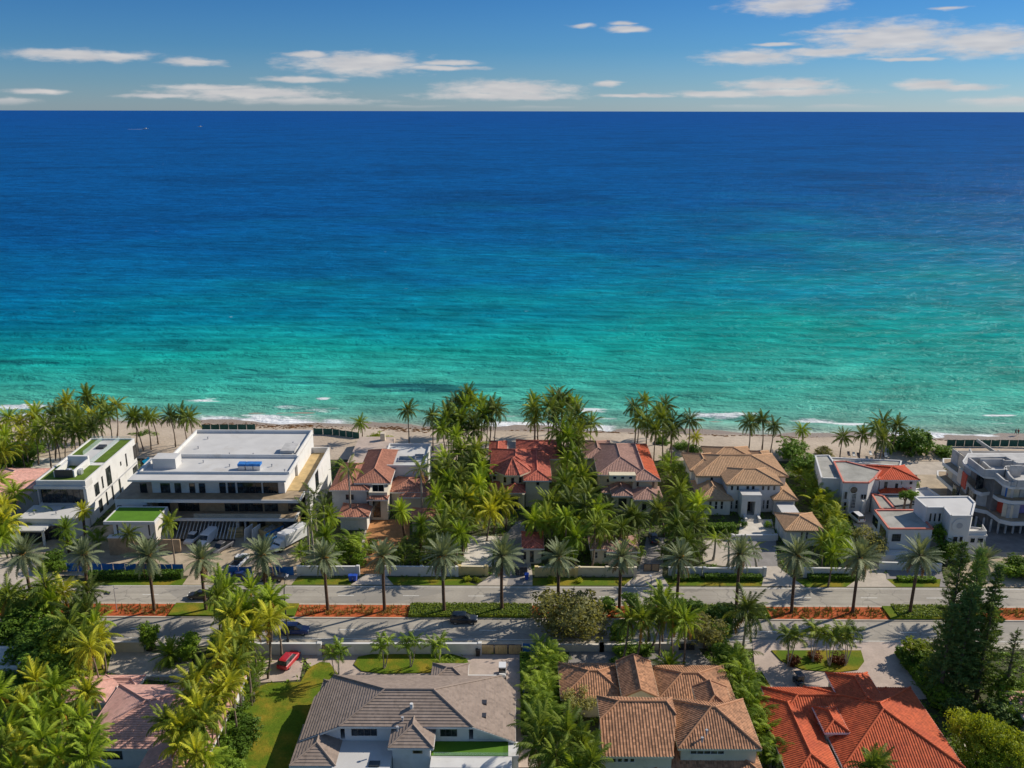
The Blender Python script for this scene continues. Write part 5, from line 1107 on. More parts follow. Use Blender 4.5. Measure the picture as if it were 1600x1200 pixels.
CROWN['column'] = [leaf_cloud([(r_*0.3, q_*0.3, z_, 0.42) for r_, q_, z_ in ((1,0,-.9),(-1,.4,-.4),(.3,-1,0),(-.2,1,.4),(.6,.3,.8),(0,0,1.15))], 1900, 0.075, 90+i) for i in range(3)]
CROWN['wispy'] = [leaf_cloud(lobes(22, 1.0, 0.8, 95+i), 5200, 0.055, 97+i, 0.1) for i in range(2)]
def trunk_mesh(r0, r1, seed, bend=0.03, n=8, k=6, foot=1.35):
    r = random.Random(seed); a = r.random()*6.283; mb = MB()
    pts = [(bend*math.sin(math.pi*i/n)*math.cos(a), bend*math.sin(math.pi*i/n)*math.sin(a), i/n) for i in range(n+1)]
    mb.tube(pts, [r0*foot]+[r0+(r1-r0)*i/n for i in range(1, n+1)], k)
    return mb.mesh('trunk', smooth=True)
TRK = {'palm': [trunk_mesh(0.17, 0.11, i, 0.35) for i in range(4)], 'date': [trunk_mesh(0.30, 0.26, 10+i, 0.06, 8, 8, 1.2) for i in range(2)], 'royal': [trunk_mesh(0.26, 0.16, 20, 0.1, 8, 8)], 'thin': [trunk_mesh(0.085, 0.06, 22+i, 0.25) for i in range(3)]}
def mobj(me, name, parent, m, loc=(0,0,0), rot=None, s=(1,1,1)):
    k = (me.name, m); c = MESHM.get(k)
    if c is None: c = me.copy(); c.materials.clear(); c.materials.append(MATS[m]); c.materials.append(MATS['dead_frond']); MESHM[k] = c
    o = bpy.data.objects.new(name, c); col.objects.link(o); o.parent = parent; o.location = loc
    if rot: o.rotation_euler = rot
    o.scale = s; return o
MESHM = {}
def palm(name, kind, loc, h, label, group=None, m='coconut_leaf', s=1.0, single=False, lean=0.0, trunk='palm', tm='trunk', cat='palm', dead=0):
    t = thing(name, label, cat, (loc[0], loc[1], loc[2] if len(loc) > 2 else 0.0), 0, group, rooted=False)
    a = rng.random()*6.283; ly = (lean*math.cos(a), lean*math.sin(a)); h = h-(loc[2] if len(loc) > 2 else 0)
    me = rng.choice(TRK[trunk]); o = mobj(me, 'trunk', t, tm, (0,0,-0.05), None, (1, 1, h)); 
    if lean: o.rotation_euler = (math.atan2(-ly[1], h), math.atan2(ly[0], h), 0)
    top = (ly[0], ly[1], h-0.1); rz = rng.random()*6.283; i = rng.randrange(len(PLAN[kind]))
    if single:
        c = bpy.data.objects.new('crown', None); col.objects.link(c); c.parent = t; c.location = top; c.rotation_euler = (0, 0, rz); c.empty_display_size = 0.2
        for f, e, az_, q in PLAN[kind][i]:
            mm = m if (f < 0.88 or rng.random() < 0.45) else ('gold_frond' if kind != 'date' else 'dead_frond')
            fo = mobj(FMESH[kind][pick(kind, f)], 'frond', c, mm); fo.matrix_local = fr_mat(e+rng.uniform(-.06, .06), az_, q*s)
    else:
        mobj(CROWN[kind][i], 'crown', t, m, top, (rng.uniform(-.06, .06), rng.uniform(-.06, .06), rz), (s, s, s*rng.uniform(0.9, 1.05)))
    return t, top
def palms(pts, hz, m, label, group, kind='coconut', s=(0.7, 1.08), name='coconut_palm', single=False, lean=1.8, z0=0.0, trunk='palm', tm='trunk', jit=0):
    for (px, py), lab in zip(pts, ordinals(pts, label, spread(pts))):
        h = rng.uniform(*hz); g = G(px+rng.uniform(-jit, jit), py+rng.uniform(-jit, jit), h); mm = rng.choice(m) if isinstance(m, (list, tuple)) else m
        palm(name, kind, (g.x, g.y, z0), h, lab, group, mm, rng.uniform(*s), single, rng.uniform(0, lean), trunk, tm)
# ---- date palms of the median: each one singled out by its place in the row
ORDX = 0
ordn = ['first', 'second', 'third', 'fourth', 'fifth', 'sixth', 'seventh', 'eighth', 'ninth', 'tenth', 'eleventh', 'twelfth', 'thirteenth', 'fourteenth', 'fifteenth', 'sixteenth', 'seventeenth']
DATE = [(38,866),(128,866),(230,868),(313,874),(411,868),(507,871),(597,868),(692,868),(784,868),(874,870),(971,869),(1062,872),(1158,862),(1246,867),(1343,871),(1435,867),(1538,876)]
for i, (px, py) in enumerate(DATE):
    h = 10.9+rng.uniform(-.25, .25); g = FY(px, py, ym+rng.uniform(-.4, .4)); h = max(9.6, min(11.9, g.z))
    t, top = palm('date_palm', 'date', (g.x, g.y, 0.1), h, 'grey-green feather date palm on the median, '+ordn[i]+' from the left', 'date palms along the median', 'date_leaf', rng.uniform(0.92, 1.14), True, rng.uniform(0.0, 0.35), 'date', 'date_trunk', 'date palm')
    mb = MB(); r = random.Random(i)
    for k in range(14):
        a = r.random()*6.283; e = r.uniform(-0.3, 0.9); d = Vector((math.cos(a)*math.cos(e), math.sin(a)*math.cos(e), math.sin(e))); l = r.uniform(0.6, 1.1)
        mb.tube([Vector((0,0,-0.1)), d*l*0.7+Vector((0,0,-0.05)), d*l+Vector((0,0,-0.45))], [0.05, 0.07, 0.12], 5)
    o = mb.build('fruit_stalk', 'fruit_stalk', t, local=True); o.location = top
    mb = MB(); mb.tube([(0,0,-1.3), (0,0,-0.9), (0,0,-0.3), (0,0,0.2)], [0.3, 0.42, 0.44, 0.25], 8); o = mb.build('leaf_base', 'date_trunk', t, local=True); o.location = top
def ordinals(pts, label, way):
    n = len(pts)
    if n == 1: return [label]
    key = (lambda i: pts[i][0]) if way == 'x' else (lambda i: pts[i][1]); idx = sorted(range(n), key=key); out = ['']*n
    for r_, i in enumerate(idx): out[i] = label+', '+(ORD[r_])+(' from left' if way == 'x' else ' from top')
    return out
ORD = ordn+['eighteenth', 'nineteenth', 'twentieth']+['twenty-'+q for q in ordn[:9]]+['thirtieth', 'thirty-first', 'thirty-second']
def spread(pts):
    xs = [p[0] for p in pts]; ys = [p[1] for p in pts]; return 'x' if max(xs)-min(xs) >= max(ys)-min(ys) else 'y'
# ---- coconut palms: beach
BG = 'coconut palms'
palms([(12,652),(8,668),(24,660),(36,682),(44,648),(54,654),(18,698),(6,706),(32,694),(3,684),(52,676)], (8,10.5), ['coconut_gold','coconut_gold','coconut_lush'], 'yellowing coconut palm in the beach grove at the far left edge', 'yellowing palms at the far left', z0=0)
palms([(128,619),(104,632),(116,642),(88,641),(92,666),(76,652),(140,628),(152,632),(140,646),(128,654),(160,655),(152,667),(176,636),(168,646),(108,661),(121,676),(86,681),(70,668),(134,672)], (10,12.5), ['coconut_leaf','coconut_dark','coconut_gold','coconut_leaf'], 'tall coconut palm in the beach grove behind the house with roof lawns', 'beach grove behind the modern house', z0=0.5)
palms([(207,647),(218,653),(230,651),(242,649)], (8.5,10), ['coconut_dark','coconut_leaf'], 'slender coconut palm in the beach row left of the mansion roof', 'loose row of palms on the sand', z0=0.6, s=(0.7,0.85)); palms([(269,650),(288,649),(296,653)], (8.5,10), ['coconut_dark','coconut_leaf'], 'coconut palm in the trio on the beach behind the mansion roof corner', 'trio behind the mansion', z0=0.6, s=(0.8,0.95))
for (px, py, h, l, s, m) in ((564,660,6.0,'small yellow-green coconut palm alone on the beach right of the green site fence',0.68,'coconut_lush'),(637,641,12.5,'tall lone coconut palm on the beach behind the terracotta villa',0.82,'coconut_dark'),(675,650,10.5,'coconut palm on the sand just left of the dense clump by the central villa',0.78,'coconut_dark'),
                       (1077,657,10,'lone coconut palm on the sand between the rose villa and the tan villa',0.88,'coconut_dark'),(1087,682,4.5,'short golden coconut palm on the sand beside the tan villa',0.6,'coconut_gold'),(1253,672,6.0,'small coconut palm beside the dark round tree behind the tan villa',0.66,'coconut_lush'),(1316,683,6.5,'short coconut palm alone on the sand behind the white complex',0.72,'coconut_leaf'),(1347,679,7.0,'coconut palm by the beach chairs left of the large sea-grape tree',0.75,'coconut_leaf')):
    g = G(px, py, h); palm('coconut_palm', 'coconut', (g.x, g.y, 0.5), h, l, None, m, s, False, 0.2)
palms([(731,617),(741,624),(711,630),(719,627),(764,632),(771,639),(752,631),(732,636),(703,645),(715,650),(701,657),(746,646),(757,648),(738,659),(699,670),(720,671),(741,674),(711,683),(726,661)], (10,13), ['coconut_leaf','coconut_dark','coconut_dark','coconut_lush'], 'coconut palm in the tall beach clump behind left of the central villa', 'clump left behind the central villa', z0=0.5)
palms([(841,629),(834,639),(864,622),(876,624),(895,626),(855,639),(881,639),(900,637),(913,648),(835,655),(869,657),(890,659),(906,661),(921,660),(876,674),(899,674),(884,684),(906,687)], (10,13), ['coconut_leaf','coconut_dark','coconut_lush'], 'coconut palm in the tall beach clump behind right of the central villa', 'clump right behind the central villa', z0=0.5)
palms([(994,635),(1015,628),(1039,634),(997,651),(1024,643),(1039,654),(1012,660),(1048,661),(1024,673),(1050,674)], (9.5,12.5), ['coconut_dark','coconut_dark','coconut_leaf'], 'coconut palm in the dark beach clump behind the rose-brown villa', 'clump behind the rose villa', z0=0.5)
palms([(1172,661),(1195,656),(1206,667)], (8.5,11), ['coconut_dark','coconut_leaf'], 'coconut palm in the trio on the sand behind the tan villa', 'trio behind the tan villa', z0=0.6, s=(0.7,0.85)); palms([(1386,664),(1374,672),(1396,662),(1374,688)], (8.5,11), ['coconut_leaf','coconut_dark'], 'coconut palm in the clump growing against the sea-grape tree on the beach', 'clump at the sea-grape', z0=0.5, s=(0.75,0.95))
# ---- ocean-side gardens
palms([(4,748),(16,772),(6,790),(20,812),(4,826),(14,838)], (5,7), ['coconut_leaf','coconut_lush','coconut_gold'], 'coconut palm at the left edge beside the pink roof', 'palms at the left edge')
palms([(213,829)], (6.5,6.6), 'coconut_dark', 'small dark palm before the turf-roofed garage', None, s=(0.62,0.64)); palms([(266,822)], (9.4,9.5), 'coconut_leaf', 'slim leaning palm at the right corner of the turf-roofed garage', None, s=(0.72,0.75))
palms([(102,826)], (5.6,5.7), 'areca_leaf', 'bushy feather palm beside the garage pavilion', None, kind='date', name='feather_palm', s=(0.75,0.78), trunk='date', tm='date_trunk'); palms([(127,797)], (6.6,6.8), 'coconut_gold', 'golden fan-shaped palm at the corner of the house with roof lawns', None, kind='date', name='feather_palm', s=(0.62,0.64), trunk='date', tm='date_trunk')
palms([(490,772),(478,796),(503,790),(486,812)], (7.5,10), ['coconut_leaf','coconut_dark'], 'palm in the clump between the mansion terrace and the terracotta villa', 'clump beside the mansion', kind='royal', name='royal_palm', trunk='royal', tm='pale_trunk', s=(0.85,1.0)); palms([(516,806),(512,838)], (5.5,6.5), 'coconut_lush', 'young feather palm in front of the terracotta villa garage wing', 'young palms at the villa', kind='date', name='feather_palm', s=(0.75,0.85), trunk='date', tm='date_trunk')
for (px, py, h, l) in ((543,733,13.0,'tall royal palm with pale trunk before the terracotta roof'),(657,733,12.6,'second tall royal palm before the flat white rear roof of the terracotta villa')):
    g = G(px, py, h); palm('royal_palm', 'royal', (g.x, g.y, 0), h, l, None, 'coconut_leaf', 1.0, True, 0.3, 'royal', 'pale_trunk')
palms([(632,798),(690,803),(655,818)], (6,7.2), ['coconut_lush','coconut_leaf'], 'feather palm in the forecourt of the terracotta villa', 'forecourt feather palms', kind='date', name='feather_palm', s=(0.72,0.85), trunk='date', tm='date_trunk')
palms([(720,700),(745,703),(705,715),(735,722),(715,736),(700,752),(726,758),(690,772),(715,783),(700,800),(722,812),(690,828),(708,838),(683,748),(694,730)], (7,9.5), ['coconut_leaf','coconut_lush','coconut_dark'], 'coconut palm in the strip along the central plot left boundary', 'left boundary palms')
palms([(745,712),(752,735),(748,758),(742,780),(756,786),(771,784),(790,782),(760,798)], (6,8), ['coconut_lush','coconut_gold','coconut_lush'], 'bright yellow-green coconut palm in the front garden of the central turret villa', 'bright front garden palms')
palms([(882,702),(900,708),(886,722),(906,727),(892,742),(914,748),(880,756),(903,766),(926,772),(896,784),(912,792),(936,800),(905,815),(926,826),(898,838),(882,808)], (7,9.5), ['coconut_leaf','coconut_lush','coconut_dark'], 'coconut palm in the strip along the central plot right boundary', 'right boundary palms')
palms([(848,788),(868,788),(838,812),(856,818),(876,822),(852,806)], (6,7.5), ['coconut_leaf','coconut_lush'], 'coconut palm by the gatehouse in the central front garden', 'palms by the gatehouse')
palms([(955,796),(978,806),(962,820),(1000,812),(948,828)], (6,7.5), ['coconut_dark','coconut_leaf'], 'palm in the forecourt of the rose-brown villa', 'forecourt palms of the rose villa'); palms([(1063,768),(1080,788),(1058,800),(1040,800),(1050,822),(1084,822),(1070,845)], (5.5,7.5), ['coconut_leaf','coconut_lush','coconut_dark'], 'palm in the strip between the rose villa and the tan villa forecourts', 'palms between two villas')
palms([(1117,842),(1141,846),(1186,856)], (4.6,5.6), ['coconut_lush','coconut_leaf'], 'small palm on the street side of the tan villa', 'small palms before the tan villa', kind='royal', name='royal_palm', trunk='royal', tm='pale_trunk', s=(0.62,0.75)); palms([(1289,848),(1310,842),(1300,866),(1322,858)], (5.5,7), ['coconut_lush','coconut_leaf'], 'palm between the tan-roofed garage and the white complex drive', 'palms beside the tan garage', s=(0.62,0.75))
# ---- near side
palms([(20,1080),(40,1068),(84,1074),(18,1110),(84,1112),(112,1088),(140,1088),(112,1136),(122,1160),(146,1146),(52,1160),(12,1140),(40,1132),(20,1172),(66,1146),(4,1164),(92,1182),(52,1196),(126,1196),(28,1206)], (8,10.5), ['coconut_lush','coconut_gold','coconut_lush','coconut_leaf'], 'coconut palm in the thick grove covering the bottom left corner', 'bottom left grove', single=True, s=(0.6,0.86))
palms([(368,968),(410,972),(394,984),(352,1004),(336,1020),(384,1010),(328,1044),(354,1048),(368,1036),(310,1064),(336,1072),(360,1058),(316,1082),(296,1098),(280,1120),(304,1102),(334,1102),(278,1144),(296,1130),(318,1128),(284,1164),(308,1166),(292,1184),(320,1190)], (9,11.5), ['coconut_gold','coconut_lush','coconut_leaf','coconut_gold'], 'golden-green coconut palm in the column between the pink roof and the lawn', 'column of palms beside the lawn', single=True, s=(0.66,0.9))
palms([(344,913),(356,925),(334,930),(388,925),(416,938),(364,950),(392,958),(416,954),(434,944),(346,966)], (9,11), ['coconut_gold','coconut_lush','coconut_leaf'], 'golden coconut palm in the clump overhanging the near road', 'clump over the near road', single=True, s=(0.75,0.95))
palms([(140,930),(136,956),(150,978),(116,958),(158,998),(130,1002),(146,1014),(98,926),(62,918),(30,926),(80,940),(108,984)], (7,10), ['coconut_leaf','coconut_lush','coconut_dark','coconut_gold'], 'coconut palm among broadleaf trees on the left, just below the road', 'palms among the left trees', single=True, s=(0.8,0.95))
palms([(845,1142),(893,1142),(908,1166),(838,1172),(930,1182),(872,1188),(898,1196)], (7,9), ['coconut_lush','coconut_leaf','coconut_leaf'], 'coconut palm at the bottom left of the brown tile roof', 'palms at the bottom centre', single=True, s=(0.8,0.98))
palms([(974,966),(1040,938),(1034,957),(1056,958),(996,962),(1018,950),(1072,970)], (8,10), ['coconut_leaf','coconut_dark','coconut_lush'], 'coconut palm in the roadside clump above the brown tile villa', 'roadside clump above the brown villa', single=True, s=(0.8,0.98)); palms([(1358,1188),(1375,1196)], (8,9), ['coconut_lush','coconut_leaf'], 'palm top at the bottom edge before the orange roof', 'palms at the bottom right', single=True, s=(0.6,0.75))
g = G(1164, 956, 9.0); palm('royal_palm', 'coconut', (g.x, g.y, 0), 9.0, 'big dark palm with long arching fronds beside the pink drive', None, 'coconut_dark', 1.12, True, 0.4, 'royal', 'pale_trunk')
for (px, py, l) in ((1045,1042,'low spiky feather palm on the grey drive of the brown tile villa'),(265,1022,'low feather palm in the planting bed beside the pink-roofed house gate')):
    g = G(px, py, 1.8); palm('feather_palm', 'date', (g.x, g.y, 0), 1.8, l, None, 'areca_leaf', 0.85, True, 0, 'date', 'date_trunk')
# triple-stemmed small palms
def cluster_palm(px, py, h, label, group, n=3, m='areca_leaf', s=1.0):
    g = G(px, py, h); t = thing('christmas_palm', label, 'palm', (g.x, g.y, 0.1), rng.random()*6.28, group, rooted=False)
    for i in range(n):
        a = 6.283*i/n; d = 0.75; hh = h*rng.uniform(0.85, 1.05)
        o = mobj(rng.choice(TRK['thin']), 'trunk', t, 'pale_trunk', (0.1*math.cos(a), 0.1*math.sin(a), 0), (math.atan2(-d*math.sin(a), hh), math.atan2(d*math.cos(a), hh), 0), (1,1,hh))
        mobj(rng.choice(CROWN['adonidia']), 'crown', t, m, ((d+0.1)*math.cos(a), (d+0.1)*math.sin(a), hh), (0,0,rng.random()*6), (s,s,s))
for (px, py, l) in ((598,1004,'left one of the three small palms on the oval lawn'),(640,1002,'middle one of the three small palms on the oval lawn'),(683,1003,'right one of the three small palms on the oval lawn')): cluster_palm(px, py, 5.0, l, 'small palms on the oval lawn', s=0.95)
cluster_palm(526, 1014, 5.6, 'small multi-stem palm on the lawn edge beside the red car', None)
for (px, py, l) in ((1237,990,'leftmost multi-stem palm on the half-moon lawn of the orange villa'),(1276,984,'second multi-stem palm on the half-moon lawn of the orange villa'),(1302,990,'third multi-stem palm on the half-moon lawn of the orange villa'),(1326,990,'rightmost multi-stem palm on the half-moon lawn of the orange villa')): cluster_palm(px, py, 6.2, l, 'palms on the half-moon lawn', m='coconut_leaf', s=1.15)
# ---- areca clumps (bushy screens)
def arecas(pts, label, group, m='areca_leaf', s=(0.85, 1.15), z=2.6):
    for (px, py), lab in zip(pts, ordinals(pts, label, spread(pts))):
        g = G(px, py, z); i = rng.randrange(5); t = thing('areca_palm', lab, 'palm', (g.x, g.y, 0), rng.random()*6.28, group, rooted=False); q = rng.uniform(*s)
        mobj(CROWN['areca'][i], 'crown', t, rng.choice(m) if isinstance(m, list) else m, (0,0,0), None, (q,q,q*rng.uniform(1.0,1.25)))
        mb = MB()
        for (x, y, zz) in ARST[i]: mb.tube([(x*0.6*q, y*0.6*q, 0), (x*q, y*q, zz*q)], 0.05, 5)
        mb.build('stems', 'pale_trunk', t, local=True, kind='stuff')
def line(p, q, n, j=4): return [(p[0]+(q[0]-p[0])*i/(n-1)+rng.uniform(-j, j), p[1]+(q[1]-p[1])*i/(n-1)+rng.uniform(-j*.5, j*.5)) for i in range(n)]
arecas(line((848,1012),(850,1130),13,6)+line((862,1030),(838,1120),6,4), 'areca palm in the hedge left of the brown tile villa', 'areca hedge left of the brown villa')
arecas(line((1146,1024),(1212,1185),18,7)+line((1160,1050),(1185,1130),6,6), 'areca palm in the hedge between brown villa and orange villa', 'areca hedge between villas')
arecas(line((748,708),(738,812),11,5), 'bushy areca palm along the left edge of the central plot', 'areca strip left of the central villa', ['areca_leaf','coconut_gold','areca_leaf']); arecas(line((876,706),(890,860),13,5), 'bushy areca palm along the right edge of the central plot', 'areca strip right of the central villa')
arecas(line((915,735),(945,830),9,6), 'bushy areca palm along the left wall of the rose-brown villa', 'areca strip left of the rose villa', ['areca_leaf','coconut_dark'])
arecas(line((1256,738),(1328,868),20,4)+line((1266,736),(1338,862),12,4), 'areca palm in the tall hedge right of the tan villa', 'areca hedge right of the tan villa', ['areca_leaf','broad_yellow'])
arecas(line((1046,716),(1086,812),12,5), 'areca palm in the hedge between the rose villa and the tan villa', 'areca hedge left of the tan villa')
arecas([(28,826),(44,818),(58,812),(72,818),(86,812),(66,806),(110,846),(150,838)], 'areca palm in the planting around the garage pavilion', 'planting around the pavilion'); arecas([(690,1042),(705,1040),(715,1044)], 'low areca palm at the right end of the oval lawn', 'arecas on the oval lawn', s=(0.5,0.6), z=1)
arecas([(535,862),(548,848),(565,856),(520,872),(470,858)], 'areca palm behind the white street wall of the terracotta villa', 'arecas behind the street wall'); arecas([(388,1040),(398,1052),(378,1062),(392,1075),(404,1030)], 'areca palm beside the parked red car', 'arecas beside the red car', s=(0.7,0.95))
arecas([(640,850),(665,846),(688,858),(655,866),(625,868),(700,872)], 'dark areca palm in the shaded garden left of the yellow street wall', 'shaded garden arecas', ['coconut_dark','coconut_leaf']); arecas([(960,850),(985,858),(1040,855),(1075,868),(1092,860)], 'areca palm in the front garden right of the central plot', 'front garden arecas right', ['coconut_dark','areca_leaf'])
# ---- broadleaf trees
def tree(name, px, py, h, rad, label, group=None, m='broad_leaf', kind='broad', zs=0.8, cat='tree', tr=0.22, z0=0.0):
    hz = h-rad*zs; g = G(px, py, hz); t = thing(name, label, cat, (g.x, g.y, z0), 0, group, rooted=False); r = random.Random(int(px*7+py))
    mb = MB(); mb.tube([(0,0,-0.1), (0.05,0,hz*0.4), (0.1,0.05,hz*0.75)], [tr*1.3, tr, tr*0.75], 7)
    for k in range(6):
        a = k*1.05+r.random(); e = rad*0.6; mb.tube([(0.05,0,hz*0.45), (e*0.45*math.cos(a), e*0.45*math.sin(a), hz*0.8), (e*math.cos(a), e*math.sin(a), hz+r.uniform(-.2,.4)*rad)], [tr*0.6, tr*0.4, tr*0.12], 5)
    mb.build('trunk', 'trunk', t, local=True)
    mobj(CROWN[kind][r.randrange(len(CROWN[kind]))], 'crown', t, m, (0,0,hz), (0,0,r.random()*6.28), (rad, rad, rad*zs)); return t
def trees(pts, label, group, m='broad_leaf', name='broadleaf_tree', **k):
    for (px, py, h, rad), lab in zip(pts, ordinals(pts, label, spread(pts))): tree(name, px, py, h, rad, lab, group, rng.choice(m) if isinstance(m, list) else m, **k)
tree('sea_grape_tree', 1427, 692, 9.5, 7.0, 'large rounded dark green sea-grape tree on the beach', None, 'seagrape_leaf', zs=0.95); tree('sea_grape_tree', 1473, 706, 3.6, 3.6, 'low sea-grape bush right of the large beach tree', None, 'seagrape_leaf', zs=0.7)
tree('sea_grape_tree', 1240, 702, 6.6, 4.6, 'dense dark tree on the sand behind the tan villa', None, 'seagrape_leaf'); tree('sea_grape_tree', 1258, 724, 7.4, 4.4, 'dark tree beside the tan villa roof, nearer of the two', None, 'seagrape_leaf'); tree('shrub', 1289, 708, 3.6, 2.7, 'round olive shrub at the beach corner of the white complex', None, 'olive_leaf', zs=0.85, cat='shrub')
trees([(590,684,2.2,2.4),(575,688,1.6,2.0),(605,686,1.8,1.8)], 'light green shrub on the beach behind the terracotta villa', 'beach shrubs behind the terracotta villa', 'broad_yellow', name='shrub', cat='shrub'); trees([(225,682,2.0,2.8),(243,684,1.8,2.4),(210,682,1.8,2.2)], 'low green shrub in the beach garden between the modern houses', 'beach garden shrubs', 'broad_leaf', name='shrub', cat='shrub')
trees([(20,715,4,3.6),(45,712,4,3.2),(35,728,4,3.0),(60,700,3.5,3.0),(5,730,4,3.5)], 'dark shrub mass under the far left beach palms', 'left beach shrubs', 'seagrape_leaf', name='shrub', cat='shrub'); trees([(1083,706,2.6,2.6),(1065,700,3,3),(1035,690,3,2.4)], 'dark shrub under the palms behind the rose villa', 'shrubs behind the rose villa', 'seagrape_leaf', name='shrub', cat='shrub')
tree('olive_tree', 890, 960, 9.2, 7.8, 'broad grey-olive tree overhanging the near road, fine leaves', None, 'olive_leaf', 'wispy', 0.75, tr=0.3); tree('olive_tree', 1102, 988, 6.2, 4.0, 'smaller grey-green tree at the right end of the brown villa front wall', None, 'olive_leaf', 'wispy', 0.8); tree('olive_tree', 1356, 850, 6.5, 4.2, 'greyish fine-leaved tree before the white complex', None, 'olive_leaf', 'wispy', 0.8); tree('olive_tree', 902, 1096, 5.5, 3.0, 'small olive tree beside the left wing of the brown tile villa', None, 'olive_leaf', 'wispy', 0.8)
trees([(40,962,9,4.6),(76,984,9,4.4),(48,1008,8.5,4.2),(92,1010,9,4.0),(66,1036,8,4.0),(92,1050,7.5,3.4),(18,984,8,4.2),(112,1026,7,3.0),(8,940,8,4),(60,940,8.5,3.8),(110,1060,6,2.8)], 'broadleaf tree in the leafy mass at the left, below the road', 'leafy mass at the left', ['broad_leaf','broad_yellow','broad_leaf'])
trees([(232,986,5.5,2.0),(232,1000,4,1.8),(297,1002,5.5,2.2),(293,1018,4,2.0)], 'upright ficus in the gate bed of the pink-roofed house', 'gate bed ficus', 'broad_leaf', zs=1.2); trees([(365,1120,5,3.0),(382,1138,4.6,2.8),(350,1150,4.5,2.6),(370,1162,4,2.6),(340,1176,4,2.6),(352,1195,4,2.4)], 'bushy green shrub along the left edge of the lawn', 'bushes along the lawn', ['broad_leaf','hedge_leaf'], name='shrub', cat='shrub')
tree('shrub', 402, 1052, 2.6, 1.6, 'pale variegated shrub beside the red car', None, 'pale_shrub_leaf', cat='shrub'); trees([(1440,1018,4.6,3.2),(1428,1030,3.6,2.4),(1455,1040,4,2.8),(1462,1058,3.6,2.4)], 'bright green bushy tree at the right side of the pink drive', 'bushes right of the pink drive', ['broad_yellow','broad_leaf'])
trees([(1240,1032,1.9,1.5),(1273,1026,1.8,1.4),(1311,1032,2.0,1.7)], 'dark red leafed shrub under the half-moon lawn palms', 'red shrubs on the half-moon lawn', 'red_shrub_leaf', name='shrub', cat='shrub')
trees([(948,945,4.6,2.2),(986,938,5,1.8),(1062,948,4.8,2.4),(1082,952,4.6,2.4),(1128,962,5.8,3.2),(1008,960,4.4,2.0),(968,985,4,2.2),(1118,990,5,3.0)], 'glossy dark bush between the roadside palms above the brown villa', 'glossy roadside bushes', 'seagrape_leaf', name='shrub', cat='shrub', zs=1.1); trees([(990,1016,2.4,2.0),(1008,1014,2.2,1.8),(970,1018,2.2,1.8),(1130,1020,4,2.2),(960,1034,1.4,1.1),(945,1046,1.2,1.1)], 'low bush along the front wall of the brown tile villa', 'front wall bushes', ['seagrape_leaf','broad_leaf'], name='shrub', cat='shrub')
trees([(1473,834,7,2.4),(1482,858,6,2.6),(1458,836,5.5,2.0),(1470,868,4,2.2)], 'dense green tree against the tall white street-front block', 'trees at the white block', 'broad_leaf', zs=0.95); trees([(1412,797,4.6,1.6),(1422,796,4.6,1.6)], 'roof garden shrub behind the coral coping', 'roof garden shrubs', 'hedge_leaf', name='shrub', cat='shrub', z0=3.7)
trees([(1590,878,4.5,3.0),(1575,890,3.5,2.4),(1605,892,4,3)], 'bush by the right edge beyond the road', 'bushes at the right edge', 'broad_leaf', name='shrub', cat='shrub'); trees([(82,872,4,2.6),(72,882,3,2.0),(96,884,2.6,1.8)], 'clipped green tree between the first two date palms behind the street edge', 'greenery behind the first date palms', 'broad_leaf', name='shrub', cat='shrub')
trees([(1162,819,1.7,1.0)], 'left round topiary ball at the entrance steps of the tan villa', None, 'hedge_leaf', name='topiary', cat='topiary', zs=0.9); trees([(1201,819,1.7,1.0)], 'right round topiary ball at the entrance steps of the tan villa', None, 'hedge_leaf', name='topiary', cat='topiary', zs=0.9)
trees([(730,905,1.0,0.9),(745,906,1.0,0.9),(862,906,1.2,1.0),(905,908,0.9,0.8)], 'small verge shrub before the yellow street walls', 'verge shrubs before the yellow walls', 'broad_yellow', name='shrub', cat='shrub'); trees([(540,858,4,2.2),(560,872,3.2,2.0),(580,852,3.6,1.6)], 'dark green tree before the terracotta villa garage', 'trees before the villa garage', 'broad_leaf', zs=1.0)
trees([(20,1050,5,3.4),(10,1095,5,3.2),(60,1100,4.5,3.0),(35,1150,4.5,3.0),(80,1160,4.5,2.8),(10,1185,4.5,3.0),(100,1120,4.5,2.6),(70,1195,4,2.6)], 'bushy green understorey tree below the bottom left palms', 'understorey at the bottom left', ['broad_leaf','broad_yellow'])
trees([(345,1000,4.5,2.4),(372,1020,4.2,2.2),(330,1060,4.5,2.4),(350,1085,4.5,2.4),(300,1120,4,2.2),(318,1150,4,2.2),(290,1170,4,2.0),(330,1110,4,2.2)], 'green understorey bush beneath the palm column left of the lawn', 'understorey of the palm column', ['broad_leaf','broad_yellow'], name='shrub', cat='shrub')
trees([(700,780,4,2.4),(715,800,4,2.4),(705,820,3.6,2.2),(690,800,4,2.2),(725,775,4,2.2),(712,745,4,2.4),(725,720,4,2.4),(903,780,4,2.4),(915,805,4,2.4),(895,815,3.6,2.2),(908,745,4,2.2),(895,725,4,2.2)], 'dense bush under the palms along the central plot sides', 'understorey of the central plot', ['broad_leaf','seagrape_leaf'], name='shrub', cat='shrub')
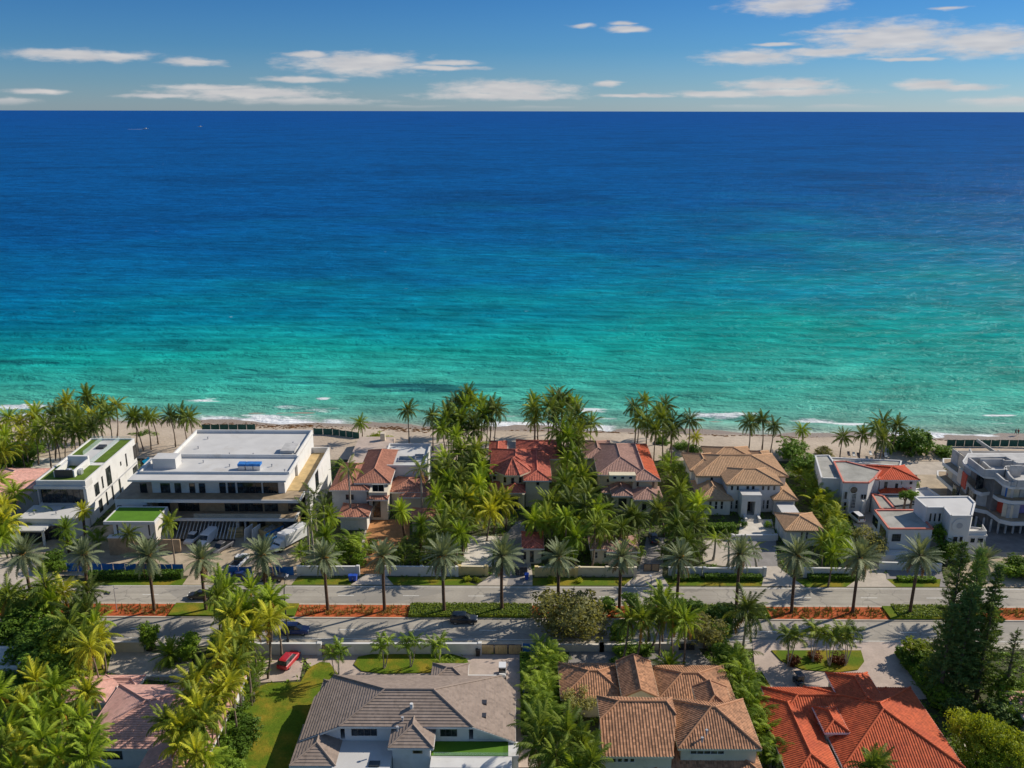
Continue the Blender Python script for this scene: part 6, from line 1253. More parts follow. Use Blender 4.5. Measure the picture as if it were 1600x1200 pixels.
# ---- tall dark pines on the right
def pine(px, py, h, rad, label, m='pine_leaf', dens=26, base=0.06):
    g = G(px, py, h); t = thing('pine_tree', label, 'pine', (g.x, g.y, 0), rng.random()*6.28, 'tall pines at the right', rooted=False); r = random.Random(int(px+py)); tk = MB(); tk.tube([(0,0,-0.1),(0.1,0,h*0.5),(0,0,h)], [0.36, 0.2, 0.03], 7); cr = MB(); nb = int(h*dens/3.6)
    for i in range(nb):
        f = base+(1-base)*(i/nb); z = h*f; a = i*2.39996+r.uniform(-.3,.3); l = rad*((1-f)**0.6)*r.uniform(0.55, 1.12)+0.25; e = R(r.uniform(-5, 38)); d = Vector((math.cos(a)*math.cos(e), math.sin(a)*math.cos(e), math.sin(e)))
        tk.tube([(0,0,z), d*l*0.8+Vector((0,0,z))], [0.045, 0.015], 4, False); nt = int(14+l*22)
        for k in range(nt):
            u = r.uniform(0.15, 1.05); q = d*l*u+Vector((0,0,z))+Vector((r.gauss(0,.12), r.gauss(0,.12), r.gauss(0,.1))); w_ = Vector((d.x+r.gauss(0,.6), d.y+r.gauss(0,.6), 0.5+r.gauss(0,.5))).normalized(); ll = r.uniform(0.30, 0.65); s_ = w_.orthogonal().normalized()*0.10
            cr.add([q-s_, q+s_, q+w_*ll], [(0,1,2)])
    tk.build('trunk', 'trunk', t, local=True); cr.build('crown', m, t, local=True)
pine(1506, 848, 25, 3.2, 'tallest dark pine at the right, leftmost spire over the road'); pine(1534, 858, 24.3, 3.0, 'dark pine just right of the tallest spire'); pine(1522, 915, 19.5, 4.2, 'full dark pine in the middle of the right-hand group'); pine(1492, 945, 16.5, 3.4, 'shorter dark pine at the left foot of the group'); pine(1562, 884, 22, 2.6, 'thin open pine at the right of the group', dens=18); pine(1552, 945, 16.5, 3.4, 'dark pine behind the pale green one near the corner'); trees([(1500,1105,4,2.8),(1480,1085,4,2.6),(1585,1080,6,3.6),(1600,1110,6,3.4),(1570,1115,5,3.2)], 'bush at the foot of the tall pines', 'bushes under the pines', ['broad_leaf','pine_leaf'], name='shrub', cat='shrub'); pine(1590, 985, 13, 2.4, 'small open pine at the right edge above the pink roof', dens=18)
for (px, py, h, rad, l) in ((1520,1140,7.5,3.6,'pale green feathery conifer at the lower right, left plume'),(1552,1150,8.0,3.8,'pale green feathery conifer at the lower right, tallest plume'),(1580,1172,7.0,3.4,'pale green feathery conifer at the lower right, right plume'),(1535,1182,6.0,3.4,'pale green feathery conifer at the very bottom right')): tree('feathery_conifer', px, py, h, rad, l, 'pale conifers lower right', 'broad_yellow', 'wispy', 1.0, 'conifer')
# ---- clipped hedges
def hedge(pts, h, wd, label, m='hedge_leaf', n=None, seed=1):
    r = random.Random(seed); P = [G(x, y) for x, y in pts]; c = P[0]; t = thing('hedge', label, 'hedge', (c.x, c.y, 0), 0, None, rooted=False); cb = MB(); lb = MB()
    for a, b in zip(P[:-1], P[1:]):
        a = a-c; b = b-c; L_ = (b-a).length; d = (b-a)/L_; nn = Vector((-d.y, d.x, 0)); w_ = wd*0.42
        cb.prism([((a-nn*w_).x,(a-nn*w_).y),((b-nn*w_).x,(b-nn*w_).y),((b+nn*w_).x,(b+nn*w_).y),((a+nn*w_).x,(a+nn*w_).y)], 0, h*0.88)
        for i in range(int(L_*(wd+2*h)*34)):
            u = r.random()*L_; s = r.uniform(-1, 1)*(wd/2+h)
            if abs(s) < wd/2: q = a+d*u+nn*s+Vector((0,0,h+r.gauss(0,.05))); nr = Vector((0,0,1))
            else: q = a+d*u+nn*math.copysign(wd/2+r.gauss(0,.05), s)+Vector((0,0,h-(abs(s)-wd/2))); nr = nn*math.copysign(1, s)
            nr = (nr+Vector((r.gauss(0,.5), r.gauss(0,.5), r.gauss(0,.5)))).normalized(); e = nr.orthogonal().normalized(); e.rotate(Matrix.Rotation(r.random()*6.28, 3, nr)); f = nr.cross(e); z = r.uniform(.12,.27); lb.add([q-e*z, q-f*z*.5, q+e*z, q+f*z*.5], [(0,1,2,3)])
    cb.build('branches', 'hedge_core', t, local=True); lb.build('foliage', m, t, local=True)
hedge([(138,904),(285,902)], 1.3, 1.8, 'long clipped hedge along the street in front of the blue site mesh', seed=2); hedge([(1105,830),(1148,829)], 1.5, 2.0, 'clipped box hedge at the left front of the tan villa', seed=3); hedge([(1262,905),(1335,905)], 1.0, 1.6, 'low dark hedge before the white wall left of the white complex', seed=4); hedge([(1050,906),(1092,905)], 0.8, 1.4, 'low hedge on the verge right of the second drive', seed=5); hedge([(1100,905),(1190,906)], 1.0, 1.3, 'hedge on the verge before the tan villa wall', seed=6); hedge([(1402,907),(1462,908)], 0.7, 1.2, 'low hedge before the white block on the street', seed=7)
hedge([(640,956),(760,956),(830,957)], 0.62, 4.2, 'low green ground hedge filling the lawn bed of the centre median', 'median_leaf', seed=8); hedge([(1398,958),(1488,959)], 0.62, 4.0, 'low green hedge filling the right median bed beside the pines', 'median_leaf', seed=9); hedge([(1405,1022),(1470,1110)], 1.6, 1.6, 'tall hedge along the right side of the pink drive', seed=10); hedge([(820,1030),(823,1150)], 1.4, 1.4, 'dark hedge along the drive right of the grey-brown roof', 'hedge_leaf', seed=11)
hedge([(1100,957),(1198,957)], 0.5, 4.0, 'low green bed hedge on the median above the brown villa', 'median_leaf', seed=12)

# ---- undergrowth over the planted ground between the houses
def inpoly(x, y, P):
    c = False; j = len(P)-1
    for i in range(len(P)):
        if (P[i][1] > y) != (P[j][1] > y) and x < (P[j][0]-P[i][0])*(y-P[i][1])/(P[j][1]-P[i][1])+P[i][0]: c = not c
        j = i
    return c
def undergrowth(ya, yb, n, seed, label, m):
    r = random.Random(seed); mb = MB(); k = 0
    while k < n:
        y = r.uniform(ya, yb); x = r.uniform(-0.66, 0.66)*y; k += 1
        if any(inpoly(x, y, P) for P in PATCHES): continue
        h = abs(r.gauss(0.25, 0.25))+0.1; w_ = r.uniform(0.4, 0.9)
        for q in range(9):
            p = Vector((x+r.gauss(0, w_*.5), y+r.gauss(0, w_*.5), r.uniform(.03, h))); nr = Vector((r.gauss(0,.6), r.gauss(0,.6), 1)).normalized(); e = nr.orthogonal().normalized(); e.rotate(Matrix.Rotation(r.random()*6.28, 3, nr)); f = nr.cross(e); z = r.uniform(.12,.32); mb.add([p-e*z, p-f*z*.5, p+e*z, p+f*z*.5], [(0,1,2,3)])
    o = mb.build('undergrowth', m); o['kind'] = 'stuff'; tag(o, label, 'undergrowth')
undergrowth(G(800,906).y+1, 214, 9000, 5, 'low leafy undergrowth between the ocean-side houses', 'hedge_leaf')
undergrowth(84, G(800,1012).y-1, 8000, 6, 'low leafy undergrowth between the near houses', 'broad_leaf')
# ================================================================ WALLS, FENCES, GATES
def street_wall(name, pts, h, t, m, label, cat='wall', cap='white_paint', pil=0, bay=6.0):
    P = [G(x, y) for x, y in pts]; c = P[0]; T_ = thing(name, label, cat, (c.x, c.y, 0), 0, None)
    mb = MB(); cm = MB()
    for a, b in zip(P[:-1], P[1:]):
        d = (b-a).normalized(); n = Vector((-d.y, d.x, 0))
        def pr(w_): return [((a-n*w_).x,(a-n*w_).y),((b-n*w_).x,(b-n*w_).y),((b+n*w_).x,(b+n*w_).y),((a+n*w_).x,(a+n*w_).y)]
        mb.prism(pr(t/2), 0, h); cm.prism(pr(t/2+0.08), h+0.003, h+0.12)
    mb.build('wall_face', m, T_); cm.build('coping', cap, T_)
    if pil:
        for a, b in zip(P[:-1], P[1:]):
            n = max(1, round((b-a).length/bay))
            for i in range(n+1):
                q = a.lerp(b, i/n); pm = MB(); pm.box(q.x-pil, q.x+pil, q.y-pil, q.y+pil, 0, h+0.25); pm.build('pillar', m, T_)
    return T_
street_wall('street_wall', [(467,899),(560,899)], 1.9, 0.3, 'white_paint', 'white street wall left of the orange paved drive', pil=0.3)
street_wall('street_wall', [(604,899),(714,900)], 1.9, 0.3, 'white_paint', 'white street wall between the orange drive and the central plot', pil=0.3)
street_wall('street_wall', [(718,898.5),(760,899)], 1.9, 0.35, 'yellow_stucco', 'yellow street wall at the left of the central villa gate', cap='cream_paint', pil=0.35)
street_wall('street_wall', [(838,900),(900,901)], 1.9, 0.35, 'yellow_stucco', 'yellow street wall at the right of the central villa gate', cap='cream_paint', pil=0.35)
street_wall('street_wall', [(904,900),(992,901)], 1.9, 0.3, 'beige_stucco', 'beige street wall in front of the rose-roofed garage', cap='cream_paint', pil=0.3)
street_wall('street_wall', [(1044,899),(1096,899)], 1.7, 0.3, 'white_paint', 'white street wall between two drives before the tan villa hedge')
street_wall('street_wall', [(1100,900),(1194,900)], 1.7, 0.3, 'white_paint', 'white street wall in front of the tan villa', pil=0.3)
street_wall('street_wall', [(1255,902),(1330,903)], 2.0, 0.3, 'white_paint', 'white street wall before the hedge left of the white complex')
street_wall('street_wall', [(1372,890),(1470,893)], 1.6, 0.3, 'white_paint', 'white base wall at the foot of the tall white block')
street_wall('garden_wall', [(1143,843),(1212,843)], 1.0, 0.3, 'white_paint', 'low white terrace wall with steps before the tan villa', pil=0.35, bay=9)
street_wall('garden_wall', [(395,1023),(500,1023)], 2.1, 0.3, 'white_paint', 'white garden wall above the parked red car', pil=0.35, bay=12)
street_wall('garden_wall', [(531,1023),(750,1023)], 2.1, 0.3, 'white_paint', 'long white garden wall behind the oval lawn', pil=0.3, bay=22)
street_wall('garden_wall', [(178,1019),(226,1019)], 1.9, 0.3, 'beige_stucco', 'beige garden wall beside the pink-roofed house gate bed', cap='stone_light')
street_wall('garden_wall', [(862,1018),(940,1018),(1000,1017)], 1.3, 0.3, 'beige_stucco', 'low beige wall under the olive tree before the brown villa', cap='stone_light', pil=0.35, bay=9)
street_wall('garden_wall', [(1003,1016),(1056,1016)], 1.3, 0.3, 'beige_stucco', 'low beige wall with a narrow gate right of the roadside palms', cap='stone_light', pil=0.35, bay=6)
def mesh_fence(pts, h, m, label, bay=2.4, cat='fence', post='light_metal'):
    P = [G(x, y) for x, y in pts]; c = P[0]; z0 = 0.6 if c.y > 212 else 0.0; T_ = thing('site_fence', label, cat, (c.x, c.y, z0), 0, None)
    r = random.Random(int(c.x*10))
    for a, b in zip(P[:-1], P[1:]):
        n = max(1, round((b-a).length/bay))
        for i in range(n):
            p, q = a.lerp(b, i/n), a.lerp(b, (i+1)/n); d = (q-p).normalized(); nn = Vector((-d.y, d.x, 0)); mb = MB(); k = 5; sag = r.uniform(0.02, 0.12)
            vs_ = []
            for j in range(k+1):
                s = p.lerp(q, 0.03+0.94*j/k)+nn*r.uniform(-.05, .05)
                vs_ += [(s.x, s.y, z0+0.05), (s.x, s.y, z0+h-sag*math.sin(math.pi*j/k))]
            mb.add(vs_, [(2*j, 2*j+2, 2*j+3, 2*j+1) for j in range(k)]); mb.build('mesh_panel', m, T_)
            pm = MB(); pm.tube([(p.x, p.y, 0), (p.x, p.y, z0+h+0.05)], 0.04, 6); pm.build('post', post, T_)
mesh_fence([(105,893),(288,895)], 1.9, 'blue_mesh', 'blue mesh site fence behind the long clipped hedge')
mesh_fence([(352,899),(395,899)], 1.9, 'blue_mesh', 'blue mesh site fence behind the parked blue saloon')
mesh_fence([(415,899),(460,899)], 1.9, 'blue_mesh', 'blue mesh site fence behind the parked black pickup')
mesh_fence([(816,1022),(848,1022)], 2.1, 'blue_mesh', 'pale blue mesh fence beside the bamboo gate')
mesh_fence([(316,676),(400,676)], 1.9, 'green_mesh', 'green windbreak fence on the beach behind the mansion roof'); mesh_fence([(490,682),(520,683),(562,689)], 1.9, 'green_mesh', 'green windbreak fence on the beach right of the mansion, curving'); mesh_fence([(1478,701),(1700,702)], 2.0, 'green_mesh', 'green windbreak fence on the beach beyond the concrete shell')
def gate(px0, px1, py, h, n, label, infill='wood_cladding', frame='dark_metal'):
    a, b = G(px0, py), G(px1, py); T_ = thing('gate', label, 'gate', (a.x, a.y, 0))
    y = (a.y+b.y)/2
    for i in range(n):
        x0 = a.x+(b.x-a.x)*i/n; x1 = a.x+(b.x-a.x)*(i+1)/n; f = MB(); f.box(x0+.02, x0+.14, y-.06, y+.06, 0.05, h); f.box(x1-.14, x1-.02, y-.06, y+.06, 0.05, h); f.box(x0+.14, x1-.14, y-.06, y+.06, h-.12, h); f.box(x0+.14, x1-.14, y-.06, y+.06, 0.05, .17); fo = f.build('gate_frame', frame, T_)
        nb = max(3, int((x1-x0)/0.32))
        for j in range(nb):
            u0 = x0+.14+(x1-x0-.28)*j/nb; u1 = x0+.14+(x1-x0-.28)*(j+1)/nb; m = MB(); m.box(u0+.012, u1-.012, y-.03, y+.03, .17, h-.12); m.build('slat', infill, fo)
gate(751, 815, 1023, 2.0, 3, 'long bamboo-slat sliding gate with dark frame right of the white garden wall', 'plywood'); gate(502, 530, 1023, 1.9, 1, 'dark-framed gate between the two white garden walls', 'wood_cladding'); gate(800, 824, 899, 1.8, 2, 'entrance gate of the central plot between yellow walls', 'dark_metal'); gate(1005, 1030, 893, 1.7, 2, 'brown drive gate right of the rose-roofed garage', 'wood_cladding'); gate(1060, 1085, 1016, 1.3, 1, 'narrow iron gate of the brown villa beside the roadside palms', 'dark_metal')

# ================================================================ VEHICLES
def loft(mb, secs):
    """secs: rings of points, same count; joined and capped"""
    b = len(mb.v); n = len(secs[0])
    for s in secs: mb.v += [Vector(p) for p in s]
    for i in range(len(secs)-1):
        for k in range(n): mb.f.append((b+i*n+k, b+i*n+(k+1)%n, b+(i+1)*n+(k+1)%n, b+(i+1)*n+k))
    mb.f.append(tuple(b+k for k in range(n-1, -1, -1))); e = b+(len(secs)-1)*n; mb.f.append(tuple(e+k for k in range(n)))
def ring(x, w, z0, z1, r=0.12):
    return [(x,-w+r,z0),(x,w-r,z0),(x,w,z0+r),(x,w*0.99,z1-r),(x,w-r*1.4,z1),(x,-w+r*1.4,z1),(x,-w*0.99,z1-r),(x,-w,z0+r)]
def wheels(T_, xs, w, r):
    for x in xs:
        for s in (-1, 1):
            mb = MB(); mb.tube([(x, s*(w-0.22), r), (x, s*(w+0.01), r)], r, 14); o = mb.build('wheel', 'tyre', T_, local=True); mb = MB(); mb.tube([(x, s*(w+0.011), r), (x, s*(w+0.03), r)], r*0.6, 12); mb.build('rim', 'rim', o, local=True)
def lamps(T_, xf, xr, w, z):
    for s in (-1, 1):
        mb = MB(); mb.box(xf-0.10, xf+0.02, s*(w-0.30)-0.17, s*(w-0.30)+0.17, z-0.08, z+0.08); mb.build('headlight', 'lamp_clear', T_, local=True)
        mb = MB(); mb.box(xr-0.02, xr+0.08, s*(w-0.22)-0.13, s*(w-0.22)+0.13, z, z+0.22); mb.build('tail_light', 'lamp_red', T_, local=True)
def car(kind, paint_, px, py, head, label, group=None, z=None):
    z = 0.012 if (965 < py < 1003 or 915 < py < 946) else 0.09
    g = G(px, py); nm = {'suv':'suv', 'sedan':'saloon_car', 'pickup':'pickup_truck', 'van':'van'}[kind]; T_ = thing(nm, label, 'pickup' if kind == 'pickup' else ('van' if kind == 'van' else 'car'), (g.x, g.y, z), R(head), group, rooted=False)
    if kind == 'suv':   B = [(-2.4,.86,.45,.95),(-2.3,.95,.32,1.05),(-1.0,.98,.28,1.08),(1.1,.98,.28,1.08),(1.9,.95,.30,1.0),(2.38,.86,.38,.85)]; C = [(-2.25,.84,1.0,1.12),(-2.0,.84,1.0,1.72),(-1.0,.84,1.0,1.80),(.3,.82,1.0,1.76),(1.15,.80,1.0,1.10)]; wb = (-1.45, 1.45); rr = .38; rf = (-1.95, 0.35, 1.73, .66)
    elif kind == 'sedan': B = [(-2.35,.82,.42,.88),(-2.2,.90,.30,.95),(-1.0,.92,.24,.95),(1.0,.92,.24,.93),(1.8,.88,.26,.84),(2.3,.78,.36,.72)]; C = [(-1.75,.76,.88,.98),(-1.1,.74,.88,1.36),(-.2,.74,.88,1.44),(.35,.74,.88,1.40),(1.15,.76,.86,.95)]; wb = (-1.4, 1.4); rr = .33; rf = (-1.0, 0.4, 1.40, .58)
    elif kind == 'pickup': B = [(-2.85,.92,.50,1.02),(-2.75,.98,.42,1.08),(-.6,.98,.38,1.08),(.9,.98,.38,1.10),(2.1,.97,.40,1.08),(2.75,.90,.45,.98)]; C = [(-.75,.86,1.0,1.12),(-.6,.86,1.0,1.80),(.2,.84,1.0,1.84),(.75,.82,1.0,1.78),(1.45,.80,1.0,1.12)]; wb = (-1.8, 1.8); rr = .40; rf = (-.55, .75, 1.79, .70)
    else: B = [(-2.8,.92,.45,2.30),(-2.7,.98,.35,2.42),(1.2,.98,.32,2.42),(1.9,.95,.34,1.65),(2.75,.88,.40,1.05),(2.85,.80,.45,.85)]; C = [(1.25,.90,1.5,2.30),(1.45,.90,1.42,2.22),(1.7,.90,1.36,1.95),(2.08,.88,1.26,1.62)]; wb = (-1.8, 1.8); rr = .36; rf = None
    mb = MB(); loft(mb, [ring(*b) for b in B]); mb.build('body', paint_, T_, local=True)
    mb = MB(); loft(mb, [ring(x, w_, z0, z1, .06) for x, w_, z0, z1 in C]); mb.build('windows', 'glass', T_, local=True)
    if rf: mb = MB(); loft(mb, [ring(rf[0]-.1, rf[3]*.9, rf[2]-.02, rf[2]+.04, .01), ring(rf[0]+.2, rf[3], rf[2]+.02, rf[2]+.10, .02), ring(rf[1]-.1, rf[3], rf[2]+.02, rf[2]+.08, .02), ring(rf[1]+.05, rf[3]*.92, rf[2]-.02, rf[2]+.04, .01)]); mb.build('roof_panel', paint_, T_, local=True)
    if kind == 'pickup': mb = MB(); mb.box(-2.62, -.85, -.78, .78, 1.081, 1.095); mb.build('load_bed', 'black_plastic', T_, local=True)
    wheels(T_, wb, .93, rr); lamps(T_, B[-1][0], B[0][0], .85, .72 if kind == 'sedan' else .82); return T_
car('suv', 'car_red', 452, 1037, 74, 'bright red car parked on the pink drive beside the lawn'); car('suv', 'car_blue', 462, 989, 0, 'dark blue car on the near road beside the overhanging palms'); car('suv', 'car_black', 725, 972, 0, 'black car driving on the near road at the centre')
car('sedan', 'car_black', 314, 934, 180, 'black car on the far road behind golden palms'); car('sedan', 'car_blue', 377, 905, 0, 'blue saloon parked before the blue site mesh'); car('pickup', 'car_black', 424, 906, 0, 'black pickup parked at the kerb right of the blue saloon'); car('suv', 'car_navy', 1064, 980, 0, 'dark car on the near road half hidden by roadside palms')
car('suv', 'car_white', 1337, 812, 100, 'white car parked in the drive of the white complex'); car('sedan', 'car_navy', 1021, 845, 90, 'dark car parked in the drive of the rose-brown villa'); car('suv', 'car_navy', 826, 1085, 88, 'dark blue car parked by the hedge right of the grey-brown roof')
car('pickup', 'car_grey', 347, 860, 245, 'grey pickup parked in the mansion building yard'); car('pickup', 'car_white', 303, 845, 262, 'white pickup in the yard beside the turf-roofed garage'); car('van', 'car_white', 325, 848, 262, 'white work van in the building yard left of the grey pickup'); car('pickup', 'car_white', 375, 882, 80, 'white pickup half hidden behind a date palm by the blue mesh')
# box truck
g = G(452, 852); T_ = thing('box_truck', 'long white and grey box truck parked diagonally in the mansion yard', 'truck', (g.x, g.y, 0.09), R(-122), None, rooted=False)
mb = MB(); loft(mb, [ring(-4.6,1.2,.75,3.3,.05), ring(2.0,1.2,.75,3.3,.05)]); mb.build('cargo_box', 'car_white', T_, local=True); mb = MB(); mb.box(-4.3, -1.2, -1.215, -1.205, 1.0, 3.0); mb.build('side_panel', 'car_grey', T_, local=True)
mb = MB(); loft(mb, [ring(2.1,1.05,.5,2.4,.1), ring(3.0,1.05,.45,2.35,.12), ring(3.5,1.03,.45,1.5,.12), ring(4.3,.95,.45,1.25,.12)]); mb.build('cab', 'car_white', T_, local=True); mb = MB(); loft(mb, [ring(2.95,.95,1.5,2.28,.05), ring(3.52,.92,1.42,1.56,.03)]); mb.build('windscreen', 'glass', T_, local=True); wheels(T_, (-3.0, 3.2), 1.05, .48); mb = MB(); mb.box(-4.5, 4.0, -.45, .45, .45, .74); mb.build('chassis', 'black_plastic', T_, local=True); lamps(T_, 4.3, -4.6, .9, .8)
def skip(px, py, head, L_, m, label):
    g = G(px, py); T_ = thing('skip', label, 'container', (g.x, g.y, 0.09), R(head), None, rooted=False); w_ = 1.2
    mb = MB(); mb.box(-L_/2, L_/2, -w_, w_, 0.15, 0.25); mb.box(-L_/2, L_/2, -w_, -w_+.08, .25, 1.9); mb.box(-L_/2, L_/2, w_-.08, w_, .25, 1.9); mb.box(-L_/2, -L_/2+.08, -w_+.08, w_-.08, .25, 1.9); mb.box(L_/2-.08, L_/2, -w_+.08, w_-.08, .25, 1.9); b = mb.build('tub', m, T_, local=True)
    for i in range(int(L_/0.8)):
        for s in (-1, 1): r_ = MB(); x = -L_/2+.4+i*.8; r_.box(x-.05, x+.05, s*w_-.06 if s < 0 else s*w_+.002, s*w_-.002 if s < 0 else s*w_+.06, .2, 1.85); r_.build('rib', m, b, local=True)
    rr_ = random.Random(3); mb = MB()
    for i in range(26): x, y = rr_.uniform(-L_/2+.4, L_/2-.4), rr_.uniform(-.9, .9); a = rr_.uniform(.2, .6); mb.box(x-a, x+a, y-.12, y+.12, .3, 1.2+rr_.random()*.5)
    mb.build('rubble', 'concrete', T_, local=True, kind='stuff')
skip(440, 841, -122, 7.2, 'truck_blue', 'bright blue open skip beside the white box truck'); skip(424, 836, -122, 4.6, 'plywood', 'tan skip behind the blue one in the mansion yard')
# building yard clutter
def crate_stack(px, py, label, m, dims, n, gap=0.12):
    g = G(px, py); T_ = thing('timber_stack', label, 'timber', (g.x, g.y, 0.09), R(8), None, rooted=False)
    for i in range(n): mb = MB(); mb.box(-dims[0]/2+rng.uniform(-.1,.1), dims[0]/2, -dims[1]/2, dims[1]/2, i*(dims[2]+gap), i*(dims[2]+gap)+dims[2]); mb.build('bundle', m, T_, local=True)
crate_stack(369, 838, 'stack of orange-brown timber bundles in front of the mansion', 'plywood', (3.2, 1.6, .5), 3)
for i, (px, l) in enumerate(((388,'left white panel propped upright in front of the mansion'),(400,'right white panel propped upright in front of the mansion'))):
    g = G(px, 842); mb = MB(); mb.box(-.08, .08, -1.4, 1.4, 0, 2.9); o = mb.build('propped_panel', 'white_paint'); o.location = (g.x, g.y, .09); o.rotation_euler = (0, .12, R(-20)); tag(o, l, 'panel', 'propped panels')
# golf carts
def cart(px, py, head, body, label):
    g = G(px, py); T_ = thing('golf_cart', label, 'golf cart', (g.x, g.y, .09), R(head), None, rooted=False); mb = MB(); loft(mb, [ring(-1.15,.55,.3,.75,.08), ring(-.3,.6,.28,.55,.06), ring(.5,.58,.28,.6,.06), ring(1.15,.5,.32,.85,.08)]); mb.build('body', body, T_, local=True); mb = MB(); mb.box(-1.0, .55, -.58, .58, 1.78, 1.86); mb.build('roof', body, T_, local=True); mb = MB(); mb.box(-.75, -.15, -.5, .5, .56, .82); mb.build('seat', 'black_plastic', T_, local=True); mb = MB(); mb.box(.58, .62, -.52, .52, .85, 1.75); mb.build('windscreen', 'glass', T_, local=True)
    for x in (-.95, .5):
        for s in (-1, 1): mb = MB(); mb.tube([(x, s*.54, .6), (x, s*.54, 1.78)], .025, 6); mb.build('post', 'dark_metal', T_, local=True)
    wheels(T_, (-.8, .8), .58, .23)
cart(785, 1056, -90, 'car_white', 'small white cart with dark windscreen on the drive by the bamboo gate'); cart(1248, 1070, -80, 'car_navy', 'small dark cart on the pink drive above the orange roof')
# ================================================================ STREET FURNITURE
def curved_lamp(px, py, h, label):
    g = G(px, py); T_ = thing('street_lamp', label, 'street lamp', (g.x, g.y, 0), 0, 'tall street lamps', rooted=False); mb = MB(); mb.tube([(0,0,0),(0,0,h*.8),(0.05,0.3,h*.92),(0.1,1.0,h),(.15,1.9,h)], [.14,.10,.08,.07,.06], 8); mb.build('pole', 'dark_metal', T_, local=True); mb = MB(); mb.tube([(0,0,0),(0,0,.5)], .24, 8); mb.build('base', 'dark_metal', T_, local=True); mb = MB(); mb.box(.0, .3, 1.7, 2.5, h-.12, h+.03); mb.build('lamp_head', 'grey_trim', T_, local=True)
curved_lamp(450, 1003, 11.5, 'tall curved street lamp beside the palm clump over the near road'); curved_lamp(1013, 1003, 11.5, 'tall curved street lamp above the brown tile villa')
g = G(183, 956); T_ = thing('solar_lamp', 'slim pale lamp post with solar panel on the left mulch bed', 'street lamp', (g.x, g.y, .1), 0, None, rooted=False); mb = MB(); mb.tube([(0,0,0),(0,0,5.2)], .07, 8); mb.build('pole', 'light_metal', T_, local=True); mb = MB(); mb.box(-.5, .5, -.35, .35, 5.2, 5.28); o = mb.build('solar_panel', 'car_blue', T_, local=True); o.rotation_euler = (.25, 0, 0); o.location = (0, -1.25, .1); mb = MB(); mb.tube([(0,0,4.6),(.8,0,4.7)], .05, 6); mb.build('lamp_arm', 'light_metal', T_, local=True)
def bin_(px, py, label, m='blue_plastic'):
    g = G(px, py); T_ = thing('wheelie_bin', label, 'bin', (g.x, g.y, .09), rng.uniform(-.3,.3), 'wheelie bins', rooted=False); mb = MB(); loft(mb, [[(-.30,-.32,.08),(.30,-.32,.08),(.30,.32,.08),(-.30,.32,.08)], [(-.38,-.42,1.15),(.38,-.42,1.15),(.38,.42,1.15),(-.38,.42,1.15)]]); mb.build('tub', m, T_, local=True); mb = MB(); loft(mb, [[(-.42,-.46,1.155),(.42,-.46,1.155),(.42,.48,1.155),(-.42,.48,1.155)], [(-.38,-.42,1.24),(.38,-.42,1.24),(.38,.44,1.28),(-.38,.44,1.28)]]); mb.build('lid', m, T_, local=True)
    for s in (-1, 1): mb = MB(); mb.tube([(s*.36,.36,.13),(s*.44,.36,.13)], .13, 10); mb.build('wheel', 'tyre', T_, local=True)
bin_(548, 908, 'blue wheelie bin at the left of the orange drive'); bin_(555, 908, 'blue wheelie bin nearest the orange drive, right one of the pair'); bin_(823, 906, 'blue wheelie bin right of the central villa gate'); bin_(172, 1017, 'dark blue wheelie bin beside the beige wall at the left', 'car_blue'); bin_(178, 1017, 'second wheelie bin against the beige wall at the left', 'blue_plastic'); bin_(747, 1025, 'dark bin at the right end of the long white garden wall', 'black_plastic')
tree('croton_shrub', 1134, 1050, 2.4, 1.2, 'round orange-leaved shrub at the right of the grey drive', None, 'gold_frond', cat='shrub')
# round pebbles / planters on verges
for i, (px, py) in enumerate(((1162,824),(1201,824))):
    g = G(px, py); mb = MB(); mb.tube([(g.x,g.y,0),(g.x,g.y,.35),(g.x,g.y,.75)], [.35,.5,.55], 12); o = mb.build('planter', 'white_paint'); tag(o, ('left' if i == 0 else 'right')+' white planter under the topiary at the tan villa steps', 'planter', 'entrance planters')
# ================================================================ BEACH AND SEA
def lounger(px, py, label, m):
    g = G(px, py, .7); T_ = thing('beach_lounger', label, 'lounger', (g.x, g.y, .75), R(80), 'beach loungers', rooted=False); mb = MB(); mb.box(-.9, .4, -.32, .32, .28, .36); mb.build('seat', m, T_, local=True); mb = MB(); mb.add([(.4,-.32,.3),(.4,.32,.3),(.95,.32,.75),(.95,-.32,.75),(.4,-.32,.38),(.4,.32,.38),(.92,.32,.83),(.92,-.32,.83)], [(3,2,1,0),(4,5,6,7),(0,1,5,4),(1,2,6,5),(2,3,7,6),(3,0,4,7)]); mb.build('backrest', m, T_, local=True)
    for x in (-.8, .35):
        for s in (-1, 1): mb = MB(); mb.tube([(x, s*.28, -.15), (x, s*.28, .3)], .03, 5); mb.build('leg', 'light_metal', T_, local=True)
for i, (px, py) in enumerate(((1326,712),(1334,713),(1341,714),(1360,711),(1368,712),(1384,714))): lounger(px, py, ordn[i]+' lounger from the left behind the white complex on the sand', 'white_paint' if i % 2 else 'dark_cloth')
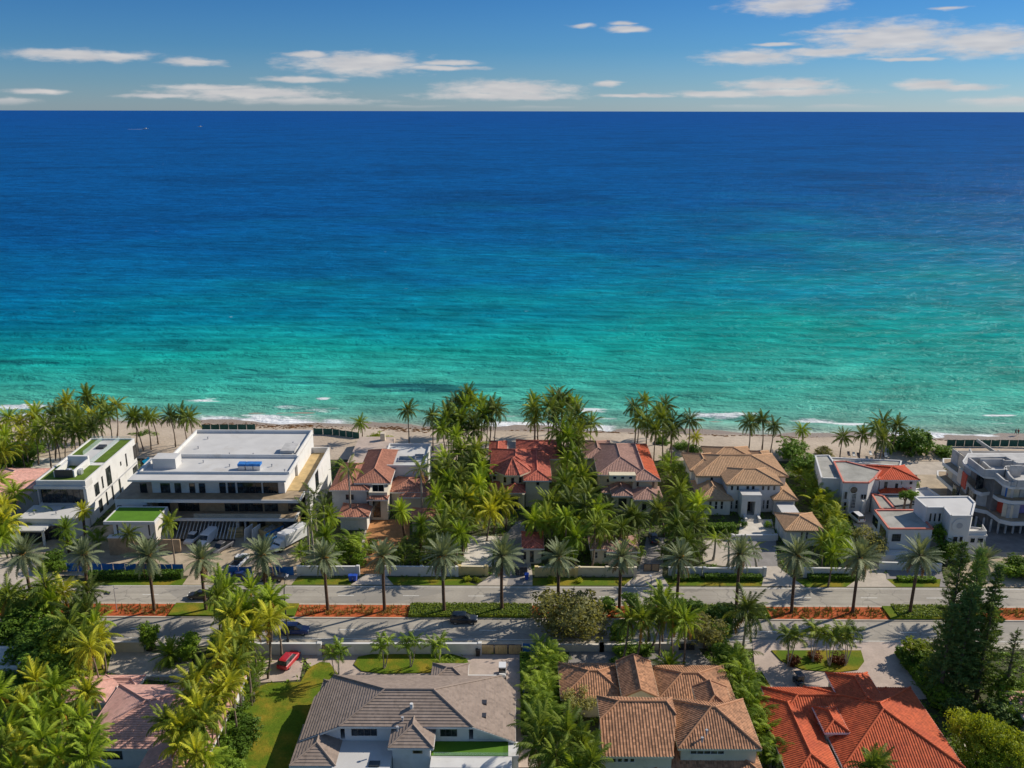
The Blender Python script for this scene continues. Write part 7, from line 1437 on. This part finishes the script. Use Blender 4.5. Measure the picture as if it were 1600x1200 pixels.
def boat(px, py, L_, label, wake):
    g = G(px, py, .3); T_ = thing('motor_boat', label, 'boat', (g.x, g.y, .15), 0, 'boats near the horizon', rooted=False); mb = MB(); loft(mb, [[(-L_/2,-L_*.14,0),(-L_/2,L_*.14,0),(-L_/2,L_*.15,L_*.1),(-L_/2,-L_*.15,L_*.1)], [(L_*.1,-L_*.14,0),(L_*.1,L_*.14,0),(L_*.1,L_*.15,L_*.11),(L_*.1,-L_*.15,L_*.11)], [(L_/2,-.1,L_*.06),(L_/2,.1,L_*.06),(L_/2,.15,L_*.15),(L_/2,-.15,L_*.15)]]); mb.build('hull', 'white_paint', T_, local=True); mb = MB(); loft(mb, [[(-L_*.25,-L_*.1,L_*.1),(-L_*.25,L_*.1,L_*.1),(-L_*.22,L_*.09,L_*.25),(-L_*.22,-L_*.09,L_*.25)], [(L_*.2,-L_*.09,L_*.1),(L_*.2,L_*.09,L_*.1),(L_*.05,L_*.08,L_*.25),(L_*.05,-L_*.08,L_*.25)]]); mb.build('cabin', 'white_paint', T_, local=True)
    if wake: mb = MB(); mb.add([(-L_*.4,-1,.1),(-L_*.4,1,.1),(-L_*3.2,6,.1),(-L_*3.2,-6,.1),(-L_*.4,0,.7),(-L_*3.2,0,.2)], [(0,4,5,3),(4,1,2,5)]); mb.build('wake', 'white_paint', T_, local=True, kind='stuff')
boat(228, 202, 24, 'white motor boat with a wake near the horizon at the left', True); boat(313, 198.5, 22, 'small white boat right of the one with a wake', False)
# two walkers at the water's edge
def person(px, py, shirt, label, step):
    g = G(px, py, .35); T_ = thing('person', label, 'person', (g.x, g.y, 0.30), R(10), 'walkers on the beach', rooted=False); J = [(0,0,.95),(0,0,1.2),(0,0,1.42),(0,0,1.52),(.12*step,-.1,.5),(.28*step,-.1,.06),(-.12*step,.1,.5),(-.30*step,.1,.08),(.02,-.22,1.38),(-.12*step,-.27,1.1),(-.02*step,-.28,.84),(.02,.22,1.38),(.12*step,.27,1.1),(.2*step,.28,.86)]
    E = [(0,1),(1,2),(2,3),(0,4),(4,5),(0,6),(6,7),(2,8),(8,9),(9,10),(2,11),(11,12),(12,13)]; rad = [.15,.15,.14,.06,.08,.05,.08,.05,.06,.045,.035,.06,.045,.035]
    me = bpy.data.meshes.new('body'); me.from_pydata(J, E, []); o = bpy.data.objects.new('body', me); col.objects.link(o); o.parent = T_; o.modifiers.new('skin', 'SKIN'); o.modifiers.new('sub', 'SUBSURF').levels = 1
    me.skin_vertices.new() if not me.skin_vertices else None
    for i, v in enumerate(me.skin_vertices[0].data): v.radius = (rad[i], rad[i]); v.use_root = (i == 0)
    me.materials.append(MATS['skin'])
    bm = bmesh.new(); bmesh.ops.create_uvsphere(bm, u_segments=10, v_segments=8, radius=.115); hm = bpy.data.meshes.new('head'); bm.to_mesh(hm); bm.free(); hm.materials.append(MATS['skin']); h = bpy.data.objects.new('head', hm); col.objects.link(h); h.parent = T_; h.location = (.01, 0, 1.66); h.scale = (1, .85, 1.2)
    mb = MB(); mb.tube([(-.02,0,1.66),(-.02,0,1.74),(-.01,0,1.80)], [.125,.12,.05], 10); mb.build('hair', 'hair', T_, local=True); mb = MB(); mb.tube([(0,0,.88),(0,0,1.1),(0,0,1.35),(0,0,1.44)], [.2,.18,.2,.1], 10); mb.build('shirt', shirt, T_, local=True); mb = MB(); mb.tube([(.13*step,-.1,.48),(0,-.08,.92)], [.10,.13], 8); mb.tube([(-.13*step,.1,.48),(0,.08,.92)], [.10,.13], 8); mb.build('shorts', 'dark_cloth', T_, local=True)
person(1586.5, 679, 'dark_cloth', 'left of the two walkers at the water edge, dark top', 1.0); person(1590.5, 679, 'red_cloth', 'right of the two walkers at the water edge, reddish top', -.8)
# red lift on the lower slab of the shell
g = G(1470, 742, 3.9); T_ = thing('scissor_lift', 'red site lift standing on the lower slab of the concrete shell', 'lift', (g.x+2.2, g.y-1.0, 3.9), R(-35), None, rooted=False); mb = MB(); mb.box(-1.1,1.1,-.45,.45,.25,.7); mb.build('chassis', 'red_bright', T_, local=True); wheels(T_, (-.8,.8), .45, .22); mb = MB()
for s in (-1, 1):
    for a, b in (((-.9,.7),(.9,1.5)),((.9,.7),(-.9,1.5))): mb.tube([(a[0], s*.3, a[1]), (b[0], s*.3, b[1])], .04, 5)
mb.build('scissor_arms', 'dark_metal', T_, local=True); mb = MB(); mb.box(-1.1,1.1,-.45,.45,1.5,1.6); rim(mb, -1.1, 1.1, -.45, .45, 1.6, 2.5, .05); mb.build('platform', 'red_bright', T_, local=True)
# drain covers and manholes let into the carriageways
for i, (px, py, rr_) in enumerate(((560,938,.35),(1180,925,.35),(905,926,.32),(640,990,.35),(1290,985,.35),(250,978,.35),(1120,996,.32))):
    g = G(px, py); mb = MB(); mb.tube([(g.x, g.y, 0.0), (g.x, g.y, 0.014)], rr_, 14); o = mb.build('manhole_cover', 'dark_concrete'); o['kind'] = 'structure'
# ================================================================ tidy helper properties
for o in bpy.data.objects:
    if '_o' in o: del o['_o']
